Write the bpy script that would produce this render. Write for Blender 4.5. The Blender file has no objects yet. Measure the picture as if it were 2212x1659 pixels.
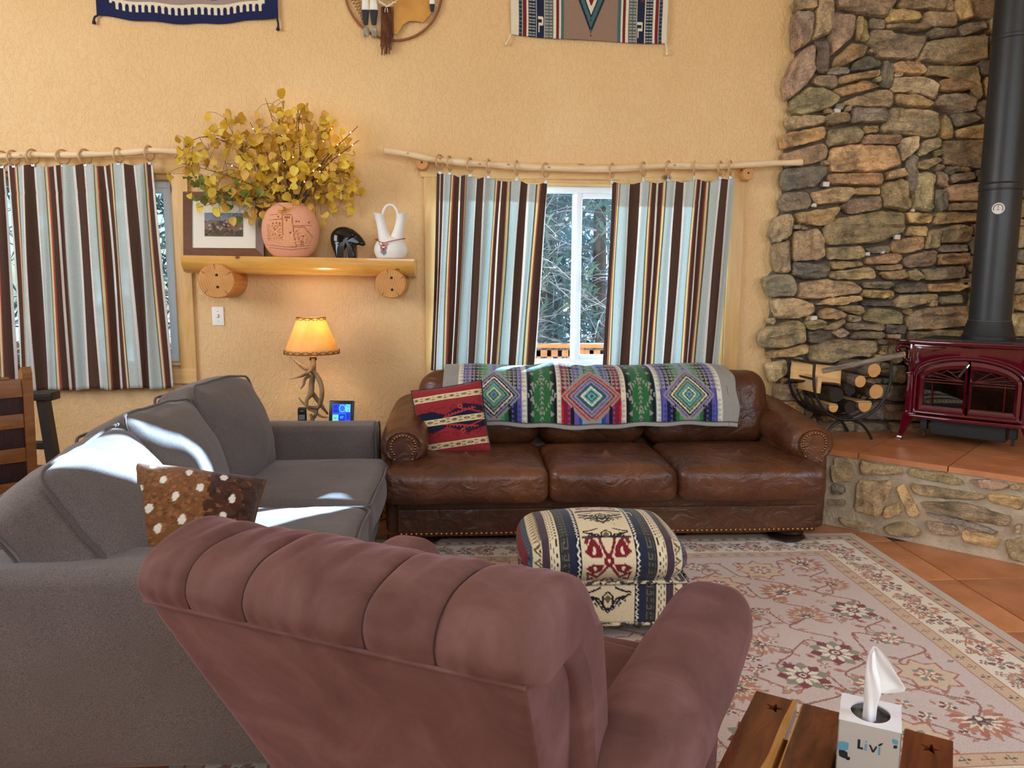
import bpy, bmesh, math, random
import numpy as np
from mathutils import Vector, Matrix, Euler, noise
random.seed(7); np.random.seed(7)
sc = bpy.context.scene
COL = sc.collection
R_ = math.radians

# ------------------------------------------------------------------ camera
FPX = 1662.0; CAM = np.array([0, 0, 1.41])
YAW, PITCH, ROLL = R_(-3.4), R_(7.5), R_(0.3)
_f = np.array([math.sin(-YAW)*math.cos(PITCH), math.cos(YAW)*math.cos(PITCH), -math.sin(PITCH)])
_r = np.array([math.cos(YAW), math.sin(YAW), 0.0]); _u = np.cross(_r, _f)
_c, _s = math.cos(ROLL), math.sin(ROLL)
CR, CU = _c*_r+_s*_u, -_s*_r+_c*_u
cd = bpy.data.cameras.new('camera'); cd.sensor_width = 36; cd.lens = FPX/2212*36; cd.clip_start = .05; cd.clip_end = 300
cam = bpy.data.objects.new('camera', cd); COL.objects.link(cam)
cam.matrix_world = Matrix([[CR[i], CU[i], -_f[i], CAM[i]] for i in range(3)] + [[0, 0, 0, 1]])
sc.camera = cam

def ray(px, py): return _f+CR*(px-1106)/FPX+CU*(829.5-py)/FPX
def at(px, py, Y):                      # point seen at a pixel, on the vertical plane y = Y
    d = ray(px, py); return CAM+d*(Y/d[1])
def onz(px, py, Z):                     # ... on the level plane z = Z
    d = ray(px, py); return CAM+d*((Z-CAM[2])/d[2])
def onplane(px, py, n, k):              # ... on the plane n . p = k
    d = ray(px, py); n = np.array(n); return CAM+d*((k-n@CAM)/(n@d))

# ------------------------------------------------------------------ world, sun, daylight, exposure
wd = bpy.data.worlds.new('world'); sc.world = wd; wd.use_nodes = True
nt = wd.node_tree; bg = nt.nodes['Background']
sky = nt.nodes.new('ShaderNodeTexSky'); sky.sky_type = 'NISHITA'; sky.sun_disc = False
sky.sun_elevation = R_(24); sky.sun_rotation = R_(45); sky.air_density = 1.2; sky.dust_density = .6
nt.links.new(sky.outputs[0], bg.inputs[0]); bg.inputs[1].default_value = .38
vs = sc.view_settings; vs.view_transform = 'Standard'; vs.look = 'None'; vs.gamma = 1; vs.use_curve_mapping = False
vs.exposure = -0.18

def light(name, typ, loc, energy, color, rot=None, size=None, size_y=None, direction=None):
    l = bpy.data.lights.new(name, typ); l.energy = energy; l.color = color
    if typ == 'AREA':
        l.shape = 'RECTANGLE'; l.size = size; l.size_y = size_y
    elif size is not None:
        if typ == 'SUN': l.angle = size
        else: l.shadow_soft_size = size
    o = bpy.data.objects.new(name, l); COL.objects.link(o); o.location = loc
    if direction is not None: o.rotation_euler = Vector(direction).to_track_quat('-Z', 'Y').to_euler()
    return o
SUN_DIR = Vector((-1.75, -2.2, -.76)).normalized()
light('sun', 'SUN', (4, 9, 5), 78.0, (1.0, .97, .93), size=R_(.6), direction=SUN_DIR)
# daylight entering by the tall windows behind the camera and high in the left and right walls
light('daylight_front_window', 'AREA', (0.6, -3.32, 3.05), 120, (.95, .96, 1.0), size=4.4, size_y=2.2, direction=(0, 1, -.22))
light('daylight_left_window', 'AREA', (-4.55, 1.6, 2.6), 165, (1.0, .97, .93), size=2.6, size_y=2.2, direction=(1, .25, -.1))
light('daylight_right_window', 'AREA', (3.72, .6, 2.2), 75, (.74, .87, 1.0), size=2.0, size_y=1.6, direction=(-1, .1, -.25))

# ------------------------------------------------------------------ helpers
def lin(c):
    c = np.array(c, float)/255
    return tuple(np.where(c <= .04045, c/12.92, ((c+.055)/1.055)**2.4))
def L4(c): return (*lin(c), 1)

def nodes(name):
    m = bpy.data.materials.new(name); m.use_nodes = True
    n = m.node_tree.nodes; l = m.node_tree.links
    return m, n, l, n['Principled BSDF']
def coords(n, l, stretch=(1, 1, 1), out='Object'):
    t = n.new('ShaderNodeTexCoord'); mp = n.new('ShaderNodeMapping'); mp.inputs['Scale'].default_value = stretch
    l.new(t.outputs[out], mp.inputs[0]); return mp.outputs[0]
def noise_n(n, l, co, scale, detail=4, rough=.55, dist=0):
    t = n.new('ShaderNodeTexNoise'); t.inputs['Scale'].default_value = scale; t.inputs['Detail'].default_value = detail
    t.inputs['Roughness'].default_value = rough; t.inputs['Distortion'].default_value = dist; l.new(co, t.inputs['Vector']); return t.outputs['Fac']
def ramp(n, l, fac, stops):
    r = n.new('ShaderNodeValToRGB'); e = r.color_ramp.elements
    e[0].position, e[0].color = stops[0]; e[1].position, e[1].color = stops[-1]
    for p, c in stops[1:-1]:
        q = e.new(p); q.color = c
    l.new(fac, r.inputs[0]); return r.outputs[0]
def mixc(n, l, fac, a, b, mode='MIX'):
    m = n.new('ShaderNodeMix'); m.data_type = 'RGBA'; m.blend_type = mode
    for sock, v in ((m.inputs[0], fac), (m.inputs[6], a), (m.inputs[7], b)):
        if hasattr(v, 'links'): l.new(v, sock)
        else: sock.default_value = v
    return m.outputs[2]
def bump(n, l, h, strength, dist, bs, prev=None):
    b = n.new('ShaderNodeBump'); b.inputs['Strength'].default_value = strength; b.inputs['Distance'].default_value = dist
    l.new(h, b.inputs['Height'])
    if prev is not None: l.new(prev, b.inputs['Normal'])
    l.new(b.outputs[0], bs.inputs['Normal']); return b.outputs[0]

def pm(name, col, rough=.6, var=None, vscale=6, bmp=0, bscale=80, bdist=.004, metal=0, spec=.5, coat=0, sheen=0,
       stretch=(1, 1, 1), bstretch=None, vlo=.35, vhi=.65, detail=4, emit=None, estr=0, dist=0):
    m, n, l, b = nodes(name)
    b.inputs['Roughness'].default_value = rough; b.inputs['Metallic'].default_value = metal
    b.inputs['Specular IOR Level'].default_value = spec; b.inputs['Coat Weight'].default_value = coat
    b.inputs['Sheen Weight'].default_value = sheen; b.inputs['Base Color'].default_value = L4(col)
    if sheen: b.inputs['Sheen Roughness'].default_value = .4
    if var is not None:
        f = noise_n(n, l, coords(n, l, stretch), vscale, detail, dist=dist)
        l.new(ramp(n, l, f, [(vlo, L4(col)), (vhi, L4(var))]), b.inputs['Base Color'])
    if bmp: bump(n, l, noise_n(n, l, coords(n, l, bstretch or stretch), bscale, 4), bmp, bdist, b)
    if emit: b.inputs['Emission Color'].default_value = L4(emit); b.inputs['Emission Strength'].default_value = estr
    return m
def vcm(name, rough=.95, bmp=.35, bscale=220, bdist=.003, sheen=.15, transl=0):     # woven cloth, the pattern in a colour attribute
    m, n, l, b = nodes(name)
    a = n.new('ShaderNodeAttribute'); a.attribute_name = 'Col'
    f = noise_n(n, l, coords(n, l), 160, 3)
    c = mixc(n, l, .35, a.outputs['Color'], ramp(n, l, f, [(.3, (.55, .55, .55, 1)), (.7, (1, 1, 1, 1))]), 'MULTIPLY')
    l.new(c, b.inputs['Base Color']); b.inputs['Roughness'].default_value = rough; b.inputs['Sheen Weight'].default_value = sheen
    b.inputs['Specular IOR Level'].default_value = .2
    if bmp: bump(n, l, noise_n(n, l, coords(n, l), bscale, 3), bmp, bdist, b)
    if transl:
        t = n.new('ShaderNodeBsdfTranslucent'); l.new(c, t.inputs[0]); mx = n.new('ShaderNodeMixShader'); mx.inputs[0].default_value = transl
        l.new(b.outputs[0], mx.inputs[1]); l.new(t.outputs[0], mx.inputs[2]); l.new(mx.outputs[0], n['Material Output'].inputs[0])
    return m
def wood(name, c1, c2, knots=None, stretch=(14, 1, 14), rough=.45, scale=1.6, kscale=5, coat=0, bmp=.15, kstretch=None, dist=2.2):
    m, n, l, b = nodes(name)
    co = coords(n, l, stretch)
    f = noise_n(n, l, co, scale, 6, .6, dist)
    c = ramp(n, l, f, [(.3, L4(c1)), (.7, L4(c2))])
    if knots:
        v = n.new('ShaderNodeTexVoronoi'); v.inputs['Scale'].default_value = kscale; l.new(coords(n, l, kstretch or tuple(1+(s-1)*.1 for s in stretch)), v.inputs['Vector'])
        c = mixc(n, l, ramp(n, l, v.outputs['Distance'], [(.05, (1, 1, 1, 1)), (.13, (0, 0, 0, 1))]), c, L4(knots))
    l.new(c, b.inputs['Base Color']); b.inputs['Roughness'].default_value = rough; b.inputs['Coat Weight'].default_value = coat
    if bmp: bump(n, l, f, bmp, .003, b)
    return m
def objcol(name, rough=.8, kind='stone'):              # base colour from the object's own colour
    m, n, l, b = nodes(name)
    oi = n.new('ShaderNodeObjectInfo'); co = coords(n, l); b.inputs['Roughness'].default_value = rough
    if kind == 'stone':
        f1 = noise_n(n, l, co, 9, 6, .62); f2 = noise_n(n, l, co, 34, 5, .65, .8)
        c = mixc(n, l, .85, oi.outputs['Color'], ramp(n, l, f1, [(.33, (1.15, 1.15, 1.15, 1)), (.5, (2.35, 2.3, 2.2, 1)), (.68, (3.3, 3.1, 2.7, 1))]), 'MULTIPLY')
        c = mixc(n, l, .7, c, ramp(n, l, f2, [(.3, (.55, .53, .52, 1)), (.5, (1.1, 1.1, 1.1, 1)), (.7, (1.4, 1.35, 1.25, 1))]), 'MULTIPLY')
        f3 = noise_n(n, l, coords(n, l, (1, 1, 2.4)), 11, 5, .6, 2.2)                  # dark lines along the bedding: crevice shade painted into the colour
        c = mixc(n, l, .6, c, ramp(n, l, f3, [(.465, (1, 1, 1, 1)), (.49, (.34, .31, .29, 1)), (.515, (1.05, 1.03, 1, 1))]), 'MULTIPLY')
        l.new(c, b.inputs['Base Color'])
        p = bump(n, l, f3, 1.0, .07, b)
        p = bump(n, l, noise_n(n, l, coords(n, l, (1, 1, 2.6)), 24, 7, .7, 1.2), 1.0, .035, b, p)
        bump(n, l, f2, .7, .01, b, p)
    elif kind == 'leaf':
        f = noise_n(n, l, co, 60, 2)
        c = mixc(n, l, .5, oi.outputs['Color'], ramp(n, l, f, [(.3, (.7, .6, .4, 1)), (.7, (1, 1, 1, 1))]), 'MULTIPLY')
        l.new(c, b.inputs['Base Color'])
        t = n.new('ShaderNodeBsdfTranslucent'); l.new(c, t.inputs[0]); mx = n.new('ShaderNodeMixShader'); mx.inputs[0].default_value = .3
        l.new(b.outputs[0], mx.inputs[1]); l.new(t.outputs[0], mx.inputs[2]); l.new(mx.outputs[0], n['Material Output'].inputs[0])
    elif kind == 'tile':
        f1 = noise_n(n, l, co, 5, 5, .6); f2 = noise_n(n, l, co, 45, 4)
        c = mixc(n, l, .8, oi.outputs['Color'], ramp(n, l, f1, [(.3, (.62, .55, .5, 1)), (.7, (1.1, 1.1, 1.1, 1))]), 'MULTIPLY')
        l.new(c, b.inputs['Base Color']); bump(n, l, f2, .12, .003, b)
    elif kind == 'bark':
        f1 = noise_n(n, l, coords(n, l, (6, 1, 6)), 12, 5, .6)
        c = mixc(n, l, .8, oi.outputs['Color'], ramp(n, l, f1, [(.35, (.3, .27, .25, 1)), (.65, (1.1, 1.05, 1, 1))]), 'MULTIPLY')
        l.new(c, b.inputs['Base Color']); bump(n, l, f1, .6, .01, b)
    return m

MATS = {}
XF = {}
def ob(name, V, F, mat, parent=None, smooth=True, cols=None, world=False, sharp=35, color=None, solid=0):
    V = np.asarray(V, float).reshape(-1, 3)
    if world and parent is not None:
        M = np.array(XF[parent.name].inverted()); V = V@M[:3, :3].T+M[:3, 3]
    me = bpy.data.meshes.new(name)
    me.from_pydata(V.tolist() if len(V) < 200000 else list(map(tuple, V)), [], F if isinstance(F, list) else F.tolist())
    if smooth:
        me.polygons.foreach_set('use_smooth', np.ones(len(me.polygons), bool))
        if sharp: me.set_sharp_from_angle(angle=R_(sharp))
    if cols is not None:
        a = me.color_attributes.new('Col', 'FLOAT_COLOR', 'POINT')
        c = np.ones((len(V), 4)); c[:, :3] = cols; a.data.foreach_set('color', c.ravel())
    me.materials.append(mat); me.update()
    o = bpy.data.objects.new(name, me); COL.objects.link(o)
    if parent is not None: o.parent = parent
    if color is not None: o.color = (*lin(color), 1)
    if solid:
        s = o.modifiers.new('thickness', 'SOLIDIFY'); s.thickness = solid; s.offset = 0
    return o
def tag(o, label, cat, group=None, kind=None):
    if label: o['label'] = label
    if cat: o['category'] = cat
    if group: o['group'] = group
    if kind: o['kind'] = kind
    return o
def thing(name, label, cat, loc=(0, 0, 0), rz=0, group=None, kind=None):
    o = bpy.data.objects.new(name, None); COL.objects.link(o); o.empty_display_size = .05
    o.location = tuple(map(float, loc)); o.rotation_euler = (0, 0, rz)
    XF[o.name] = Matrix.Translation(Vector(tuple(map(float, loc)))) @ Matrix.Rotation(rz, 4, 'Z')
    return tag(o, label, cat, group, kind)
def struct(o): o['kind'] = 'structure'; return o

class MB:
    def __init__(s): s.V = []; s.F = []; s.n = 0
    def add(s, V, F, M=None):
        V = np.asarray(V, float).reshape(-1, 3)
        if M is not None:
            M = np.array(M); V = V@M[:3, :3].T+M[:3, 3]
        s.V.append(V); s.F += [[i+s.n for i in f] for f in F]; s.n += len(V); return s
    def box(s, lo, hi, bev=0):
        lo, hi = np.minimum(lo, hi), np.maximum(lo, hi)
        V, F = rbox(hi-lo, bev, (1, 1, 1), 2) if bev else cube(hi-lo)
        return s.add(V+(np.array(lo)+hi)/2, F)
    def tube(s, path, r, n=8, closed=False): return s.add(*tube(path, r, n, closed))
    def out(s, name, mat, parent=None, **k): return ob(name, np.concatenate(s.V), s.F, mat, parent, **k)
def cube(d):
    x, y, z = np.array(d)/2
    V = np.array([[a, b, c] for a in (-x, x) for b in (-y, y) for c in (-z, z)])
    return V, [[0, 1, 3, 2], [4, 6, 7, 5], [0, 4, 5, 1], [2, 3, 7, 6], [0, 2, 6, 4], [1, 5, 7, 3]]
def rbox(d, r, n=(4, 4, 4), seg=3):
    h = np.array(d, float)/2; r = min(r, h.min()*.999); ax = []
    for i in range(3):
        t = r*np.tan(np.linspace(0, math.pi/4, seg+1))[1:]
        mid = np.linspace(-(h[i]-r), h[i]-r, n[i]+1) if h[i]-r > 1e-5 else np.array([0.])
        ax.append(np.concatenate([-(h[i]-r)-t[::-1], mid, (h[i]-r)+t]))
    V = []; F = []; k = 0
    for a in range(3):
        b, c = (a+1) % 3, (a+2) % 3
        for sg in (-1, 1):
            u, w = np.meshgrid(ax[b], ax[c], indexing='ij'); q = np.zeros(u.shape+(3,)); q[..., a] = sg*h[a]; q[..., b] = u; q[..., c] = w
            p = np.clip(q, -(h-r), h-r); v = q-p; L = np.linalg.norm(v, axis=-1, keepdims=True)
            q = np.where(L > 0, p+v/np.maximum(L, 1e-12)*r, q); I = np.arange(u.size).reshape(u.shape)+k; k += u.size
            f = np.stack([I[:-1, :-1], I[1:, :-1], I[1:, 1:], I[:-1, 1:]], -1).reshape(-1, 4)
            V.append(q.reshape(-1, 3)); F.append(f if sg > 0 else f[:, ::-1])
    V = np.concatenate(V); F = np.concatenate(F)
    _, first, inv = np.unique(np.round(V, 6)+0., axis=0, return_index=True, return_inverse=True)
    return V[first], inv.ravel()[F].tolist()
def puff(V, d, bx=0, by=0, bz=0, wr=0, ws=6, seed=0):      # inflate a rounded box, with soft wrinkles
    h = np.array(d)/2; U = np.clip(V/h, -1, 1); u, v, w = U.T; P = V.copy()
    P[:, 0] += bx*u*(1-v**2)*(1-w**2); P[:, 1] += by*v*(1-u**2)*(1-w**2); P[:, 2] += bz*w*(1-u**2)*(1-v**2)
    if wr:
        for i, p in enumerate(V):
            P[i] += np.array(noise.noise_vector(Vector(p*ws+seed*7.3)))*wr+np.array(noise.noise_vector(Vector(p*ws*3+seed)))*wr*.35
    return P
def tube(path, r, n=8, closed=False):
    P = np.array(path, float); m = len(P); rr = np.full(m, r) if np.isscalar(r) else np.array(r, float)
    T = np.gradient(P, axis=0) if not closed else np.roll(P, -1, 0)-np.roll(P, 1, 0)
    T /= np.linalg.norm(T, axis=1)[:, None]+1e-12
    a = np.array([0, 0, 1.]) if abs(T[0][2]) < .9 else np.array([1., 0, 0])
    N = np.cross(T[0], a); N /= np.linalg.norm(N); V = []
    for i in range(m):
        N = N-T[i]*(N@T[i]); N /= np.linalg.norm(N); B = np.cross(T[i], N)
        for k in range(n):
            t = 2*math.pi*k/n; V.append(P[i]+rr[i]*(math.cos(t)*N+math.sin(t)*B))
    F = [[i*n+k, i*n+(k+1) % n, ((i+1) % m)*n+(k+1) % n, ((i+1) % m)*n+k] for i in range(m if closed else m-1) for k in range(n)]
    if not closed: F += [list(range(n))[::-1], [(m-1)*n+k for k in range(n)]]
    return np.array(V), F
def smooth_path(pts, k=4):                                 # Catmull-Rom through the points
    P = np.array(pts, float); Q = np.vstack([2*P[0]-P[1], P, 2*P[-1]-P[-2]]); o = []
    for i in range(1, len(Q)-2):
        for t in np.linspace(0, 1, k, endpoint=False):
            a, b, c, d = Q[i-1:i+3]
            o.append(.5*(2*b+(c-a)*t+(2*a-5*b+4*c-d)*t*t+(3*b-a-3*c+d)*t**3))
    return np.array(o+[P[-1]])
def lathe(prof, n=32, sx=1, sy=1):
    V = [[r*math.cos(2*math.pi*k/n)*sx, r*math.sin(2*math.pi*k/n)*sy, z] for r, z in prof for k in range(n)]; m = len(prof)
    F = [[i*n+k, i*n+(k+1) % n, (i+1)*n+(k+1) % n, (i+1)*n+k] for i in range(m-1) for k in range(n)]
    F += [list(range(n))[::-1], [(m-1)*n+k for k in range(n)]]
    return np.array(V), F
def prism(poly, d0, d1, fn=lambda a, b, d: (a, d, b)):
    n = len(poly); V = [fn(a, b, d0) for a, b in poly]+[fn(a, b, d1) for a, b in poly]
    F = [list(range(n)), [2*n-1-i for i in range(n)]]+[[i, n+i, n+(i+1) % n, (i+1) % n] for i in range(n)]
    return np.array(V), F
def grid(P, wrap=False):
    n, m = P.shape[:2]; I = np.arange(n*m).reshape(n, m)
    if wrap: I = np.concatenate([I, I[:, :1]], 1)
    F = np.stack([I[:-1, :-1], I[1:, :-1], I[1:, 1:], I[:-1, 1:]], -1).reshape(-1, 4)
    return P.reshape(-1, 3), F.tolist()
def rotm(rx=0, ry=0, rz=0, loc=(0, 0, 0)): return Matrix.Translation(Vector(tuple(map(float, loc)))) @ Euler((rx, ry, rz)).to_matrix().to_4x4()
def text_mesh(s, size, ext=.001):
    cu = bpy.data.curves.new('t', 'FONT'); cu.body = s; cu.size = size; cu.extrude = ext; cu.align_x = 'CENTER'; cu.align_y = 'CENTER'
    o = bpy.data.objects.new('t', cu); COL.objects.link(o); dg = bpy.context.evaluated_depsgraph_get(); dg.update()
    me = o.evaluated_get(dg).to_mesh(); V = np.array([v.co[:] for v in me.vertices]); F = [list(p.vertices) for p in me.polygons]
    bpy.data.objects.remove(o); return V, F
# ------------------------------------------------------------------ materials of the room
W = 4.92; XL, XR, YB, ZC = -4.7, 3.8, -3.5, 4.6
def wall_mat(name, col, var):
    m, n, l, b = nodes(name); co = coords(n, l)
    l.new(ramp(n, l, noise_n(n, l, co, 1.3, 4), [(.35, L4(col)), (.65, L4(var))]), b.inputs['Base Color']); b.inputs['Roughness'].default_value = .55
    b.inputs['Specular IOR Level'].default_value = .35
    f = noise_n(n, l, coords(n, l, (1, 1, .6)), 34, 3, .5, 1.4)
    bump(n, l, ramp(n, l, f, [(.47, (0, 0, 0, 1)), (.56, (1, 1, 1, 1))]), .5, .004, b); return m
M_wall = wall_mat('golden_plaster', (226, 188, 136), (220, 180, 126))
M_ceil = pm('ceiling_white', (235, 226, 208), .7)
M_grout = pm('grout', (120, 78, 55), .9, (90, 60, 45), 20)
M_tile = objcol('terracotta', .38, 'tile')
M_stone = objcol('fieldstone', .75, 'stone')
M_mortar = pm('mortar_dark', (112, 98, 84), .95, (80, 70, 60), 12, .8, 70, .01)
M_mortar2 = pm('mortar_light', (204, 188, 162), .95, (172, 156, 132), 9, .9, 60, .01)
M_pine = wood('pine', (226, 186, 124), (208, 160, 96), (110, 62, 30), stretch=(9, 9, 1.0), kscale=3.2, rough=.4, kstretch=(1.5, 1.5, 1.0))
M_pineh = wood('pine_level', (226, 186, 124), (208, 160, 96), (110, 62, 30), stretch=(1.0, 9, 9), kscale=3.2, rough=.4, kstretch=(1.0, 1.5, 1.5))
M_vinyl = pm('white_vinyl', (232, 236, 240), .35)
def glass_mat(name, tint=(1, 1, 1), refl=.07):
    m, n, l, b = nodes(name); n.remove(b)
    t = n.new('ShaderNodeBsdfTransparent'); t.inputs[0].default_value = (*tint, 1); g = n.new('ShaderNodeBsdfGlossy'); g.inputs['Roughness'].default_value = .02
    mx = n.new('ShaderNodeMixShader'); mx.inputs[0].default_value = refl
    l.new(t.outputs[0], mx.inputs[1]); l.new(g.outputs[0], mx.inputs[2]); l.new(mx.outputs[0], n['Material Output'].inputs[0]); return m
M_glass = glass_mat('window_glass', (.66, .83, 1.0), .008)

# ------------------------------------------------------------------ shell
WX = [(-3.62, -1.785), (-.165, 1.672)]; WZ = [(.885, 2.035), (.85, 2.035)]          # the two window openings of the back wall
def wall_holes(name, a0, a1, z1, holes, fn, zh=None):
    b = MB(); xs = sorted([a0, a1]+[v for h in holes for v in h[:2]])
    for i in range(len(xs)-1):
        u0, u1 = xs[i], xs[i+1]; h = [q for q in holes if q[0] <= u0+1e-6 and q[1] >= u1-1e-6]
        if h: spans = [(0, h[0][2]), (h[0][3], z1)]
        else: spans = [(0, z1)]
        for z0_, z1_ in spans:
            p, q = fn(u0, z0_, 0), fn(u1, z1_, .16); b.box(np.array(p), np.array(q))
    return struct(b.out(name, M_wall, smooth=False))
wall_holes('wall_back', XL, XR+.2, ZC, [(*w, *z) for w, z in zip(WX, WZ)], lambda u, z, d: (u, W+d, z))
wall_holes('wall_front', XL, XR, ZC, [(-1.7, 2.9, 1.9, 4.25)], lambda u, z, d: (u, YB-d, z))
wall_holes('wall_left', YB, W, ZC, [(.2, 3.0, 1.4, 3.75)], lambda u, z, d: (XL-d, u, z))
wall_holes('wall_right', YB, W, ZC, [(-.5, 1.7, 1.3, 3.1)], lambda u, z, d: (XR+d, u, z))
struct(MB().box((XL-.16, YB-.16, ZC), (XR+.2, W+.16, ZC+.1)).out('ceiling', M_ceil, smooth=False))
fl_ = struct(MB().box((XL-.16, YB-.16, -.12), (XR+.2, W+.16, -.006)).out('floor', M_grout, smooth=False))

def casing(n, a0, a1, z0, z1, frame, parts=True):
    """window n: vinyl frame, mullion, sashes and panes in the opening, pine boards around it (back wall)"""
    t = thing('window_%d' % n, None, None, (0, 0, 0), kind='structure')
    cw = .095
    for nm, lo, hi, m in (('casing_board', (a0-cw, W-.022, z0-.02), (a0+.002, W, z1+.02), M_pine), ('casing_board', (a1-.002, W-.022, z0-.02), (a1+cw, W, z1+.02), M_pine),
                          ('casing_board', (a0-cw-.02, W-.026, z1+.018), (a1+cw+.02, W, z1+.018+cw), M_pineh), ('casing_board', (a0-cw, W-.024, z0-.02-cw), (a1+cw, W, z0-.018), M_pineh),
                          ('jamb_board', (a0, W-.005, z0), (a0+.015, W+.16, z1), M_pine), ('jamb_board', (a1-.015, W-.005, z0), (a1, W+.16, z1), M_pine),
                          ('jamb_board', (a0, W-.005, z1-.015), (a1, W+.16, z1), M_pineh), ('sill_board', (a0, W-.03, z0), (a1, W+.16, z0+.018), M_pineh)):
        MB().box(lo, hi, .004).out(nm, m, t)
    a0 += .015; a1 -= .015; z0 += .018; z1 -= .015; y0, y1 = W+.06, W+.13; mx = (a0+a1)/2-.05; s = .042
    b = MB()
    b.box((a0, y0, z0), (a0+s, y1, z1), .004).box((a1-s, y0, z0), (a1, y1, z1), .004).box((a0+s, y0+.002, z1-s), (a1-s, y1-.002, z1), .004).box((a0+s, y0+.002, z0), (a1-s, y1-.002, z0+s*1.1), .004)
    b.box((mx-.022, y0+.04, z0+s*1.1), (mx+.008, y1-.004, z1-s), .004); b.out('frame', M_vinyl, t)
    b = MB(); q0, q1 = mx, a1-s                                       # the sliding sash in front
    b.box((q0, y0+.005, z0+s*1.1), (q0+.036, y0+.035, z1-s), .004).box((q1-.03, y0+.005, z0+s*1.1), (q1, y0+.035, z1-s), .004)
    b.box((q0+.036, y0+.007, z1-s-.032), (q1-.03, y0+.033, z1-s), .004).box((q0+.036, y0+.007, z0+s*1.1), (q1-.03, y0+.033, z0+s+.036), .004); sa = b.out('sash', M_vinyl, t)
    MB().box((q0-.004, y0-.012, (z0+z1)/2-.09), (q0+.018, y0+.006, (z0+z1)/2+.03), .004).out('latch', M_vinyl, sa)
    MB().box((q0+.04, y0+.018, z0+s+.03), (q1-.02, y0+.022, z1-s-.03)).out('pane', M_glass, t, smooth=False)
    MB().box((a0+s-.005, y1-.03, z0+s-.005), (mx-.025, y1-.026, z1-s+.005)).out('pane', M_glass, t, smooth=False)
    return t
casing(1, *WX[0], *WZ[0], None); casing(2, *WX[1], *WZ[1], None)
def plain_window(n, c0, c1, fn, nm):                                  # the windows behind the camera that let the daylight in
    t = thing('window_%d' % n, None, None, (0, 0, 0), kind='structure'); (u0, z0), (u1, z1) = c0, c1; b = MB(); s = .06
    for a, bb in (((u0, z0), (u0+s, z1)), ((u1-s, z0), (u1, z1)), ((u0, z0), (u1, z0+s)), ((u0, z1-s), (u1, z1)), (((u0+u1)/2-.03, z0), ((u0+u1)/2+.03, z1))):
        b.box(np.array(fn(*a, .05)), np.array(fn(*bb, .12)))
    b.out('frame', M_pine, t, smooth=False)
    b = MB().box(np.array(fn(u0+s, z0+s, .08)), np.array(fn(u1-s, z1-s, .086))); b.out('pane', M_glass, t, smooth=False)
plain_window(3, (-1.7, 1.9), (2.9, 4.25), lambda u, z, d: (u, YB-d, z), 'front')
plain_window(4, (.2, 1.4), (3.0, 3.75), lambda u, z, d: (XL-d, u, z), 'left')
plain_window(5, (-.5, 1.3), (1.7, 3.1), lambda u, z, d: (XR+d, u, z), 'right')

# floor tiles (proud of the grout), left out where the rug hides them
TC = [(206, 138, 92), (198, 130, 86), (212, 144, 96), (194, 128, 88)]
def tile_mesh(w, d):
    V, F = rbox((w-.008, d-.008, .012), .004, (1, 1, 1), 2); return V, F
_tm = {}
def tile(cx, cy, w, d, parent, z=0, col=None, rz=0):
    k = (round(w, 3), round(d, 3))
    if k not in _tm:
        o = ob('tile', *tile_mesh(w, d), M_tile, parent); _tm[k] = o.data
    else:
        o = bpy.data.objects.new('tile', _tm[k]); COL.objects.link(o); o.parent = parent
    o.location = (cx, cy, z-.006); o.rotation_euler = (0, 0, rz); o.color = (*lin(col or random.choice(TC)), 1)
y = 3.43-.56*5
for j in range(9):
    for i in range(-2, 4):
        cx, cy = 2.36+.56*(i+.5)+(.0 if j % 2 else .0), 3.43-.56*5+.56*(j+.5)
        if cx+cy > 6.9 or cy > 4.9 or cx > 3.75 or (cx+.28 < 2.15 and 2.1 < cy < 4.0): continue
        tile(cx, cy, .56, .56, fl_)
for j in range(14):
    for i in range(-3, 7):
        cx, cy = -.44+.325*(i+.5)-(.1 if j % 2 else 0), 4.87-.325*(j+.5)
        if cx > 1.1 or (-.6 < cx and cy < 4.0 and cy > 1.95): continue
        tile(cx, cy, .325, .325, fl_)
bb = MB()
bt = thing('baseboard_back', None, None, (0, 0, 0), kind='structure')
for i in range(26):
    x0 = -4.6+.325*i
    if x0 > 1.9: break
    ob('tile', *[(V+np.array([x0+.16, W-.008, .058]), F) for V, F in [rbox((.318, .014, .115), .003, (1, 1, 1), 1)]][0], M_tile, bt, color=random.choice(TC))
struct(MB().box((XL, W-.006, .114), (2.0, W, .122)).out('trim_1', pm('ivory_strip', (226, 200, 150), .5), smooth=False))

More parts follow.
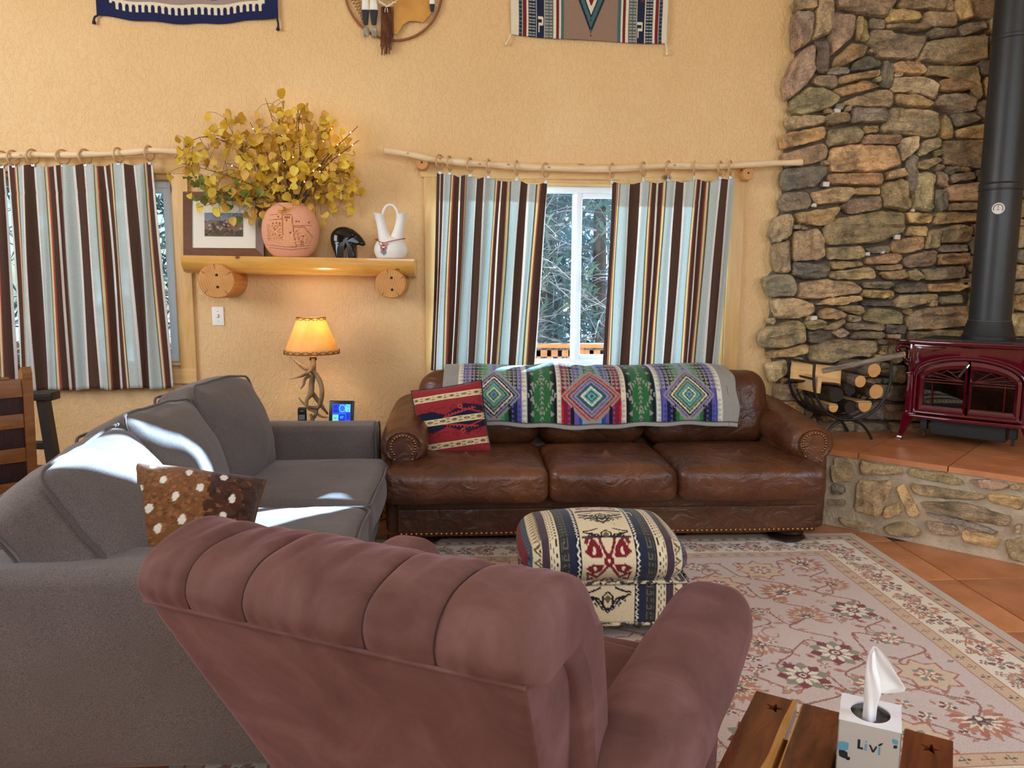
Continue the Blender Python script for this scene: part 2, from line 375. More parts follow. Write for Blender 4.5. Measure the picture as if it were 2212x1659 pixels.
# ------------------------------------------------------------------ fieldstone
SC = dict(t=(168, 150, 118), o=(200, 164, 118), g=(134, 126, 116), p=(160, 138, 120), k=(102, 96, 96), l=(190, 168, 132), b=(180, 148, 116))
def stone_mesh(poly, depth, fn, seed, gap=-.0012):
    P = np.array(poly, float); area = .5*np.sum(P[:, 0]*np.roll(P[:, 1], -1)-np.roll(P[:, 0], -1)*P[:, 1])
    if area < 0: P = P[::-1]
    c = P.mean(0); size = np.sqrt(abs(area)); rs = np.random.RandomState(seed)
    P = c+(P-c)*(1+min(.05, .0016/size*2))
    Q = []
    for i in range(len(P)):                                           # cut the corners, then break the edges up
        a, b = P[i], P[(i+1) % len(P)]; L = np.linalg.norm(b-a); k = max(1, int(L/.032))
        cut = min(.22, .014/max(L, 1e-3))
        for t in np.linspace(cut, 1-cut, k+1): Q.append(a+(b-a)*t)
    Q = np.array(Q); Q += rs.normal(0, .0022, Q.shape); n = len(Q)
    wide = np.ptp(Q[:, 0]) > np.ptp(Q[:, 1]); tilt = rs.normal(0, .10, 2)*depth/max(size, .03)
    def D(q, k):
        v = noise.noise(Vector((q[0]*9+seed, q[1]*17, seed*.37)))+.5*noise.noise(Vector((q[0]*30, q[1]*44, seed)))
        rg = abs(noise.noise(Vector((q[0]*(5 if wide else 16)+seed*1.7, q[1]*(22 if wide else 7), seed*.9))))
        return depth*k*(1+.2*v)+tilt@(q-c)+(depth*(.34-1.1*min(rg, .5)) if k > .9 else 0)
    V = []; rings = [(1., -.4), (1., .5), (.97, .8), (.89, .97), (.74, 1.0), (.56, 1.0), (.36, 1.02), (.17, 1.02)]
    for s, k in rings:
        for q in Q:
            w = c+(q-c)*s
            if .2 < s < .97: w = w+rs.normal(0, .0015, 2)
            V.append(fn(*w, D(w, k) if k > 0 else k*depth))
    V.append(fn(*c, D(c, 1.05))); m = len(rings)
    F = [[r*n+i, r*n+(i+1) % n, (r+1)*n+(i+1) % n, (r+1)*n+i] for r in range(m-1) for i in range(n)]
    F += [[(m-1)*n+i, (m-1)*n+(i+1) % n, m*n] for i in range(n)]
    return np.array(V), F
Z3 = """t385,0 530,0 530,75 400,78|t535,0 665,0 640,240 505,285 530,80|l690,0 1125,0 1040,125 960,130 830,85 700,60|l1135,0 1475,0 1455,75 1290,70 1125,60|p1480,0 1530,0 1525,80 1470,75
o1535,0 1630,0 1660,135 1560,145 1535,60|t1645,0 1850,0 1840,130 1675,135|p395,85 520,85 495,300 395,360 380,200|p670,85 825,100 815,250 640,410 630,240|o850,108 905,150 920,300 830,290 828,150
o1050,70 1180,65 1295,85 1285,150 1045,165|t1320,85 1530,90 1560,185 1330,205 1300,140|p920,135 1035,140 1035,205 920,205|p1045,175 1325,180 1330,225 1200,225 1045,205|g1345,215 1555,205 1530,265 1345,280
p1570,185 1740,150 1750,215 1570,260 1560,225|l935,215 1060,215 1080,240 1335,270 1250,430 990,405 915,310|l1340,290 1760,250 1765,430 1560,465 1265,430|t1780,140 1845,140 1835,230 1760,230|t1775,255 1825,250 1815,415 1775,410
p430,370 515,320 525,520 480,600 340,720 315,600 370,460|k520,300 615,290 630,490 600,525 535,510|o800,305 905,350 850,420 720,480 640,480 660,430|k800,450 900,405 1010,445 990,490 790,515|g640,485 780,488 785,525 615,535
g1030,430 1095,450 1080,620 1000,635 1010,500|o1100,450 1280,450 1330,500 1290,540 1100,515|l1340,470 1700,475 1740,700 1690,720 1620,555 1320,540|k1700,440 1810,430 1805,535 1715,540|o1745,560 1800,540 1790,690 1750,690
p520,545 695,540 690,625 640,635 515,605|o705,550 1000,495 1000,545 700,605|o660,645 900,575 1000,620 860,665 710,695|l1100,555 1310,545 1420,590 1410,690 1390,715 1240,665 1085,655|o1430,570 1590,560 1640,640 1560,665 1425,650
t480,625 600,630 720,700 660,770 470,820 360,800 380,700|t735,725 1000,640 1090,660 1085,770 725,760|o1110,680 1260,675 1385,750 1330,780 1105,740|p1440,675 1600,675 1670,720 1650,800 1540,815 1380,750|t1680,740 1785,710 1775,870 1720,860 1665,780
g795,775 1040,780 1045,880 790,885|t1070,775 1280,780 1400,800 1420,900 1395,970 1330,985 1020,945 1000,930|l345,830 605,830 600,885 370,930 335,880|t615,820 770,810 780,870 640,905 600,880|g1510,815 1670,815 1695,870 1530,915
o1450,815 1500,860 1530,995 1440,995 1430,880|o1540,930 1765,880 1765,995 1545,990|o310,960 590,905 605,960 590,1000 310,1070 300,1000|t620,930 820,905 880,945 850,1020 625,1050|o885,905 990,900 985,955 885,960
b880,970 1150,965 1140,1035 865,1035|l1155,990 1280,975 1255,1085 1150,1160 1140,1060|l1300,1010 1430,985 1440,1050 1280,1130 1265,1070|t1450,1010 1760,1000 1740,1210 1445,1180 1435,1060|t300,1105 600,1015 630,1060 620,1140 480,1180 330,1190
o650,1060 800,1035 1100,1045 1155,1180 1000,1235 640,1230 640,1120|t1270,1160 1400,1125 1435,1160 1330,1215 1270,1210|g1215,1095 1265,1110 1270,1220 1240,1380 1210,1390 1180,1240 1190,1140|g310,1215 610,1185 630,1240 540,1340 330,1365 295,1300|o620,1250 1010,1240 1010,1330 640,1320
o1040,1235 1165,1205 1165,1270 1030,1290|t1015,1320 1165,1280 1215,1470 1180,1515 1025,1490|l1255,1235 1395,1235 1385,1515 1235,1500 1240,1370|p1415,1215 1480,1270 1460,1350 1400,1310|g1500,1250 1670,1225 1690,1285 1500,1310
l1480,1330 1735,1305 1725,1440 1490,1440|k320,1380 480,1375 510,1440 500,1490 310,1525 280,1450|l495,1380 690,1340 805,1350 800,1395 740,1450 540,1470|o815,1350 1005,1345 1005,1395 820,1400|p745,1430 1010,1400 1010,1500 780,1540 720,1500
g1400,1350 1460,1380 1460,1500 1405,1530 1385,1430|l1480,1460 1700,1450 1710,1505 1480,1510|o395,1530 700,1480 720,1490 640,1600 580,1620 400,1600|t260,1560 345,1530 378,1570 355,1690 260,1740 210,1690|t650,1570 1000,1515 1165,1525 1170,1650 1000,1740 620,1760 580,1690 590,1640
o1185,1525 1365,1535 1360,1600 1190,1605|o1390,1520 1710,1530 1710,1590 1370,1610|o1200,1620 1340,1625 1330,1690 1180,1690"""
Z4 = """l1340,60 1430,45 1420,190 1320,190|t1440,50 1560,15 1650,40 1640,150 1430,145|p1660,20 1700,10 1690,90 1660,95|p250,160 350,120 355,360 270,365 235,260|t370,70 560,45 600,130 590,270 370,280
l610,185 870,170 890,240 830,270 610,265|g890,185 1070,165 1075,215 930,220|b1090,120 1320,95 1310,190 1200,225 1080,215|g1420,165 1630,160 1625,215 1425,215|o890,260 1090,222 1165,240 1120,295 900,305
p1165,250 1400,195 1410,240 1370,310 1170,330|o1410,225 1635,220 1620,300 1395,305|k370,290 630,300 610,395 470,410 360,370|o640,285 860,280 880,310 700,340 640,335|t640,355 900,320 960,345 975,400 800,415 630,400
p970,310 1150,300 1150,340 980,350|o990,360 1180,340 1180,400 1050,420|l1190,350 1260,335 1310,400 1240,425 1185,400|p1290,340 1590,310 1610,345 1590,400 1330,420|g175,400 240,375 360,375 395,430 380,530 220,535 180,450
b405,440 570,405 800,425 870,470 850,510 540,550 405,545|g880,430 1070,425 1075,470 890,475|k1090,440 1320,435 1320,500 1100,505|o1330,450 1560,430 1635,460 1560,495 1330,500|o880,485 1095,490 1090,545 870,540
o530,590 640,540 870,525 860,560 700,600|l1090,580 1130,520 1410,515 1390,560 1160,625 1090,605|g1420,540 1590,515 1600,580 1420,590|k870,560 1080,565 1080,600 870,595|l245,545 410,545 520,590 520,650 400,690 260,690 240,620
b540,640 620,610 740,650 730,690 560,695|t700,605 860,595 880,640 840,665 730,640|l760,660 870,675 860,710 765,715|t880,700 910,615 1080,620 1165,660 1165,730 1000,735|t1180,680 1270,630 1390,605 1640,600 1640,745 1360,770 1190,770
t450,710 560,695 610,720 600,760 470,770|b610,745 740,685 745,725 660,775 605,770|p740,720 1030,735 1025,775 760,765|t665,790 730,755 775,790 760,815 700,830|g780,825 840,780 1025,790 1025,835 800,835
k475,790 560,775 650,800 590,850 480,870|t150,800 180,760 300,720 400,700 455,730 465,860 280,905 160,900 140,850|o200,935 340,900 465,870 465,930 350,965 220,980|t480,890 650,840 980,850 985,900 940,960 800,970 600,1020 490,990|l190,1020 330,985 340,1080 230,1150 200,1100
l1030,850 1190,830 1190,960 1130,1020 1020,980 1060,920|t1060,1030 1185,1030 1160,1160 1070,1140|t1985,30 2080,20 2080,180 1985,190|g1975,200 2060,195 2060,290 1970,290|l1960,310 2070,305 2070,400 1955,410
t1945,430 2060,420 2060,510 1950,515|o1945,525 2060,520 2060,640 1950,630|l1925,655 2060,650 2060,820 1950,820"""
def parse(s, ox, oy, k):
    o = []
    for it in s.replace('\n', '|').split('|'):
        o.append((it[0], [(ox+float(a)/k, oy+float(b)/k) for a, b in (q.split(',') for q in it[1:].split())]))
    return o
stones = parse(Z3, 1600, 0, 3.3186)+parse(Z4, 1600, 480, 3.3186)
EDGE = [(-160, 1722), (0, 1716), (70, 1718), (120, 1712), (170, 1694), (215, 1696), (240, 1706), (290, 1692), (330, 1688), (400, 1685), (450, 1686), (470, 1668), (520, 1662), (590, 1668), (600, 1650),
        (640, 1664), (690, 1656), (720, 1642), (755, 1644), (780, 1662), (830, 1668), (960, 1690)]
def edge_x(y): return np.interp(y, [e[0] for e in EDGE], [e[1] for e in EDGE])
# stones the photograph does not let one trace (behind the flue pipe, below, above the picture): packed into the free spots
X0, Y0 = 1630, -170; cov = np.zeros((1130, 720), bool)
gy, gx = np.mgrid[0:1130, 0:720]
def inside(poly):
    r = np.zeros(cov.shape, bool); P = poly
    for i in range(len(P)):
        (xa, ya), (xb, yb) = P[i], P[(i+1) % len(P)]
        xa -= X0; xb -= X0; ya -= Y0; yb -= Y0
        if ya == yb: continue
        t = ((gy >= min(ya, yb)) & (gy < max(ya, yb))) & (gx < (xb-xa)*(gy-ya)/(yb-ya)+xa); r ^= t
    return r
for _, p in stones: cov |= inside(p)
cov |= gx < (edge_x(gy+Y0)-X0+3)
fill = []
for w, h in ((74, 36), (52, 30), (44, 20), (30, 22), (30, 14), (20, 14), (14, 22), (14, 10)):
    for yy in range(2, 1130-h-2, 5):
        xx = 2
        while xx < 720-w-2:
            if not cov[yy:yy+h, xx:xx+w].any():
                cov[yy:yy+h, xx:xx+w] = True; j = lambda: random.uniform(-2.5, 2.5)
                fill.append((random.choice('ttollpgkb'), [(X0+xx+j(), Y0+yy+j()), (X0+xx+w*.5, Y0+yy+j()), (X0+xx+w+j(), Y0+yy+j()), (X0+xx+w+j(), Y0+yy+h+j()), (X0+xx+w*.5, Y0+yy+h+j()), (X0+xx+j(), Y0+yy+h+j())])); xx += w
            else: xx += 4
YS = 4.835
ol = [at(edge_x(y)+15, y, YS) for y in range(-160, 961, 20)]
poly = [(p[0], max(0, p[2])) for p in ol]; poly = poly+[(XR, 0), (XR, poly[0][1])]
wf = struct(ob('wall_fireplace', *prism(poly, YS+.035, W+.001), M_mortar, smooth=False))
def fnw(a, b, d): return (a, YS+.035-d, b)
for i, (k, p) in enumerate(stones+fill):
    q = [at(x, y, YS) for x, y in p]; q = [(min(v[0], XR-.005), max(.01, v[2])) for v in q]
    if max(a for a, b in q)-min(a for a, b in q) < .02: continue
    col = np.clip((np.array(SC[k])*.72+np.array((162, 142, 112))*.28)*random.uniform(.88, 1.12)+np.random.normal(0, 2.5, 3), 20, 240)
    ob('stone', *stone_mesh(q, random.uniform(.040, .075), fnw, i), M_stone, wf, color=col, sharp=28)
M_peb = pm('white_quartz', (215, 208, 198), .6)
for px, py, r in ((1808, 240, 7), (1784, 398, 7), (1758, 444, 5), (1970, 455, 4), (1758, 687, 7), (1873, 549, 5), (1937, 512, 7), (1906, 546, 3)):
    c = at(px, py, YS-.01); V, F = rbox((2*r/345, .03, 1.5*r/345), .006, (1, 1, 1), 2); ob('pebble', puff(V, (2*r/345, .03, 1.5*r/345), wr=.004, ws=60)+c, F, M_peb, wf)

# ------------------------------------------------------------------ corner hearth
HZ = .455; HK = 6.42; e1 = np.array([.7071, -.7071, 0]); e2 = np.array([.7071, .7071, 0]); HO = np.array([2.239, 4.181, 0])
hp = [(2.10, HK-2.10), (XR-.003, HK-XR), (XR-.003, YS-.03), (2.10, YS-.03)]
he = thing('stone_hearth', 'raised corner hearth of mortared fieldstone topped with terracotta tiles', 'hearth', (2.6, 4.1, 0))
V, F = prism(hp, 0, HZ-.03, lambda a, b, d: (a, b, d)); ob('mortar_body', V, F, M_mortar2, he, world=True, smooth=False)
HS = """l610,970 880,980 890,1050 620,1060|t940,990 1190,1000 1200,1055 1290,1090 1290,1120 1150,1110 930,1060|p1330,1090 1450,1090 1600,1120 1560,1155 1400,1140|t595,1100 820,1100 780,1260 740,1340 580,1290
t940,1112 1170,1150 1430,1190 1430,1220 1200,1220 970,1190|o1470,1180 1690,1210 1690,1295 1460,1230|o850,1140 900,1120 1010,1320 950,1350|o770,1280 870,1240 890,1310 770,1350|t1010,1240 1300,1240 1620,1340 1590,1400 1400,1370 1050,1290
t770,1400 900,1360 1020,1430 980,1475 800,1445|p1045,1360 1250,1395 1265,1465 1090,1450|o1290,1420 1540,1470 1520,1550 1290,1500|g1040,1310 1280,1350 1520,1430 1500,1450 1240,1385|t1570,1500 1696,1470 1720,1640 1600,1620
t440,930 550,960 570,1080 440,1080|g430,1120 510,1130 510,1190 430,1190|l400,1220 520,1230 510,1270 400,1260|t470,1340 560,1360 700,1400 640,1420 500,1390|p1650,1380 1690,1390 1680,1450 1640,1440|t1620,1115 1720,1130 1720,1170 1600,1150
l430,985 545,1090 560,1100 430,1105|t1720,1300 1850,1330 1850,1420 1720,1400|o1750,1460 1900,1500 1890,1600 1750,1570|l1740,1190 1900,1220 1900,1290 1740,1260|t1930,1250 2100,1300 2090,1420 1930,1380|g1920,1460 2060,1500 2050,1600 1930,1570"""
def fnh(a, b, d): return tuple(HO+e1*a-e2*d+np.array([0, 0, b]))
for i, (k, p) in enumerate(parse(HS, 1660, 680, 3.0724)):
    q = []
    for x, y in p:
        w = onplane(x, y, (1, 1, 0), HK); q.append(((w-HO)@e1, min(HZ-.04, max(.01, w[2]))))
    col = np.clip((np.array(SC[k])*.72+np.array((166, 146, 114))*.28)*random.uniform(.92, 1.1)+np.random.normal(0, 2, 3), 20, 240)
    ob('stone', *stone_mesh(q, random.uniform(.018, .034), fnh, 400+i), M_stone, he, world=True, color=col, sharp=28)
def clip(poly, lines):
    for (px, py, nx, ny) in lines:                                     # keep n.(p - p0) >= 0
        out = []
        for i in range(len(poly)):
            a, b = poly[i], poly[(i+1) % len(poly)]; da = (a[0]-px)*nx+(a[1]-py)*ny; db = (b[0]-px)*nx+(b[1]-py)*ny
            if da >= 0: out.append(a)
            if da*db < 0: t = da/(da-db); out.append((a[0]+(b[0]-a[0])*t, a[1]+(b[1]-a[1])*t))
        poly = out
        if len(poly) < 3: return None
    return poly
T = .455
for i in range(-2, 6):
    for j in range(0, 5):
        c = [HO+e1*(T*(i+u))+e2*(-.02+T*(j+v)) for u, v in ((.007, .007), (.993, .007), (.993, .993), (.007, .993))]
        p = clip([(q[0], q[1]) for q in c], [(2.08, 0, 1, 0), (XR-.003, 0, -1, 0), (0, YS-.035, 0, -1)])
        if p is None: continue
        ob('tile', *prism(p, HZ-.03, HZ, lambda a, b, d: (a, b, d)), M_tile, he, world=True, smooth=False, color=random.choice(TC))
# ------------------------------------------------------------------ a small painter for woven patterns
class Cv:
    def __init__(s, W, H, c): s.a = np.zeros((H, W, 3)); s.a[:] = lin(c); s.W, s.H = W, H
    def poly(s, P, c):
        P = np.array(P, float); x0, y0 = np.maximum(np.floor(P.min(0)).astype(int), 0); x1, y1 = np.ceil(P.max(0)).astype(int)+1
        x1, y1 = min(x1, s.W), min(y1, s.H)
        if x1 <= x0 or y1 <= y0: return s
        gy, gx = np.mgrid[y0:y1, x0:x1]; gx = gx+.5; gy = gy+.5; m = np.zeros(gx.shape, bool)
        for i in range(len(P)):
            (xa, ya), (xb, yb) = P[i], P[(i+1) % len(P)]
            if ya == yb: continue
            m ^= ((gy >= min(ya, yb)) & (gy < max(ya, yb))) & (gx < (xb-xa)*(gy-ya)/(yb-ya)+xa)
        s.a[y0:y1, x0:x1][m] = lin(c); return s
    def rect(s, x0, y0, x1, y1, c):
        s.a[max(0, int(round(y0))):max(0, int(round(y1))), max(0, int(round(x0))):max(0, int(round(x1)))] = lin(c); return s
    def line(s, pts, w, c):
        for p, q in zip(pts[:-1], pts[1:]):
            p = np.array(p, float); q = np.array(q, float); d = q-p; L = np.linalg.norm(d)
            if L == 0: continue
            n = np.array([-d[1], d[0]])/L*w/2; e = d/L*w*.3; s.poly([p+n-e, q+n+e, q-n+e, p-n-e], c)
        return s
    def circ(s, x, y, r, c, n=14, ry=None): return s.poly([(x+r*math.cos(t), y+(ry or r)*math.sin(t)) for t in np.linspace(0, 2*math.pi, n, endpoint=False)], c)
    def petal(s, x, y, r0, r1, w, ang, c):
        ca, sa = math.cos(ang), math.sin(ang); f = lambda a, b: (x+a*ca-b*sa, y+a*sa+b*ca); m = (r0+r1)/2
        return s.poly([f(r0, 0), f(m*.85, w/2), f(m*1.15, w/2), f(r1, 0), f(m*1.15, -w/2), f(m*.85, -w/2)], c)
    def get(s, u, v):                                   # u, v in 0..1 (v down)
        x = np.clip((u*s.W).astype(int), 0, s.W-1); y = np.clip((v*s.H).astype(int), 0, s.H-1); return s.a[y, x]

M_cloth = vcm('woven_wool'); M_curt = vcm('curtain_cotton', bmp=.2, transl=.22, sheen=.05); M_rug = vcm('rug_pile', bmp=.8, bscale=160, bdist=.006, sheen=.2)

# ------------------------------------------------------------------ area rug, 3.05 x 2.38 m
rs = np.random.RandomState(3); RW, RH = 610, 476; PX = 200.0    # 5 mm cells ; u from right edge, v from far edge
CREAM, PINK, RUST, DRED, OLV, TAN, DK = (240, 228, 206), (216, 196, 188), (182, 112, 90), (128, 48, 52), (146, 142, 122), (212, 176, 142), (84, 66, 66)
cv = Cv(RW, RH, (206, 186, 166))
def frame(d0, d1, c): cv.rect(d0*PX, d0*PX, RW-d0*PX, d1*PX, c); cv.rect(d0*PX, RH-d1*PX, RW-d0*PX, RH-d0*PX, c); cv.rect(d0*PX, d0*PX, d1*PX, RH-d0*PX, c); cv.rect(RW-d1*PX, d0*PX, RW-d0*PX, RH-d0*PX, c)
frame(.045, .052, DRED); frame(.052, .1, TAN); frame(.1, .107, DRED); frame(.107, .285, CREAM); frame(.285, .292, RUST); frame(.292, .345, (218, 184, 150)); frame(.345, .352, RUST)
cv.rect(.352*PX, .352*PX, RW-.352*PX, RH-.352*PX, PINK)
def palm(x, y, r, ang, a=RUST, b=CREAM, c=DRED):
    n = 13
    for k in range(n):
        t = ang+(k-(n-1)/2)*.36; rr = r*(1.15-.05*abs(k-(n-1)/2)); cv.petal(x, y, r*.25, rr, r*.24, t, a if k % 2 else (196, 134, 106))
    for k in range(9): cv.petal(x, y, 0, r*.72, r*.16, ang+(k-4)*.42, b)
    for k in range(7): cv.petal(x, y, 0, r*.5, r*.13, ang+(k-3)*.45, c if k % 2 == 0 else OLV)
    cv.circ(x, y, r*.17, DK); cv.circ(x, y, r*.1, b)
def rose(x, y, r, n=8, a=DRED, b=CREAM):
    for k in range(n): cv.petal(x, y, r*.3, r*1.05, r*.5, 2*math.pi*k/n, a if k % 2 == 0 else OLV)
    for k in range(n): cv.petal(x, y, r*.2, r*.75, r*.24, 2*math.pi*(k+.5)/n, b)
    cv.circ(x, y, r*.28, a); cv.circ(x, y, r*.15, b); cv.circ(x, y, r*.08, DK)
def star8(x, y, r):
    P = [(x+r*(1.0 if k % 2 == 0 else .72)*math.cos(math.pi*k/8), y+r*(1.0 if k % 2 == 0 else .72)*math.sin(math.pi*k/8)) for k in range(16)]
    cv.poly([(x+(p-x)*1.12, y+(q-y)*1.12) for p, q in P], RUST); cv.poly(P, (222, 196, 166)); rose(x, y, r*.5, 8, RUST)
def leaf(x, y, r, ang, c=OLV, o=RUST): cv.petal(x, y, 0, r*1.1, r*.5, ang, o); cv.petal(x, y, r*.1, r*.95, r*.34, ang, c)
def vine(pts, w=1.7, c=(158, 98, 82)):
    P = smooth_path(pts, 6); cv.line(P, w, c)
    for i in range(3, len(P)-1, 4):
        a = math.atan2(*(P[i]-P[i-1])[::-1]); s = 1 if (i//4) % 2 else -1
        leaf(*P[i], rs.uniform(5, 10), a+s*rs.uniform(.6, 1.3), [OLV, (196, 150, 120), (170, 120, 104)][i % 3], RUST)
def curl(x, y, r, a0, s):
    cv.line([(x+r*(1-t/9)*math.cos(a0+s*t*.75), y+r*(1-t/9)*math.sin(a0+s*t*.75)) for t in range(8)], 1.3, (170, 112, 92))
fx0, fx1, fy0, fy1 = .39*PX, RW-.39*PX, .39*PX, RH-.39*PX
gx = np.linspace(fx0+22, fx1-22, 9); gy = np.linspace(fy0+20, fy1-20, 6); C = {}
for j in range(6):
    for i in range(9): C[i, j] = (gx[i]+rs.uniform(-9, 9), gy[j]+rs.uniform(-7, 7)+(8 if i % 2 else -8))
for j in range(6):
    for i in range(9):
        p = np.array(C[i, j])
        for q in ([C[i+1, j]] if i < 8 else [])+([C[i, j+1]] if j < 5 else []):
            q = np.array(q); d = q-p; n = np.array([-d[1], d[0]])*rs.choice([-.32, .32]); vine([p, p+d*.33+n, p+d*.66-n*.6, q])
        curl(*(p+rs.uniform(-20, 20, 2)), rs.uniform(8, 14), rs.uniform(0, 6), rs.choice([-1, 1]))
for k in range(330): leaf(rs.uniform(fx0, fx1), rs.uniform(fy0, fy1), rs.uniform(5, 9), rs.uniform(0, 6.3), [OLV, (190, 140, 116), (224, 206, 184), (150, 84, 76)][k % 4])
for k in range(120): rose(rs.uniform(fx0, fx1), rs.uniform(fy0, fy1), rs.uniform(4, 6.5), 5, [DRED, RUST][k % 2])
for (i, j), p in C.items():
    k = (i*2+j*3) % 5
    if k == 0: palm(*p, 23, rs.uniform(0, 6.3))
    elif k == 1: rose(*p, 19, 10)
    elif k == 2: star8(*p, 22)
    elif k == 3: palm(*p, 19, rs.uniform(0, 6.3), (190, 130, 108), (226, 206, 180), (150, 76, 66))
    else: rose(*p, 12, 8, RUST)
def along(d, n, f):
    for k in range(n):
        t = (k+.5)/n
        f(d+(RW-2*d)*t, d, k, 0); f(d+(RW-2*d)*t, RH-d, k, 0)
    m = max(1, int(n*(RH-2*d)/(RW-2*d)))
    for k in range(m):
        t = (k+.5)/m; f(d, d+(RH-2*d)*t, k, 1); f(RW-d, d+(RH-2*d)*t, k, 1)
bd = .196*PX
for side in range(2):
    for dd in (bd, (RH if side == 0 else RW)-bd):
        n = 40; L = RW if side == 0 else RH
        P = [((t*L/n), dd+9*math.sin(t*1.15)) for t in range(3, n-2)]; P = P if side == 0 else [(b, a) for a, b in P]; vine(P, 1.2)
def bf(x, y, k, s):
    if k % 3 == 0: palm(x, y, 17, rs.uniform(0, 6), (190, 124, 96))
    elif k % 3 == 1: rose(x, y, 10, 6, (150, 72, 70))
    else: palm(x, y, 13, rs.uniform(0, 6), (176, 140, 128), (216, 196, 170), DRED)
along(bd, 22, bf)
along(bd-11, 30, lambda x, y, k, s: leaf(x, y, 6, k, OLV if k % 2 else RUST)); along(bd+11, 30, lambda x, y, k, s: rose(x, y, 4, 5, RUST if k % 2 else DRED))
along(.318*PX, 34, lambda x, y, k, s: rose(x, y, 4, 4, DK if k % 2 else RUST, (218, 184, 150))); along(.076*PX, 44, lambda x, y, k, s: (cv.circ(x, y, 3.2, RUST if k % 2 else OLV), cv.circ(x, y, 1.5, DRED)))
RX1, RY1 = 2.185, 4.10
n, m = RH+1, RW+1
U, Vv = np.meshgrid(np.linspace(0, 1, m), np.linspace(0, 1, n))
P = np.stack([RX1-U*3.05, RY1-Vv*2.38, np.full(U.shape, .011)], -1); P[..., 2] += .0015*np.sin(U*40)*np.sin(Vv*31)
rm = cv.get(U.ravel()*.9999, Vv.ravel()*.9999)
V, F = grid(P); nb = len(V)
br = np.concatenate([np.arange(m), np.arange(1, n)*m+m-1, (n-1)*m+np.arange(m-2, -1, -1), np.arange(n-2, 0, -1)*m]); lo = V[br].copy(); lo[:, 2] = .001
V = np.concatenate([V, lo]); k = len(br); F += [[int(br[i]), nb+i, nb+(i+1) % k, int(br[(i+1) % k])] for i in range(k)]
rug = ob('area_rug', V, F, M_rug, cols=np.concatenate([rm, rm[br]]), sharp=0)
tag(rug, 'large cream and pink floral rug with rust medallions on the tiled floor', 'rug')

# ------------------------------------------------------------------ leather sofa
def leather(name, a, b, c):
    m, n, l, bs = nodes(name); co = coords(n, l); f = noise_n(n, l, co, 3.2, 5, .6)
    l.new(ramp(n, l, f, [(.3, L4(a)), (.5, L4(b)), (.72, L4(c))]), bs.inputs['Base Color'])
    l.new(ramp(n, l, noise_n(n, l, co, 7, 4), [(.3, (.28, .28, .28, 1)), (.7, (.46, .46, .46, 1))]), bs.inputs['Roughness'])
    p = bump(n, l, noise_n(n, l, coords(n, l, (1, .7, 1)), 9, 4, .5, 1.6), .6, .022, bs); bump(n, l, noise_n(n, l, co, 190, 2), .18, .002, bs, p); return m
M_leath = leather('brown_leather', (62, 34, 20), (88, 50, 29), (114, 69, 39)); M_leathd = leather('brown_leather_base', (60, 34, 20), (80, 47, 28), (100, 62, 36))
M_brass = pm('antique_brass', (150, 110, 70), .3, metal=1.0); M_dwood = pm('dark_wood', (48, 28, 20), .35, (30, 18, 14), 8)
so = thing('leather_sofa', 'brown leather three-seat sofa with rolled arms below the curtained window', 'sofa', (.775, 4.35, 0))
A0, A1 = -.37, 1.90
def cush(name, lo, hi, r, mat, parent, n=(14, 12, 5), b=(0, 0, 0), wr=.004, ws=7, seed=1, M=None, world=True, seg=4, fn=None, cols=None, **k):
    lo, hi = np.array(lo, float), np.array(hi, float); d = hi-lo
    V, F = rbox(d, r, n, seg); V = puff(V, d, *b, wr=wr, ws=ws, seed=seed)
    if fn: V = fn(V)
    if M is not None:
        A = np.array(M); V = V@A[:3, :3].T+A[:3, 3]
    return ob(name, V+(lo+hi)/2, F, mat, parent, world=world, **k)
cush('base_panel', (A0, 3.955, .07), (A1, 4.80, .225), .012, M_leathd, so, (30, 4, 3), (0, 0, 0), .002, 5)
cush('base_band', (A0-.008, 3.945, .216), (A1+.008, 4.80, .31), .02, M_leathd, so, (30, 4, 3), (0, 0, 0), .002, 5)
for x0, x1, sd in ((-.425, .413, 1), (.417, 1.08, 2), (1.085, 1.87, 3)):
    def dent(V, sd=sd):
        V = V.copy(); top = V[:, 2] > 0; h = np.clip(1-((V[:, 0]/.26)**2+((V[:, 1]+.05)/.22)**2), 0, 1)
        V[:, 2] -= top*h*.014
        for k in range(9):                                            # creases drawn towards the middle of the seat
            a = k*.7+sd; d = V[:, 0]*math.sin(a)-(V[:, 1]+.08)*math.cos(a); V[:, 2] += top*.0045*np.exp(-(d/.014)**2)*np.clip(1-np.hypot(V[:, 0], V[:, 1]+.05)/.28, 0, 1)
        return V
    cush('seat_cushion', (x0, 3.765, .295), (x1, 4.44, .48), .055, M_leath, so, (40, 34, 6), (.01, .015, .022), .005, 5, sd, fn=dent)
for x0, x1, sd in ((-.27, .425, 4), (.425, 1.06, 5), (1.06, 1.80, 6)):
    cush('back_cushion', (x0, -.13, -.22), (x1, .13, .22), .10, M_leath, so, (22, 6, 16), (.02, .04, .01), .009, 5, sd, M=rotm(-.2, 0, 0, (0, 4.56, .665)))
cush('back_frame', (-.2, 4.62, .1), (1.75, 4.80, .84), .06, M_leathd, so)
YA = 3.975
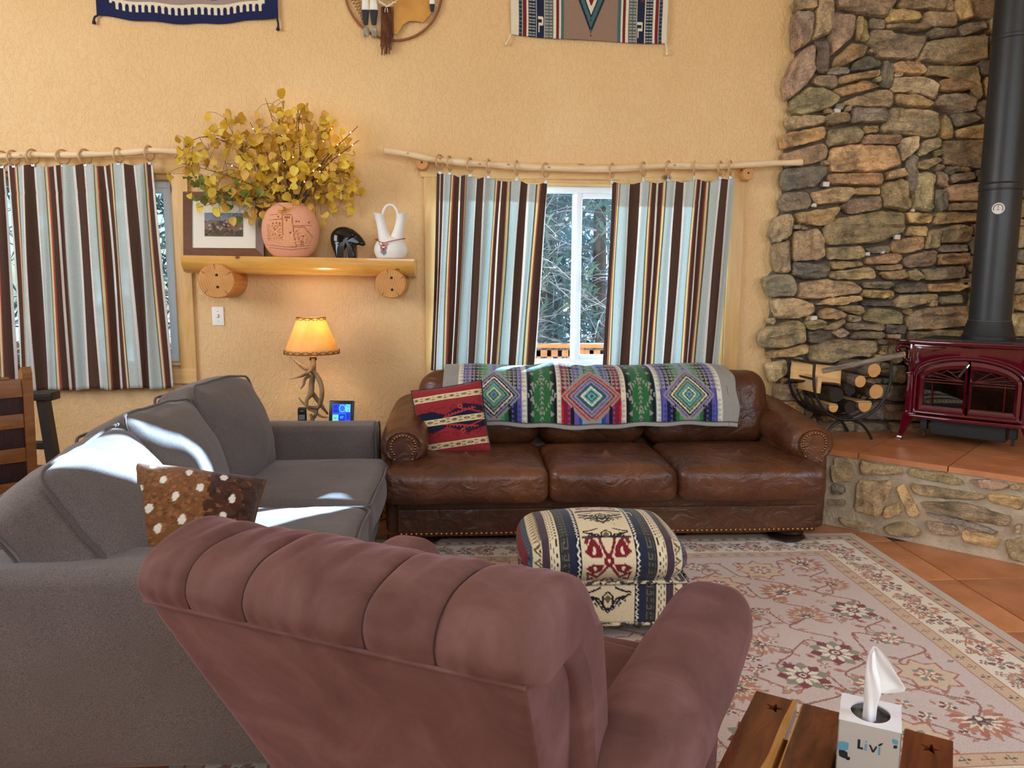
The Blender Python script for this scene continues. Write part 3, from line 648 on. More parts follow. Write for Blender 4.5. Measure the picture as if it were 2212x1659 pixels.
for cx, sg in ((at(872, 962, YA)[0], -1), (at(1755, 958, YA)[0], 1)):
    zc = .555; th = np.linspace(0, 2*math.pi, 41)[:-1]; ys = np.concatenate([[YA-.012, YA-.018, YA-.008, YA+.012, YA+.04], np.linspace(YA+.1, 4.78, 12)]); P = []
    for j, yv in enumerate(ys):
        k = (.66, .76, .88, .97, 1.0)[j] if j < 5 else 1+.06*math.sin((j-5)/11*3.1); row = []
        for t in th:
            pl = 1+(.018*math.sin(t*22)*(1 if j in (1, 2, 3) else .35 if j == 4 else 0))
            row.append([cx+.126*k*pl*math.cos(t), yv, zc+.106*k*pl*math.sin(t)+(.06*(yv-YA)/.8 if j > 4 else 0)])
        P.append(row)
    V, F = grid(np.array(P), True); F += [list(range(40))[::-1], [len(V)-40+i for i in range(40)]]
    arm = ob('arm_roll', V, F, M_leath, so, world=True, sharp=60)
    cush('arm_body', (cx-.10, 3.985, .08), (cx+.10, 4.79, .56), .03, M_leathd, so, (4, 10, 8), (.01, 0, 0), .004)
    pts = [(cx+.078*math.cos(t), zc+.006+.07*math.sin(t)) for t in np.linspace(-.75, math.pi+.75, 24)]
    pts = [(cx+.052, zc-.1)]+pts+[(cx-.052, zc-.1)]
    ob('arm_facing', *prism(pts, YA-.026, YA-.005), M_leath, so, world=True)
    nb_ = MB(); Vn, Fn = lathe([(.0075, 0), (.007, .003), (.0045, .0055), (.001, .0065)], 8)
    for x, z in [(cx+.064*math.cos(t), zc+.006+.058*math.sin(t)) for t in np.linspace(-.75, math.pi+.75, 19)]+[(cx+.046, zc-.062), (cx+.042, zc-.088), (cx-.046, zc-.062), (cx-.042, zc-.088)]:
        nb_.add(Vn, Fn, rotm(math.pi/2, 0, 0, (x, YA-.026, z)))
    nb_.out('nailhead_trim', M_brass, so, world=True)['kind'] = 'stuff'
nb_ = MB(); Vn, Fn = lathe([(.0095, 0), (.009, .004), (.0055, .007), (.001, .008)], 8)
for x in np.arange(A0+.02, A1-.005, .0265): nb_.add(Vn, Fn, rotm(math.pi/2, 0, 0, (x, 3.955, .087)))
nb_.out('nailhead_trim', M_brass, so, world=True)['kind'] = 'stuff'
for x, yv in ((-.24, 4.07), (1.77, 4.03), (-.24, 4.68), (1.77, 4.68)):
    V, F = lathe([(.05, .012), (.085, .016), (.1, .03), (.085, .045), (.07, .05), (.09, .06), (.08, .072), (.06, .085)], 28); ob('bun_foot', V+np.array([x, yv, 0]), F, M_dwood, so, world=True)

# ------------------------------------------------------------------ wool blanket over the sofa back
GR, CRM, BLK, GRN, LGR, PUR, BLU, LBL, NAV, RED, CRI = (150, 146, 138), (226, 212, 186), (22, 24, 30), (46, 104, 58), (78, 146, 96), (104, 84, 158), (38, 76, 140), (112, 164, 186), (26, 40, 84), (196, 44, 44), (130, 26, 48)
bw, bh = 1052, 300                                                     # two units per canvas pixel; v 0 = back hem, 300 = front hem
cv = Cv(bw, bh, GR)
def saw(x0, x1, c, per=9, y0=0, y1=bh, right=True):
    for yv in range(int(y0), int(y1), per): cv.poly([(x0, yv), (x1, yv+per*.5), (x0, yv+per)] if right else [(x1, yv), (x0, yv+per*.5), (x1, yv+per)], c)
def stripes(c, seq, hw):
    for sgn in (-1, 1):
        x = 0
        for w, col in seq:
            a, b = c+sgn*x, c+sgn*(x+w); cv.rect(min(a, b), 0, max(a, b), bh, col); x += w
def teeth(c, seq, y0, y1, per):                                        # stepped rows of triangles across every stripe
    for yv in np.arange(y0, y1, per):
        for sgn in (-1, 1):
            x = 0
            for w, col in seq:
                a, b = c+sgn*x, c+sgn*(x+w); cv.poly([(a, yv), (b, yv+per*.5), (a, yv+per)], GR); x += w
def diamond(c, cy, hx, hy, cols, st=8):
    for k in range(len(cols)):
        f = 1-k/len(cols); X, Y = hx*f, hy*f; n = max(2, int(X/st)); P = []
        for q in range(n): P += [(X*(1-q/n), Y*q/n), (X*(1-(q+1)/n)+X/n*.3, Y*(q+.0)/n+Y/n*.8)]
        P.append((0, Y)); full = P+[(-a, b) for a, b in P[::-1]]+[(-a, -b) for a, b in P]+[(a, -b) for a, b in P[::-1]]
        cv.poly([(c+a, cy+b) for a, b in full], cols[k])
def stripA(c, hw, seq, dc):
    stripes(c, seq, hw); V0 = 243
    for yv in (60, 168): teeth(c, seq, yv, yv+12, 12)
    teeth(c, seq, 184, V0-14, 8); teeth(c, seq, 132, 156, 8); teeth(c, seq, 0, 24, 8)
    cv.poly([(c-hw, V0), (c, V0-58), (c+hw, V0), (c, V0+58)], GR); diamond(c, V0, hw*.94, 48, dc); teeth(c, seq[-2:], V0+40, bh-6, 8)
    cv.poly([(c-hw, V0-60), (c-hw, V0+56), (c-hw*.15, V0+56), (c-hw, V0)], GR) if False else None
    for k in range(4):                                                  # corners of stepped triangles
        for sgn in (-1, 1):
            for r in range(5):
                x = c+sgn*(hw-8-k*12); yv = V0+16+r*9
                if k < 4-r*0: cv.poly([(x, yv), (x+sgn*10, yv+4), (x, yv+8)], [RED if dc[0] == RED else BLU, CRI if dc[0] == RED else BLK, PUR, BLK][k])
cv.rect(0, 0, 55, bh, GR); cv.rect(998, 0, bw, bh, GR)
A = [(6, PUR), (14, LBL), (18, LGR), (14, GRN), (16, BLK), (14, NAV), (16, PUR), (12, BLU), (14, LBL)]
Rr = [(8, LGR), (14, GRN), (12, LBL), (14, BLU), (14, PUR), (12, BLK), (14, CRI), (16, CRI), (12, RED)]
stripA(180, 94, A, [BLU, GR, BLK, CRM, NAV, GR, GRN, LBL, LGR, CRM, GRN, LBL, PUR]); stripA(875, 94, A, [PUR, GR, BLK, CRM, GRN, GR, GRN, LBL, LGR, CRM, GRN, LBL, PUR])
stripA(525, 108, Rr, [RED, GR, CRI, GR, PUR, GR, BLU, GRN, CRM, LBL, GRN, LBL, GRN])
for c in (350, 702):
    stripes(c, [(30, GRN), (10, (30, 70, 44)), (12, BLK)], 52)
    for yv in range(0, bh, 9):
        cv.poly([(c-9, yv+9), (c, yv), (c+9, yv+9), (c, yv+5)], GR)
        for s_ in (-1, 1):
            if yv % 27 == 0: cv.poly([(c+s_*30, yv), (c+s_*44, yv+6), (c+s_*30, yv+12)], GR)
    for k in range(6):
        for yy in (-1, 1):
            for s_ in (-1, 1): cv.poly([(c+s_*(4+k*8), 243+yy*(34-k*6)), (c+s_*(12+k*8), 243+yy*(34-k*6)), (c+s_*(4+k*8), 243+yy*(24-k*6))], GR)
for x0, x1, rgt in ((55, 72, True), (277, 296, False), (404, 418, True), (632, 648, False), (757, 772, True), (978, 996, False)):
    cv.rect(x0, 0, x1, bh, (176, 176, 168)); saw(x0, x1, CRM, 9, 0, bh, rgt); cv.poly([(x0, 233), (x1, 243), (x0, 253)], CRM)
cv.rect(0, bh-8, bw, bh, (156, 152, 146)); cv.rect(0, bh-10, bw, bh-8, (50, 50, 56))
nu, nv = 420, 150
bx0, bx1 = at(958, 870, 4.42)[0], at(1582, 860, 4.42)[0]
prof = smooth_path([(4.83, .62), (4.825, .80), (4.78, .875), (4.70, .908), (4.60, .914), (4.50, .905), (4.41, .865), (4.355, .79), (4.325, .70), (4.31, .595)], 8)
d = np.concatenate([[0], np.cumsum(np.linalg.norm(np.diff(prof, axis=0), axis=1))]); d /= d[-1]
u = np.linspace(0, 1, nu); v = np.linspace(0, 1, nv); P = np.zeros((nv, nu, 3))
top = .022*np.exp(-((u-.40)/.055)**2)-.014*np.exp(-((u-.51)/.03)**2)+.010*np.exp(-((u-.93)/.06)**2)+.006*np.sin(u*17)
for j in range(nv):
    yv, zv = np.interp(v[j], d, prof[:, 0]), np.interp(v[j], d, prof[:, 1]); w = np.exp(-((v[j]-.45)/.2)**2)
    P[j, :, 0] = bx0+(bx1-bx0)*u+.010*np.sin(v[j]*9)*(u-.5)+.006*np.sin(v[j]*30)*(u > .97)
    P[j, :, 1] = yv-.010*np.sin(u*23+v[j]*3)*v[j]-.006*np.sin(u*61+v[j]*9)*w
    P[j, :, 2] = zv+top*w+v[j]**4*(.012*np.sin(u*9+.5)-.01*u+.004*np.sin(u*40))
UU, VV = np.meshgrid(u, v)
bl = ob('wool_blanket', *grid(P), M_cloth, cols=cv.get(UU.ravel()*.9999, np.clip((VV.ravel()-.0)*.9999, 0, 1)), solid=.006, sharp=0)
tag(bl, 'grey wool blanket with green, red and blue diamond pattern over the leather sofa back', 'blanket')

# ------------------------------------------------------------------ red kilim pillow on the leather sofa
cv = Cv(340, 340, (146, 42, 46)); NV = (26, 26, 48); SND = (206, 184, 138); DR = (104, 24, 34)
for k in range(-1, 2):
    yb = 170+k*115
    for s_ in (-1, 1):
        cv.poly([(0, yb+s_*10), (0, yb+s_*46), (90, yb+s_*52), (205, yb+s_*10)], NV) if k == 0 else None
        cv.poly([(120, yb+s_*10), (250, yb+s_*70), (340, yb+s_*46), (340, yb+s_*10)], NV) if k == 0 else None
        if k == 0:
            cv.line([(140, yb+s_*14), (300, yb+s_*44)], 5, (178, 56, 52)); cv.line([(340, yb+s_*14), (220, yb+s_*52)], 5, (178, 56, 52)); cv.circ(228, yb+s_*58, 12, (190, 64, 56), 8); cv.circ(228, yb+s_*58, 4, NV)
            for q in range(9): cv.poly([(150+q*16, yb+s_*(18+q*3)), (156+q*16, yb+s_*(30+q*3)), (162+q*16, yb+s_*(20+q*3))], (178, 56, 52))
    for cx in (95,):
        for s_ in (-1, 1):
            yc = yb+58
            for a in range(8): cv.circ(cx+18*math.cos(a*.785), yc+14*math.sin(a*.785), 4, DR, 6)
            cv.line([(cx+s_*14, yc), (cx+s_*48, yc-6), (cx+s_*64, yc-3)], 3, DR)
    for q in range(3):
        for s_ in (-1, 1):
            x = 200+q*46; yc = yb+62; cv.line([(x, yc-16), (x+20, yc), (x, yc+16), (x-20, yc), (x, yc-16)], 3, DR); cv.circ(x, yc, 4, DR)
    cv.rect(0, yb-14, 340, yb+14, SND); cv.rect(0, yb-14, 340, yb-11, (232, 218, 180)); cv.rect(0, yb+11, 340, yb+14, (232, 218, 180))
    for x in range(0, 340, 58): cv.poly([(x+6, yb), (x+22, yb-6), (x+38, yb), (x+22, yb+6)], (60, 52, 40)); cv.circ(x+22, yb, 2.2, SND); cv.poly([(x+40, yb-8), (x+50, yb-4), (x+58, yb-8)], (60, 52, 40)); cv.poly([(x+40, yb+8), (x+50, yb+4), (x+58, yb+8)], (60, 52, 40))
def pillow(name, label, s, th, canvas, M, edge, n=110, back=None, pn=.05):
    t = thing(name, label, 'pillow', tuple(M.translation)); XF[t.name] = M; t.matrix_world = M
    g = np.linspace(-1, 1, n); U, Vv = np.meshgrid(g, g); prof = (np.clip(1-np.abs(U)**2.6, 0, 1)*np.clip(1-np.abs(Vv)**2.6, 0, 1))**.42
    pin = 1-pn*(1-np.abs(Vv)**2)*np.abs(U)**6; pin2 = 1-pn*(1-np.abs(U)**2)*np.abs(Vv)**6
    for nm, sg in (('front_cover', 1), ('back_cover', -1)):
        P = np.stack([U*s/2*pin, Vv*s/2*pin2, sg*(th/2*prof+.002)+.006*np.sin(U*7+Vv*3)*prof], -1)[:, ::sg]
        V, F = grid(P); uu, vv = (U[:, ::sg].ravel()+1)/2, (1-Vv[:, ::sg].ravel())/2
        ob(nm, V, F, M_cloth if not isinstance(canvas, tuple) else canvas[0], t, cols=(canvas if sg > 0 or back is None else back).get(uu*.999, vv*.999), sharp=0)
    b = np.linspace(-1, 1, 12)[:-1]; ring = [(a, -1) for a in b]+[(1, a) for a in b]+[(-a, 1) for a in b]+[(-1, -a) for a in b]
    pth = [(a*s/2*(1-pn*(1-b_**2)*abs(a)**6), b_*s/2*(1-pn*(1-a**2)*abs(b_)**6), 0) for a, b_ in ring]
    ob('piping', *tube(pth, .005, 6, True), edge, t); return t
M_navy = pm('navy_cord', (30, 30, 48), .8)
def frameM(o, ex, ey):                                                # matrix from an origin and two in-plane directions
    ex = Vector(tuple(ex)).normalized(); ey = Vector(tuple(ey)); ey = (ey-ex*ey.dot(ex)).normalized(); ez = ex.cross(ey)
    return Matrix([[ex[i], ey[i], ez[i], float(o[i])] for i in range(3)]+[[0, 0, 0, 1]])
c0 = at(977, 903, 4.33)
pillow('kilim_pillow', 'red pillow with navy and tan kilim bands leaning in the leather sofa corner', .40, .13, cv, frameM((c0[0]-.005, 4.235, .645), (1, -.10, .17), (-.16, .28, 1)), M_navy)
# ------------------------------------------------------------------ grey fabric sofa
def fabric(name, a, b, bs_=420, sheen=.2, streak=None):
    m, n, l, bs = nodes(name); co = coords(n, l); f = noise_n(n, l, co, 330, 2)
    c = ramp(n, l, f, [(.35, L4(a)), (.65, L4(b))])
    f2 = noise_n(n, l, coords(n, l, (1, 1, 1)), 3.5, 4); c = mixc(n, l, .5, c, ramp(n, l, f2, [(.3, (.72, .7, .7, 1)), (.7, (1.08, 1.05, 1.05, 1))]), 'MULTIPLY')
    l.new(c, bs.inputs['Base Color']); bs.inputs['Roughness'].default_value = .9; bs.inputs['Sheen Weight'].default_value = sheen; bs.inputs['Specular IOR Level'].default_value = .25
    p = bump(n, l, f, .25, .0015, bs); bump(n, l, noise_n(n, l, co, 6, 3, .5, .6), .25, .02, bs, p); return m
M_grey = fabric('grey_weave', (84, 76, 74), (112, 102, 98)); M_pipe = fabric('grey_piping', (78, 68, 66), (96, 86, 82))
gs = thing('grey_sofa', 'grey-brown fabric sofa with loose piped back cushions left of the recliner', 'sofa', (-1.0, 3.15, 0))
cush('base', (-1.52, 2.2, .075), (-.475, 4.12, .32), .03, M_grey, gs, (6, 10, 4), (0, 0, 0), .002)
cush('near_arm', (-1.62, 2.045, .05), (-.47, 2.275, .628), .036, M_grey, gs, (20, 6, 12), (0, .012, .01), .004, 4)
cush('far_arm', (-1.60, 4.07, .07), (-.49, 4.285, .645), .03, M_grey, gs, (20, 6, 12), (0, .008, .006), .003, 4)
pp = [(-.487, y, z) for y, z in ((4.085, .08), (4.082, .3), (4.082, .61), (4.10, .64), (4.18, .648), (4.26, .64), (4.278, .6), (4.278, .08))]; ob('piping', *tube(pp, .006, 6), M_pipe, gs, world=True)
cush('back_frame', (-1.64, 2.06, .075), (-1.42, 4.27, .66), .05, M_grey, gs, (6, 14, 8), (0, 0, 0), .003)
GL = np.array([-1.0, 3.15, 0])
def wcush(name, c, d, r, M, pipes, b, sd, n, wr=.008, ws=5):           # in the sofa's own frame
    d = np.array(d); c = np.array(c)-GL; M = Matrix.Translation(Vector(tuple(c))) @ M
    V, F = rbox(d, r, n, 4); V = puff(V, d, *b, wr=wr, ws=ws, seed=sd); A = np.array(M)
    o = ob(name, V@A[:3, :3].T+A[:3, 3], F, M_grey, gs); h = d/2
    for ax, sg in pipes:
        i, j = [k for k in range(3) if k != ax]; rr = r*.8; cs = []
        for (si, sj), t0 in (((1, 1), 0), ((-1, 1), 1), ((-1, -1), 2), ((1, -1), 3)):
            for t in np.linspace(0, math.pi/2, 5): a = t+t0*math.pi/2; cs.append((si*(h[i]-rr)+rr*math.cos(a), sj*(h[j]-rr)+rr*math.sin(a)))
        P = []
        for k in range(len(cs)):
            p, q = np.array(cs[k]), np.array(cs[(k+1) % len(cs)]); m_ = max(1, int(np.linalg.norm(q-p)/.05))
            P += [p+(q-p)*t for t in np.linspace(0, 1, m_, endpoint=False)]
        X = np.zeros((len(P), 3)); P = np.array(P); X[:, i], X[:, j], X[:, ax] = P[:, 0], P[:, 1], sg*(h[ax]-r*.28)
        X = puff(X, d, *b, wr=wr, ws=ws, seed=sd)@A[:3, :3].T+A[:3, 3]; ob('piping', *tube(X, .0058, 6, True), M_pipe, o)
    return o
RM = lambda rx=0, ry=0, rz=0: Euler((rx, ry, rz)).to_matrix().to_4x4()
wcush('seat_cushion', (-.79, 2.735, .385), (.76, .90, .19), .06, RM(0, 0, 0), [(2, 1)], (.012, .008, .03), 11, (16, 18, 5))
wcush('seat_cushion', (-.785, 3.63, .385), (.75, .86, .19), .06, RM(0, 0, 0), [(2, 1)], (.012, .008, .03), 12, (16, 18, 5))
wcush('back_cushion', (-1.175, 3.70, .675), (.21, .70, .50), .06, RM(-.05, -.30, -.05), [(0, 1), (0, -1)], (.10, .045, .03), 13, (6, 16, 14), .013)
wcush('back_cushion', (-1.185, 3.03, .665), (.21, .68, .48), .06, RM(-.06, -.42, .03), [(0, 1), (0, -1)], (.085, .04, .025), 14, (6, 16, 14), .014)
wcush('back_cushion', (-1.15, 2.455, .655), (.23, .64, .46), .06, RM(.08, -.58, .02), [(0, 1), (0, -1)], (.06, .03, .02), 15, (6, 16, 14), .014)
for x, yv in ((-.56, 2.13), (-1.5, 2.13), (-.56, 4.2), (-1.5, 4.2)): ob('foot', *lathe([(.02, 0), (.026, .03), (.03, .08)], 14), M_dwood, gs).location = (x-GL[0], yv-GL[1], 0)

# spotted fawn pillow on the grey sofa
cf = Cv(200, 200, (122, 80, 46))
for k in range(1500): cf.circ(rs.uniform(0, 200), rs.uniform(0, 200), rs.uniform(1.5, 4), [(136, 92, 54), (106, 66, 38), (120, 78, 44), (148, 102, 62)][k % 4], 6)
for k in range(500): x = rs.uniform(125, 200); cf.circ(x, rs.uniform(0, 200), rs.uniform(3, 8), [(70, 42, 30), (52, 32, 26), (84, 50, 34)][k % 3], 7)
for x, yv in ((14, 30), (40, 16), (32, 62), (60, 44), (20, 100), (52, 92), (82, 70), (70, 120), (36, 140), (98, 104), (92, 26), (112, 52), (118, 140), (60, 170), (96, 170), (140, 24), (150, 90), (20, 176), (128, 180), (158, 60)):
    cf.circ(x, yv, 5.2, (228, 222, 208), 10, 7.5)
ck = Cv(120, 120, (190, 170, 130))
for k in range(0, 120, 20): ck.rect(0, k, 120, k+9, (130, 40, 44) if k % 40 else (40, 34, 40))
fp = pillow('fawn_pillow', 'brown spotted fawn-hide pillow lying on the grey sofa', .44, .27, cf, frameM(at(398, 1150, 2.46), (.94, .20, -.20), (-.06, .62, .78)), pm('hide_edge', (110, 66, 36), .9), back=ck, pn=.075)

# ------------------------------------------------------------------ mauve recliner, seen from behind
def suede(name, a, b, c):
    m, n, l, bs = nodes(name); co = coords(n, l); f = noise_n(n, l, co, 5.5, 6, .62, .8)
    l.new(ramp(n, l, f, [(.3, L4(a)), (.5, L4(b)), (.72, L4(c))]), bs.inputs['Base Color']); bs.inputs['Roughness'].default_value = .85; bs.inputs['Sheen Weight'].default_value = .32
    bs.inputs['Sheen Tint'].default_value = L4((200, 150, 160)); bs.inputs['Sheen Roughness'].default_value = .35; bs.inputs['Specular IOR Level'].default_value = .2
    p = bump(n, l, noise_n(n, l, co, 300, 3), .15, .001, bs); bump(n, l, noise_n(n, l, co, 14, 4, .55, .5), .22, .008, bs, p); return m
M_suede = suede('mauve_suede', (92, 61, 55), (108, 74, 68), (124, 90, 85)); M_blk = pm('black_metal', (16, 15, 15), .5); M_thr = pm('dark_thread', (60, 34, 36), .9)
rc = thing('recliner', 'mauve suede recliner with channelled headrest, back turned to the viewer', 'armchair', (-.24, 1.147, 0), R_(-27))
seams = [-.37, -.25, -.13, .10, .22, .37]
prof = smooth_path([(.004, .858), (-.006, .872), (-.012, .900), (.006, .934), (.055, .957), (.13, .963), (.20, .942), (.27, .895), (.325, .82), (.36, .72), (.385, .60), (.40, .48), (.37, .43), (.31, .46), (.27, .60), (.22, .76), (.14, .84), (.06, .848)], 5)[:-1]
pr = np.vstack([prof, [[.05, .848]]]); cen = pr.mean(0); ns = 150; ss = np.linspace(-.375, .375, ns); P = np.zeros((ns, len(pr), 3))
tn = np.roll(pr, -1, 0)-np.roll(pr, 1, 0); nr = np.stack([-tn[:, 1], tn[:, 0]], 1); nr /= np.linalg.norm(nr, axis=1)[:, None]
if ((pr-cen)*nr).sum() < 0: nr = -nr
for i, s in enumerate(ss):
    k = np.searchsorted(seams, s)-1; k = min(max(k, 0), 4); c0_, hw = (seams[k]+seams[k+1])/2, (seams[k+1]-seams[k])/2
    x = abs((s-c0_)/hw); bulge = .017*max(0, 1-x**6)**.5-.009; edge = np.clip((.375-abs(s))/.03, 0, 1); e = math.sqrt(1-(1-edge)**2)
    f = np.clip((pr[:, 1]-.42)/.3, .25, 1)
    for j in range(len(pr)):
        w = .006*noise.noise(Vector((s*16, pr[j, 0]*9, pr[j, 1]*7)))+.004*noise.noise(Vector((s*45, pr[j, 0]*12, pr[j, 1]*9)))
        fs = min(1.0, .02+.1*j)
        q = pr[j]+nr[j]*(bulge*f[j]*fs+w*fs); mid = np.array([.18, q[1]*.4+.6*.8]) if pr[j, 1] > .84 else np.array([.29, q[1]])
        q = q+(mid-q)*(1-e)*.26; P[i, j] = (s-np.sign(s)*.0, q[0], q[1])
V, F = grid(P, True); L_ = len(pr); F += [list(range(L_))[::-1], [(ns-1)*L_+i for i in range(L_)]]
hr = ob('headrest', V, F, M_suede, rc, sharp=70)
for s in seams[1:-1]:                                                   # stitched channel lines
    i = int(np.argmin(abs(ss-s))); ob('stitching', *tube(P[i, 1:30]+0, .0022, 5), M_thr, hr)
bpz = [(.0, .858), (.245, .40), (.41, .38), (.385, .60), (.34, .74), (.22, .86)]
V, F = rbox((.70, .70, .70), .02, (20, 10, 14), 2)
def shell(V):
    o = np.zeros_like(V); u, t, z = (V/.35).T; zz = .39+(z+1)/2*(.868-.39); rear = np.interp(zz, [.39, .85, .862, .9], [.25, .006, .006, .03]); fr = np.interp(zz, [.39, .6, .74, .87], [.40, .37, .31, .12])
    w = np.interp(zz, [.39, .62, .87], [.305, .335, .358]); o[:, 0] = u*w; o[:, 1] = rear+(t+1)/2*(fr-rear); o[:, 2] = zz
    for i in range(len(o)): o[i, 1] += .006*noise.noise(Vector((o[i, 0]*5, o[i, 2]*6, 3)))-.008*(1-u[i]**2)*(t[i] < 0)*np.clip((.86-o[i, 2])/.2, 0, 1)
    return o
ob('back_shell', shell(V), F, M_suede, rc)
ob('welt', *tube([(s, -.001, .861) for s in np.linspace(-.358, .358, 30)], .0045, 6), M_suede, rc)
for sg in (-1, 1):
    c = .437*sg
    def armf(V, sg=sg):
        V = V.copy(); t = V[:, 1]/.43; V[:, 2] += .015*t-.05*np.clip(-t-.55, 0, 1)**1.5; V[:, 0] += sg*.02*t; V[:, 2] -= .05*np.clip(t-.72, 0, 1)**1.2*3*.35; return V
    pad = cush('arm_pad', (c-.10, .28 if sg > 0 else .46, .455), (c+.10, 1.09, .635), .075, M_suede, rc, (8, 26, 6), (.012, .01, .012), .006, 6, 21+sg, world=False, fn=armf)
    for tt in (.52, .86): ob('stitching', *tube([(c+.093*math.cos(a)+sg*.02*(tt-.66)/.43, tt, .552+.088*math.sin(a)+.015*(tt-.66)/.43) for a in np.linspace(.2, math.pi-.2, 14)], .0024, 5), M_thr, pad)
    cush('arm_panel', (min(.35*sg, .475*sg), .42 if sg > 0 else .52, .07), (max(.35*sg, .475*sg), 1.08, .53), .03, M_suede, rc, (4, 12, 8), (.01, 0, 0), .004, 5, 31, world=False)
Vl, Fl = rbox((.012, .032, .13), .006, (1, 1, 2), 2); ob('lever_slot', Vl+np.array([.476, .86, .25]), Fl, M_blk, rc)
cush('seat_cushion', (-.34, .30, .25), (.34, 1.02, .46), .07, M_suede, rc, (12, 12, 5), (0, .01, .03), .006, world=False)
cush('footrest', (-.33, .98, .12), (.33, 1.10, .43), .05, M_suede, rc, (12, 4, 6), (0, .02, .01), .005, world=False)
cush('rear_skirt', (-.32, .27, .06), (.32, .36, .42), .02, M_suede, rc, (8, 3, 6), (0, 0, 0), .003, world=False)
ob('swivel_base', *lathe([(.30, 0), (.31, .015), (.29, .035), (.08, .05), (.08, .12)], 40), M_blk, rc).location = (0, .68, 0)

# ------------------------------------------------------------------ kilim ottoman
cv = Cv(640, 1000, (228, 210, 172)); BK, PL, BL, RD_, CM = (30, 30, 38), (74, 56, 66), (66, 84, 100), (124, 28, 40), (230, 214, 178)
def sym(x0, x1, c):
    cv.rect(320+x0, 0, 320+x1, 1000, c); cv.rect(320-x1, 0, 320-x0, 1000, c)
sym(100, 106, BK); sym(106, 124, BK); sym(124, 150, (40, 46, 66)); sym(150, 186, (52, 50, 52)); sym(186, 190, BK); sym(190, 230, CM); sym(230, 258, PL); sym(258, 262, CM); sym(262, 292, CM); sym(292, 318, BL); sym(308, 320, RD_)
for s_ in (-1, 1):
    X = lambda d: 320+s_*d
    cv.line([(X(115+(5 if k % 2 else -5)), k*9) for k in range(112)], 4, (236, 230, 214)); cv.line([(X(103), 0), (X(103), 1000)], 2, CM)
    for k in range(0, 1000, 26):
        cv.line([(X(156), k), (X(156), k+16), (X(172), k+16), (X(172), k+6), (X(164), k+6)], 3, (112, 106, 90)); cv.line([(X(180), k+4), (X(180), k+20)], 3, (92, 88, 80))
        for q, dx in ((0, 198), (13, 210), (5, 222)): cv.rect(min(X(dx), X(dx+4)), k+q, max(X(dx), X(dx+4)), k+q+12, BK)
    for k in range(0, 1000, 36):
        cv.poly([(X(262), k), (X(290), k+18), (X(262), k+36)], (112, 88, 56)); cv.poly([(X(262), k+8), (X(280), k+18), (X(262), k+28)], CM); cv.poly([(X(262), k+13), (X(272), k+18), (X(262), k+23)], BK); cv.circ(X(304), k+10, 5, (38, 46, 64), 4); cv.circ(X(304), k+28, 5, (100, 112, 120), 4)
def motif(y, a, b):
    for s_ in (-1, 1):
        for t in (-1, 1):
            f = lambda p: [(320+s_*x, y+t*v) for x, v in p]
            cv.line(f([(0, 8), (44, 60), (84, 40), (78, 66), (60, 64)]), 9, a); cv.line(f([(8, 62), (40, 86), (88, 92)]), 5, b)
            cv.poly(f([(20, 12), (62, 8), (92, 24), (60, 46), (30, 34)]), a); cv.poly(f([(50, 16), (62, 18), (58, 34), (48, 30)]), CM); cv.line(f([(0, 70), (26, 90)]), 8, b)
    cv.poly([(320, y-20), (340, y-8), (340, y+8), (320, y+20), (300, y+8), (300, y-8)], a); cv.circ(320, y, 6, CM, 6)
def motif2(y, b):
    for s_ in (-1, 1):
        f = lambda p: [(320+s_*x, y+v) for x, v in p]
        for k in range(3): cv.line(f([(8+k*24, 44-k*16), (36+k*20, 8-k*6), (60+k*14, 6-k*6)]), 8, b); cv.line(f([(18+k*24, 50-k*16), (30+k*20, 34-k*10)]), 6, b)
        cv.line(f([(0, 60), (20, 34), (20, 0), (0, -16)]), 7, b); cv.line(f([(90, -14), (60, -18), (30, -30)]), 7, b)
    cv.poly([(320, y-8), (334, y+8), (320, y+26), (306, y+8)], (110, 96, 60)); cv.circ(320, y+46, 7, b, 4)
for k, yv in enumerate((90, 330, 560, 800, 960)): motif(yv, RD_, RD_) if k % 2 else motif2(yv-30, BK)
for yv in (215, 440, 690): cv.rect(222, yv-14, 418, yv+12, PL)
motif2(270, BK); motif2(500, BK); motif2(660, BK)
ot = thing('ottoman', 'kilim-covered ottoman with black, cream and red bands on the rug', 'ottoman', (.55, 3.10, .012))
OW, OD = .64, .50
def okcol(V):
    p = np.where(np.abs(V[:, 1]) > OD/2-.03, 0, 0); x = V[:, 0]/OW+.5
    arc = np.where(V[:, 1] < -OD/2+.05, .74+(.40-V[:, 2])/.40*.55*.8*.8, np.where(V[:, 1] > OD/2-.05, .2-(.40-V[:, 2])*.5, .2+(OD/2-V[:, 1])/OD*.54))
    return cv.get(np.clip(x, 0, .999), np.clip(arc % 1, 0, .999))
for nm, z0, z1, b in (('cushion_top', .238, .385, (.022, .022, .060)), ('base', .065, .235, (.004, .004, 0))):
    d = np.array((OW, OD, z1-z0)); V, F = rbox(d, .072 if nm == 'cushion_top' else .02, (140, 96, 10 if nm == 'cushion_top' else 34), 12); Q = puff(V, d, *b, wr=.002, ws=6)
    if nm == 'cushion_top': Q[:, 2] -= .0
    Q = Q+np.array([0, 0, (z0+z1)/2]); ob(nm, Q, F, M_cloth, ot, cols=okcol(np.column_stack([V[:, 0], V[:, 1], V[:, 2]+(z0+z1)/2])), sharp=0)
rr_ = .03; ring = [(sx*(OW/2-.02)+.022*math.cos(a), sy*(OD/2-.02)+.022*math.sin(a)) for sx, sy, a0 in ((1, 1, 0), (-1, 1, 1), (-1, -1, 2), (1, -1, 3)) for a in np.linspace(a0*math.pi/2, (a0+1)*math.pi/2, 6)]
M_cord = pm('two_tone_cord', (206, 190, 156), .9, (50, 46, 50), 60, vlo=.45, vhi=.55)
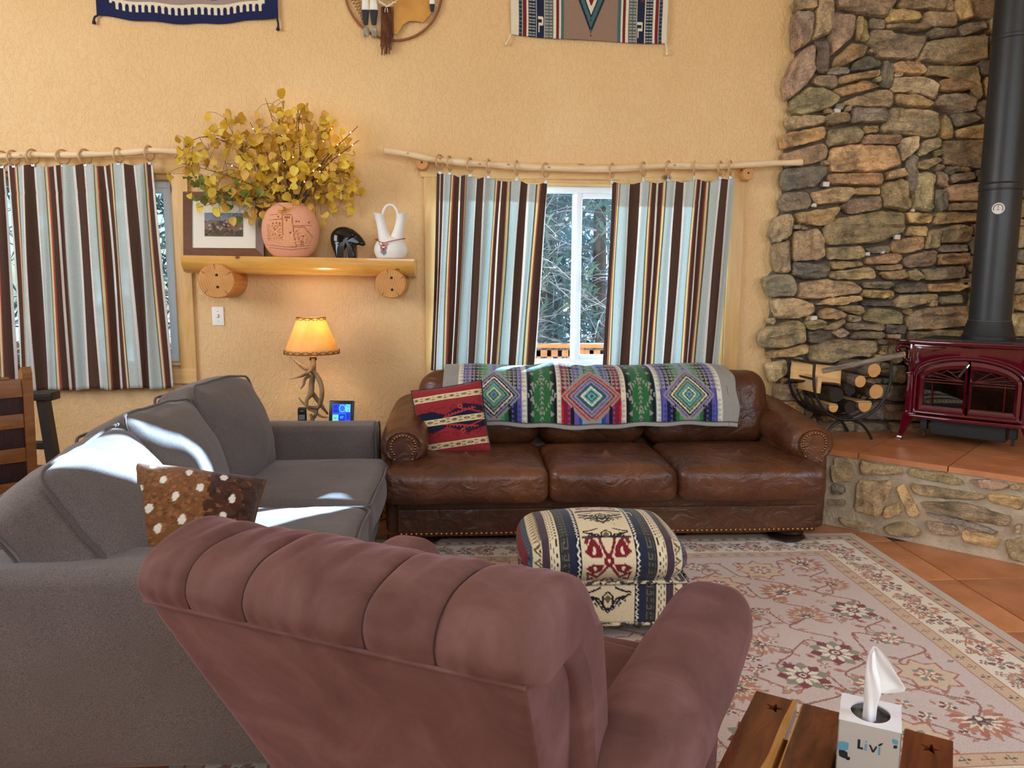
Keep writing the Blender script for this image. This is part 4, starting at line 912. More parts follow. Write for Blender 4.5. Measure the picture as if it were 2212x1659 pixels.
for z in (.238, .068): ob('piping', *tube([(a, b, z) for a, b in ring], .007, 8, True), M_cord, ot)
for sx in (-1, 1):
    for sy in (-1, 1): ob('foot', *lathe([(.025, 0), (.03, .06)], 12), M_blk, ot).location = (sx*.26, sy*.19, 0)
for k in range(4):
    x, yv = random.uniform(-.12, .10), random.uniform(-.15, .18); z = .383+.06*(1-(x/.32)**2)*(1-(yv/.25)**2)
    ob('loose_thread', *tube(smooth_path([(x, yv, z-.01), (x+.012, yv+.012, z+.004), (x+.03, yv, z+.007), (x+.035, yv-.02, z+.002)], 4), .0012, 4), pm('thread', (224, 210, 176), .9) if k == 0 else bpy.data.materials['thread'], ot)

# ------------------------------------------------------------------ plank bench with the tissue box in the foreground
ba = math.atan2(-.222, .338)
bn = thing('plank_bench', 'rustic wooden bench of dark planks with star cut-outs', 'bench', (.77, 1.41, 0), ba)
M_plank = wood('dark_plank', (76, 34, 20), (132, 72, 38), (44, 28, 28), stretch=(11, 1.3, 11), rough=.28, kscale=3.1, coat=.4, kstretch=(2.2, 1.0, 1)); M_sap = wood('sapwood', (206, 156, 84), (178, 120, 60), stretch=(14, 1.5, 14), rough=.3, coat=.4); M_star = pm('star_recess', (44, 22, 14), .8)
BZ = .45; B0 = np.array([.686, 1.683]); ea = np.array([math.cos(ba), math.sin(ba)]); eb = np.array([-ea[1], ea[0]]); o2 = np.array([.77, 1.41])
def bl_(p): d = np.array(p)-o2; return np.array([d@ea, d@eb])
s0 = bl_(B0); pw = .0925
for k in range(4):
    a0 = s0[0]+k*(pw+.0125); dx = (0, .004, -.003, .004)[k]; y1_ = s0[1]+dx; y0_ = y1_-.78
    if k in (0, 3):                                                       # the outer planks carry a star-shaped hole near the end
        cx, cy = a0+pw*.55, y1_-.055; R1, R2 = .021, .0088; st = []
        for q in range(10): st.append((cx+(R1 if q % 2 == 0 else R2)*math.sin(math.pi*q/5+.15), cy+(R1 if q % 2 == 0 else R2)*math.cos(math.pi*q/5+.15)))
        oc = [(a0+pw*.004+u*pw, y1_+(-.11*v)) for u, v in ((.5, 0), (1, 0), (1, .3), (1, .75), (1, 1), (.5, 1), (0, 1), (0, .75), (0, .3), (0, 0))]
        V = [(*p, BZ) for p in oc]+[(*p, BZ) for p in st]+[(*p, BZ-.04) for p in oc]+[(*p, BZ-.04) for p in st]
        F = []
        for q in range(10): r = (q+1) % 10; F += [[q, 10+q, 10+r, r], [20+q, 20+r, 30+r, 30+q], [10+q, 30+q, 30+r, 10+r]]
        F += [[q, (q+1) % 10, 20+(q+1) % 10, 20+q] for q in range(10) if q != 5 and q != 4]
        pl = ob('plank', V+[], F, M_plank, bn, smooth=False)
        b = MB().box((a0, y0_, BZ-.04), (a0+pw, y1_-.11, BZ)); V2, F2 = b.V[0], b.F
        me = pl.data; V = np.concatenate([np.array(V), V2]); me.clear_geometry(); me.from_pydata(V.tolist(), [], F+[[i+40 for i in f] for f in F2])
    else:
        pl = MB().box((a0, y0_, BZ-.04), (a0+pw, y1_, BZ), .005).out('plank', M_plank, bn)
    if k in (0, 1):
        e = a0+pw-.002 if k == 0 else a0
        w = lambda yv: .009+.005*noise.noise(Vector((yv*7, k, 0)))+.05*max(0, (y1_-yv-.12))
        ys = np.linspace(y0_, y1_, 30); q = [(e+(-w(yv) if k == 0 else w(yv)*.2), yv) for yv in ys]+[(e+(.0026 if k == 0 else -.0006), yv) for yv in ys[::-1]]
        ob('sapwood_edge', *prism(q, BZ-.038, BZ+.0008, lambda a, b, d: (a, b, d)), M_sap, pl, smooth=False)
tot = 4*pw+3*.0125
for yv in (s0[1]-.13, s0[1]-.62):
    MB().box((s0[0]+.01, yv-.03, BZ-.09), (s0[0]+tot-.01, yv+.03, BZ-.04), .004).out('cross_rail', M_plank, bn)
    for x in (s0[0]+.05, s0[0]+tot-.05): MB().box((x-.03, yv-.028, 0), (x+.03, yv+.028, BZ-.09), .004).out('leg', M_plank, bn)
TB = np.array([.794, 1.377]); ta = math.atan2(1.398-1.45, .867-.774)
tb = thing('tissue_box', 'square grey and white tissue box with a tissue standing out of it', 'tissue box', (TB[0], TB[1], BZ+.001), ta)
M_card = pm('grey_card', (196, 190, 182), .45); M_cardw = pm('white_card', (236, 234, 236), .4); M_tissue = pm('tissue_paper', (244, 242, 240), .9); M_film = pm('plastic_film', (128, 124, 120), .15, (70, 66, 64), 30)
h = .055; HB = .122
b = MB()
for lo, hi in (((-h, -h, 0), (h, -h+.002, HB)), ((-h, h-.002, 0), (h, h, HB)), ((-h, -h, 0), (-h+.002, h, HB)), ((h-.002, -h, 0), (h, h, HB))): b.box(lo, hi)
b.out('box_sides', M_card, tb, smooth=False)
n_ = 40; th = np.linspace(0, 2*math.pi, n_, endpoint=False); V = []; 
for t in th:
    c, s = math.cos(t), math.sin(t); k = h/max(abs(c), abs(s)); V += [(c*k, s*k, HB+.0005), (.036*c, .040*s, HB+.0005), (.036*c, .040*s, HB-.003)]
F = []
for i in range(n_):
    j = (i+1) % n_; F += [[3*i, 3*j, 3*j+1, 3*i+1], [3*i+1, 3*j+1, 3*j+2, 3*i+2]]
ob('box_top', V, F, M_cardw, tb, smooth=False)
g = np.linspace(-1, 1, 14); U, Vv = np.meshgrid(g, g); P = np.stack([U*.05, Vv*.05, HB-.02+.008*np.sin(U*5+1)*np.cos(Vv*6)], -1); ob('film', *grid(P), M_film, tb)
# the tissue: a gathered sheet that opens to the right
def sheet(rows, y0, wav, n=24):
    rows = np.array(rows); z = np.linspace(rows[0, 0], rows[-1, 0], 26); P = np.zeros((26, n, 3)); q = np.linspace(0, 1, n)
    for j in range(26):
        xl, xr, yb = [np.interp(z[j], rows[:, 0], rows[:, k]) for k in (1, 2, 3)]; zr = np.interp(z[j], rows[:, 0], rows[:, 4])
        P[j] = np.stack([xl+(xr-xl)*q, y0+yb+wav*np.sin(q*math.pi)*(-1)+.0025*np.sin(q*9+j*.25), HB+z[j]+zr*q], 1)
    ob('tissue_sheet', *grid(P), M_tissue, tb, solid=.0006)
sheet([(-.02, -.014, .010, 0, 0), (.02, -.013, .011, 0, 0), (.05, -.014, .017, -.002, 0), (.075, -.014, .012, -.002, 0), (.10, -.013, .004, 0, 0), (.128, -.008, .000, .004, 0)], -.004, .012)
sheet([(.028, -.004, .022, .004, .012), (.045, -.010, .056, .008, .008), (.06, -.013, .058, .010, .0), (.085, -.0135, .041, .008, 0), (.11, -.011, .024, .006, 0), (.125, -.008, .012, .005, 0), (.131, -.004, .004, .004, 0)], .002, -.010)
M_pr1 = pm('print_dark', (28, 36, 46), .5); M_pr2 = pm('print_blue', (98, 164, 192), .5)
def leafp(cx, cz, s, mir=False):
    p = [(-1, .9), (.2, 1), (.9, .7), (1, -.2), (.9, -1), (-.3, -.9), (-.9, -.6), (-1, .2)]; p = [(cx+s*a*(-1 if mir else 1), cz+s*c) for a, c in p]; return p if not mir else p[::-1]
def face(polys, m, nm):
    for p in polys: ob(nm, *prism([(a, c+.033) for a, c in p], -h-.0007, -h+.0005), m, tb, smooth=False)
L1 = [[(-.019, .058), (-.0145, .058), (-.0145, .043), (-.009, .043), (-.009, .039), (-.019, .039)], [(.0005, .052), (.004, .052), (.0085, .043), (.0125, .052), (.0155, .052), (.0098, .0385), (.0068, .0385)], [(.0160, .0555), (.0185, .0535), (.0225, .0575), (.0248, .062), (.020, .060)]]
L2 = [[(-.0062, .052), (-.0025, .052), (-.0025, .039), (-.0062, .039)], [(.0172, .052), (.0208, .052), (.0208, .036), (.0172, .036)], [(-.0058, .058), (-.0028, .059), (-.0025, .0555), (-.0058, .0548)]]
face(L1+[leafp(-.043, .020, .008), leafp(-.034, .0135, .0035, True), leafp(.0455, .060, .0032, True)], M_pr1, 'printed_lettering'); face(L2+[leafp(-.044, .037, .0095, True), leafp(.0445, .070, .0052)], M_pr2, 'printed_lettering')

# ------------------------------------------------------------------ ladder-back chair and dark armchair at the left
M_oak = wood('honey_oak', (150, 96, 48), (118, 70, 32), stretch=(2, 2, 12), rough=.45); M_cane = pm('dark_rush', (60, 22, 16), .7, (34, 14, 12), 40, stretch=(6, 6, .6), bmp=.6, bscale=60)
ch = thing('ladder_back_chair', 'honey-coloured ladder-back chair with dark rush panels behind the grey sofa', 'chair', (-1.86, 3.32, 0), R_(222))
# local x runs from the post in view to the far post, local y backwards
def chp(nm, lo, hi, m, bev=.004, rot=0): return MB().box(lo, hi, bev).out(nm, m, ch)
for x in (0, .46):
    MB().box((x-.018, -.03, .0), (x+.018, .03, .42), .004).out('leg', M_oak, ch)
    b = MB().add(*prism([(-.03, .42), (.03, .42), (.075, 1.03), (.06, 1.055), (.02, 1.035)], x-.018, x+.018, lambda a, z, d: (d, a, z))); b.out('back_post', M_oak, ch, smooth=False)
    MB().box((x-.018, -.46, 0), (x+.018, -.42, .44), .004).out('leg', M_oak, ch)
for z0, z1, nm, m in ((.93, 1.005, 'top_rail', M_oak), (.86, .93, 'rush_panel', M_cane), (.80, .86, 'slat', M_oak), (.715, .80, 'rush_panel', M_cane), (.655, .715, 'slat', M_oak), (.57, .655, 'rush_panel', M_cane), (.51, .57, 'slat', M_oak)):
    yv = (z0-.42)*.075; MB().box((.018, yv-.002+(.006 if m is M_cane else 0), z0), (.442, yv+.022-(.006 if m is M_cane else 0), z1), .003).out(nm, m, ch)
MB().box((.06, .03, 1.005), (.30, .06, 1.015), .002).out('rail_cap', M_oak, ch); MB().box((.09, .028, 1.014), (.24, .058, 1.022), .002).out('rail_cap', M_oak, ch)
b = MB()
for k in range(7): b.box((.10+k*.035, .026+.036, .962), (.122+k*.035, .0265+.038, .978), .001)
b.out('carved_marks', pm('carving_dark', (30, 30, 34), .8), ch)
MB().box((-.03, -.47, .42), (.49, .04, .455), .01).out('seat', M_cane, ch)
for z in (.2,): MB().box((0, -.44, z), (.46, -.42, z+.03), .004).out('rung', M_oak, ch)
da = thing('dark_armchair', 'dark-stained wooden chair with a flat arm under the left curtain', 'chair', (-2.18, 4.10, 0))
P0, P1 = at(86, 856, 4.12), at(122, 850, 4.12); q = at(108, 960, 4.12)
M_espr = pm('espresso_wood', (40, 28, 24), .4, (24, 17, 16), 10)
def dab(nm, lo, hi): MB().box(lo, hi, .004).out(nm, M_espr, da, world=True)
dab('arm_rest', (P0[0]-.42, 4.06, P1[2]-.03), (P1[0]+.005, 4.15, P1[2]+.012))
ob('arm_post', *prism([(P1[0]-.085, P1[2]-.03), (P1[0]-.035, P1[2]-.03), (P1[0]+.035, .0), (P1[0]-.02, .0)], 4.08, 4.13), M_espr, da, world=True, smooth=False)
dab('side_rung', (P0[0]-.35, 4.085, q[2]-.02), (P1[0]-.05, 4.125, q[2]+.02)); dab('seat', (P0[0]-.45, 3.62, .40), (P1[0]-.03, 4.13, .44))
for x, yv in ((P0[0]-.42, 4.105), (P0[0]-.42, 3.66), (P1[0]-.06, 3.66)): dab('leg', (x-.022, yv-.022, 0), (x+.022, yv+.022, P1[2]-.03 if yv > 4 else .42))
# ------------------------------------------------------------------ striped curtains, branch rods, rings
BRN, PBL, WHT, RDS, CRE, OLI = (92, 66, 54), (200, 210, 206), (244, 234, 226), (182, 84, 74), (232, 216, 168), (112, 96, 62)
PER = [(PBL, 62), (OLI, 6), (CRE, 11), (RDS, 7), (BRN, 25), (WHT, 12), (BRN, 28), (RDS, 7), (CRE, 14), (OLI, 9), (PBL, 62), (WHT, 11), (BRN, 52), (WHT, 13)]
YC = W-.085
def curtain(label, seq, TL, TR, BL, BR_, clips, depth, seed, nfold, wob=.35):
    tot = sum(w for _, w in seq); nu = 420; nv = 60; rs_ = np.random.RandomState(seed)
    u = np.linspace(0, 1, nu); edges = np.cumsum([w for _, w in seq])/tot; ci = np.minimum(np.searchsorted(edges, u), len(seq)-1)
    colu = np.array([lin(seq[i][0]) for i in ci]); v = np.linspace(0, 1, nv)
    a, b, c, d = [at(*p, YC) for p in (TL, TR, BL, BR_)]
    P = np.zeros((nv, nu, 3)); k1 = rs_.uniform(0, 6, 4)
    sag = np.min(np.abs(u[:, None]-np.array(clips)[None]), 1); sg = np.clip(sag/.09, 0, 1)**1.5
    for j in range(nv):
        t = v[j]; L, R = a+(c-a)*t, b+(d-b)*t
        ph = 2*math.pi*nfold*(u+.012*np.sin(u*9+t*2+k1[0])); f = (.35+.65*np.sin(math.pi*min(1, t*1.6+.15)/2))
        warp = .008*np.sin(ph+1.3)*f+.004*np.sin(u*31+t*5+k1[1])
        P[j] = L+(R-L)*(u+warp*1.0)[:, None]
        P[j, :, 1] = YC-.012+depth*f*(.6*np.cos(ph)+wob*np.cos(ph*1.7+k1[2]+t)+.25*np.sin(ph*.43+k1[3]))
        P[j, :, 2] += -.016*sg*np.exp(-t*9)+.005*np.sin(u*22+k1[0])*t
        if abs(t-.115) < .012: P[j, :, 1] += .003
    C = np.tile(colu[None], (nv, 1, 1))
    o = ob('curtain', *grid(P), M_curt, cols=C.reshape(-1, 3), solid=.003, sharp=0); tag(o, label, 'curtain', 'striped curtains at the two windows'); return o, P
def z6(x, y): return (820+x*.4159, 300+y*.416)
def z8(x, y): return (x*.3376, 300+y*.3376)
half = lambda s: [(c, w*.67) for c, w in s]
cR1 = curtain('striped brown and pale blue curtain nearest the log shelf, left of the open gap', [(BRN, 16), (WHT, 4), (BRN, 14), (WHT, 4)]+half([(PBL, 42), (OLI, 6), (CRE, 10), (RDS, 9), (BRN, 40), (WHT, 14), (BRN, 28), (RDS, 4), (CRE, 5), (OLI, 3), (PBL, 60), (WHT, 8), (BRN, 58), (WHT, 10)]+PER+[(PBL, 44), (OLI, 12), (CRE, 16), (RDS, 10), (BRN, 44), (WHT, 5)]),
              z6(298, 176), z6(873, 230), z6(262, 1205), z6(797, 1205), [0, .1, .28, .46, .72, 1], .030, 1, 6)
cR2 = curtain('striped brown and pale blue curtain beside the stone chimney wall', half([(BRN, 30), (WHT, 4), (RDS, 8), (CRE, 12), (OLI, 6), (PBL, 66), (WHT, 8), (BRN, 66), (WHT, 14)]+PER+PER[:12]+[(WHT, 6), (BRN, 54), (WHT, 12), (PBL, 34)]),
              z6(1205, 226), z6(1842, 206), z6(1156, 1200), z6(1752, 1190), [0, .27, .47, .68, .89, 1], .022, 2, 5)
cL1 = curtain('long striped brown and pale blue curtain covering most of the left window', [(WHT, 12), (BRN, 35), (RDS, 7), (CRE, 12), (OLI, 8), (PBL, 30), (WHT, 8), (BRN, 52), (WHT, 14)]+PER+PER+[(PBL, 60), (OLI, 6), (CRE, 8), (RDS, 5), (BRN, 22), (WHT, 12)],
              z8(52, 170), z8(978, 150), z8(130, 1610), z8(1098, 1592), [0, .16, .38, .53, .76, 1], .026, 3, 6)
cL2 = curtain('striped curtain panel cut off by the left picture edge', half(PER+[(PBL, 62), (OLI, 6), (CRE, 14), (RDS, 8), (BRN, 38), (WHT, 10)]), (-150, 352), z8(28, 165), (-150, 838), z8(108, 1590), [0, .3, .6, 1], .03, 4, 4)
M_branch = wood('peeled_branch', (236, 210, 170), (220, 186, 142), (160, 116, 76), stretch=(1, 9, 9), rough=.5, kscale=9); M_ringw = pm('ring_wood', (206, 170, 122), .45, (186, 146, 98), 30); M_clip = pm('steel_clip', (150, 150, 150), .35, metal=1)
YR = W-.10
ORD = ['first', 'second', 'third', 'fourth', 'fifth', 'sixth', 'seventh', 'eighth', 'ninth', 'tenth', 'eleventh', 'twelfth']
def rod(label, pts, r, brackets):
    p = smooth_path([at(x, y, YR) for x, y in pts], 5); p[:, 1] += .006*np.sin(np.arange(len(p))*.7); q = p.mean(0)
    t = thing('curtain_rod', label, 'curtain rod', tuple(q), group=None)
    rr = r*(1+.12*np.sin(np.arange(len(p))*.9)); ob('branch', *tube(p, rr, 14), M_branch, t, world=True)
    for bx, by in brackets:
        c = at(bx, by, YR); V, F = lathe([(.036, 0), (.038, .006), (.038, .09), (.036, .097)], 24); V = V@np.array(RM(math.pi/2, 0, 0))[:3, :3].T
        o = ob('bracket_stub', V+np.array([c[0], W, c[2]]), F, M_logend, t, world=True)
        ob('screw_hole', *lathe([(.006, 0), (.006, .002)], 10), M_hole, o).matrix_local = XF[t.name].inverted() @ rotm(math.pi/2, 0, 0, (c[0], W-.0965, c[2]+.004))
        ln = [(c[0]+.034*math.cos(a), W-.06, c[2]+.034*math.sin(a)+(.035 if k == 6 else 0)) for k, a in enumerate(np.linspace(0, 2*math.pi, 13))]; ob('leather_lace', *tube(ln, .003, 6), M_lace, o).matrix_local = XF[t.name].inverted()
    return t
def endgrain(name, a, b):
    m, n, l, bs = nodes(name); w = n.new('ShaderNodeTexWave'); w.wave_type = 'RINGS'; w.rings_direction = 'Y'; w.inputs['Scale'].default_value = 22; w.inputs['Distortion'].default_value = 3; l.new(coords(n, l), w.inputs['Vector'])
    c = mixc(n, l, .5, ramp(n, l, w.outputs['Fac'], [(0, L4(a)), (1, L4(b))]), ramp(n, l, noise_n(n, l, coords(n, l), 14, 4), [(.3, L4(a)), (.7, L4(b))])); l.new(c, bs.inputs['Base Color']); bs.inputs['Roughness'].default_value = .5; return m
M_logend = endgrain('log_end', (208, 150, 80), (180, 116, 52)); M_hole = pm('screw_hole', (24, 16, 10), .8); M_lace = pm('leather_lace', (98, 58, 36), .7)
RODR = [(830, 325), (880, 333), (925, 342), (985, 350), (1060, 355), (1180, 363), (1320, 364), (1450, 358), (1560, 359), (1660, 353), (1732, 351)]
RODL = [(-140, 340), (0, 338), (70, 334), (150, 335), (250, 331), (330, 326), (400, 327), (452, 316)]
rod('peeled branch curtain rod over the window behind the leather sofa', RODR, .0195, [(911, 352), (1617, 375)])
rod('peeled branch curtain rod over the left window', RODL, .019, [])
def rings(xs, rodp, tops, side, lab):
    for i, x in enumerate(xs):
        yv = np.interp(x, [p[0] for p in rodp], [p[1] for p in rodp]); c = at(x, yv, YR); tz = at(x, np.interp(x, *tops), YC)[2]
        t = thing('curtain_ring', lab % ORD[i], 'curtain ring', tuple(c), group='wooden rings on the %s curtain rod' % side); yaw = random.uniform(.9, 1.35)
        R1, r1 = .041, .0062; V = [];
        th = np.linspace(0, 2*math.pi, 29)[:-1]; pth = np.array([(R1*math.cos(a)*math.cos(yaw), R1*math.cos(a)*math.sin(yaw), R1*math.sin(a)-.012) for a in th])
        ob('ring', *tube(pth, r1, 8, True), M_ringw, t)
        zb = min(-.055, tz-c[2]); b = MB().tube([(0, 0, -.046), (0, 0, zb-.002)], .0016, 5).box((-.009, -.004, zb-.012), (.009, .008, zb+.002)); b.out('clip', M_clip, t)
tR = ([945, 1180, 1320, 1585], [372, 393, 393, 383]); tL = ([0, 330], [356, 352])
rings([950, 971, 1015, 1055, 1116, 1179, 1322, 1390, 1444, 1500, 1556, 1578], RODR, tR, 'right', 'pale wooden ring on the right curtain rod, %s from the left')
rings([3, 28, 70, 135, 183, 255, 322], RODL, tL, 'left', 'wooden ring on the left curtain rod, %s from the picture edge')

# ------------------------------------------------------------------ log shelf and the things on it
M_log = wood('varnished_log', (222, 170, 92), (202, 146, 66), (120, 74, 36), stretch=(1, 7, 7), rough=.22, kscale=6, coat=.5)
SA, SB = at(397, 552, 4.72), at(896, 560, 4.72); SH = W-.001
tl = math.atan2(SB[2]-SA[2], SB[0]-SA[0]); SL = SB[0]-SA[0]; smid = (SA+SB)/2
sh = thing('log_shelf', 'half-round varnished log shelf carried by two log ends on the wall', 'shelf', (smid[0], 4.79, smid[2]))
pr_ = [(-.125, 0), (-.128, -.02), (-.115, -.06), (-.085, -.09), (-.04, -.102), (.02, -.104), (.13, -.104), (.13, 0)]
xs = np.linspace(-SL/2, SL/2, 26); P = np.array([[(x, a, b+math.tan(tl)*x+.004*noise.noise(Vector((x*4, a*9, b*9)))*(b < -.01)) for a, b in pr_] for x in xs])
V, F = grid(P, True); F += [list(range(8)), [len(V)-1-i for i in range(8)]]; ob('log', V, F, M_log, sh, sharp=50)
for px, py, r in ((467, 607, .104), (844, 613, .089)):
    c = at(px, py, 4.645); zc = c[2]; n_ = 36; rr = [r*(1+.025*math.sin(2*t+px)+.012*math.sin(5*t)) for t in np.linspace(0, 2*math.pi, n_, endpoint=False)]
    th = np.linspace(0, 2*math.pi, n_, endpoint=False); P = np.array([[(c[0]+k*rr[i]*math.cos(t), yv, zc+k*rr[i]*math.sin(t)) for i, t in enumerate(th)] for yv, k in ((4.642, .93), (4.645, .98), (4.652, 1), (SH, 1))])
    V, F = grid(P, True); F += [list(range(n_))[::-1], [3*n_+i for i in range(n_)]]
    o = ob('log_bracket', V, F, M_logend, sh, world=True, sharp=40); inv = XF[sh.name].inverted()
    for dx, dz in ((.005, .035), (.008, -.035)): ob('screw_hole', *lathe([(.008, 0), (.008, .002)], 12), M_hole, o).matrix_local = inv @ rotm(math.pi/2, 0, 0, (c[0]+dx, 4.642, zc+dz))
    b = MB()
    for a in ((.5, 2.5, -.9, 3.9, 1.6) if r > .1 else (.45, 1.75, -1.0, 4.0)):
        d0, d1 = r*random.uniform(.45, .6), r*.95; b.tube([(c[0]+d0*math.cos(a), 4.643, zc+d0*math.sin(a)), (c[0]+d1*math.cos(a+.05), 4.643, zc+d1*math.sin(a+.05))], [.0006, .0025], 5)
    b.out('check_crack', M_hole, o, world=False).matrix_local = inv
def shelf_z(x): return smid[2]+math.tan(tl)*(x-smid[0])
# framed print leaning on the wall
fc = [at(400, 411, 4.84), at(567, 418, 4.84)]; fw = .475; fh = .385; fx = at(484, 545, 4.80)[0]; fz = shelf_z(fx)+.001
M_fr = wood('walnut_frame', (112, 68, 36), (84, 48, 26), stretch=(3, 9, 9), rough=.35); M_mat = pm('ivory_mat', (232, 226, 210), .8)
fr = thing('framed_print', 'walnut-framed small western print in a wide ivory mat on the shelf', 'picture', (fx, 4.80, fz)); fM = rotm(-.12, 0, 0)
def fob(nm, V, F, m, **k): V = np.asarray(V, float); A = np.array(fM); return ob(nm, V@A[:3, :3].T+A[:3, 3], F, m, fr, **k)
w = .05; X, Z = fw/2, fh
for q in ([(-X, 0), (X, 0), (X-w, w), (-X+w, w)], [(-X, Z), (-X+w, Z-w), (X-w, Z-w), (X, Z)], [(-X, 0), (-X+w, w), (-X+w, Z-w), (-X, Z)], [(X, 0), (X, Z), (X-w, Z-w), (X-w, w)]):
    V, F = prism(q, -.012, .012); V[:4, 1] += np.array([0 if abs(a) > X-.01 or b < .01 or b > Z-.01 else .007 for a, b in q]); fob('frame_side', V, F, M_fr, smooth=False)
fob('mat_board', *[(V, F) for V, F in [prism([(-X+w-.01, w-.01), (X-w+.01, w-.01), (X-w+.01, Z-w+.01), (-X+w-.01, Z-w+.01)], 0, .004)]][0], M_mat, smooth=False)
cp = Cv(120, 76, (142, 152, 172))
for k in range(76): cp.rect(0, k, 120, k+1, tuple(np.array((120, 136, 166))*(1-k/76)+np.array((176, 164, 150))*(k/76)))
cp.poly([(0, 30), (20, 22), (45, 26), (80, 24), (120, 34), (120, 76), (0, 76)], (132, 112, 92)); cp.poly([(0, 56), (40, 50), (90, 60), (120, 52), (120, 76), (0, 76)], (84, 72, 60))
for k in range(90): x = rs.normal(54, 26); yv = rs.normal(42, 8); cp.circ(x, yv, rs.uniform(1.5, 5), [(62, 50, 46), (96, 72, 56), (176, 166, 152), (112, 84, 66), (50, 44, 44)][k % 5], 7)
for k in range(60): cp.circ(rs.uniform(0, 120), rs.uniform(56, 76), rs.uniform(1, 4), [(70, 58, 48), (104, 88, 70), (130, 112, 90)][k % 3], 6)
g1, g2 = np.meshgrid(np.linspace(0, 1, 90), np.linspace(0, 1, 60)); P = np.stack([-.065+.115*g1*1.16-.005, np.full(g1.shape, -.0015), .205-.105*g2+.03-.01], -1); P[..., 0] = -.115+.228*g1; P[..., 2] = .262-.142*g2
fob('print', *grid(P), M_print if 'M_print' in globals() else vcm('print_paper', .5, 0), cols=cp.get(g1.ravel()*.999, g2.ravel()*.999), smooth=False)
fob('glazing', *[(V, F) for V, F in [prism([(-X+w-.008, w-.008), (X-w+.008, w-.008), (X-w+.008, Z-w+.008), (-X+w-.008, Z-w+.008)], -.006, -.004)]][0], glass_mat('picture_glass', (1, 1, 1), .04), smooth=False)

# terracotta pueblo vase: moulded relief on the flattened front
VC = at(628, 548, 4.745); vx = VC[0]; vz = shelf_z(vx)+.001
vs_ = thing('pueblo_vase', 'round terracotta vase with moulded pueblo houses in relief', 'vase', (vx, 4.765, vz))
nu, nv = 260, 170; HV = .318; prof = smooth_path([(.085, 0), (.108, .008), (.145, .05), (.165, .105), (.171, .16), (.164, .215), (.142, .265), (.11, .298), (.085, .311), (.087, .318)], 5)
hh = Cv(330, 330, (0, 0, 0)); H1 = np.zeros((330, 330)); 
def relief(p, h):
    q = Cv(330, 330, (0, 0, 0)); q.poly(p, (255, 255, 255)); H1[q.a[..., 0] > .5] = h
def groove(pts, w, h=-1):
    q = Cv(330, 330, (0, 0, 0)); q.line(pts, w, (255, 255, 255)); H1[q.a[..., 0] > .5] = h
relief([(60, 78), (110, 74), (110, 50), (180, 48), (182, 78), (150, 80), (150, 105), (60, 108)], .6); relief([(50, 110), (140, 104), (140, 250), (45, 230)], .8); relief([(140, 80), (190, 78), (195, 110), (215, 270), (130, 270)], 1.0); relief([(200, 100), (300, 88), (295, 140), (200, 140)], .7); relief([(200, 150), (260, 152), (300, 200), (290, 240), (200, 262)], .9)
for x, yv in ((152, 88), (163, 88), (174, 88), (158, 106), (110, 84), (80, 124), (100, 122), (90, 160), (180, 180), (215, 112), (228, 112), (282, 116), (250, 200), (120, 124)): relief([(x, yv), (x+8, yv), (x+8, yv+10), (x, yv+10)], -1.2)
for k in range(10): groove([(44, 140+k*10), (58, 139+k*10)], 3)
for p in ([(60, 108), (140, 103)], [(140, 78), (140, 200)], [(194, 90), (212, 270)], [(200, 150), (262, 150), (304, 210)], [(200, 142), (300, 140)], [(30, 256), (120, 268), (200, 272), (290, 258)], [(50, 275), (180, 288), (280, 276)], [(240, 230), (240, 262)], [(250, 230), (250, 262)], [(220, 170), (230, 230)], [(110, 50), (180, 48)], [(60, 78), (108, 74)], [(140, 78), (190, 76)]): groove(p, 3.2)
for k in range(90): x, yv = rs.uniform(60, 138), rs.uniform(135, 230); groove([(x, yv), (x+rs.uniform(-6, 6), yv+rs.uniform(2, 7))], 2, -.5)
for k in range(40): x, yv = rs.uniform(205, 285), rs.uniform(158, 240); groove([(x, yv), (x+rs.uniform(-7, 7), yv+rs.uniform(1, 5))], 2, -.5)
P = np.zeros((nv, nu, 3)); C = np.zeros((nv, nu, 3)); dd = np.concatenate([[0], np.cumsum(np.linalg.norm(np.diff(prof, axis=0), axis=1))]); dd /= dd[-1]
for j in range(nv):
    r, z = np.interp(j/(nv-1), dd, prof[:, 0]), np.interp(j/(nv-1), dd, prof[:, 1]); th = np.linspace(0, 2*math.pi, nu, endpoint=False); x = r*np.cos(th); yv = r*.56*np.sin(th)
    ix = np.clip(((x/.168+1)/2*330).astype(int), 0, 329); iy = np.clip(np.full(nu, (1-z/HV)*330).astype(int), 0, 329); H = np.where(np.sin(th) < -.12, H1[iy, ix], 0)
    P[j] = np.stack([x*(1+.0*H), yv-.0045*np.clip(H, -1, 1)*np.clip(-np.sin(th), 0, 1), np.full(nu, z)], 1); dk = (H < -.2)[:, None]
    C[j] = np.where(dk, np.array(lin((176, 104, 62))), np.where((H > .75)[:, None], np.array(lin((226, 160, 118))), np.array(lin((228, 162, 128)))))
V, F = grid(P, True); ci = len(V); V = np.concatenate([V, [[0, 0, 0]]]); F += [[(i+1) % nu, i, ci] for i in range(nu)]
ob('body', V, F, vcm('terracotta_clay', .75, .25, 90, .002, 0), vs_, cols=np.concatenate([C.reshape(-1, 3), [lin((200, 130, 95))]]), sharp=0)
ob('inner_wall', *[(V, F) for V, F in [lathe([(.082, .318), (.078, .312), (.13, .27), (.15, .16), (.09, .02)], 40, 1, .56)]][0], pm('clay_inside', (90, 52, 36), .9), vs_)
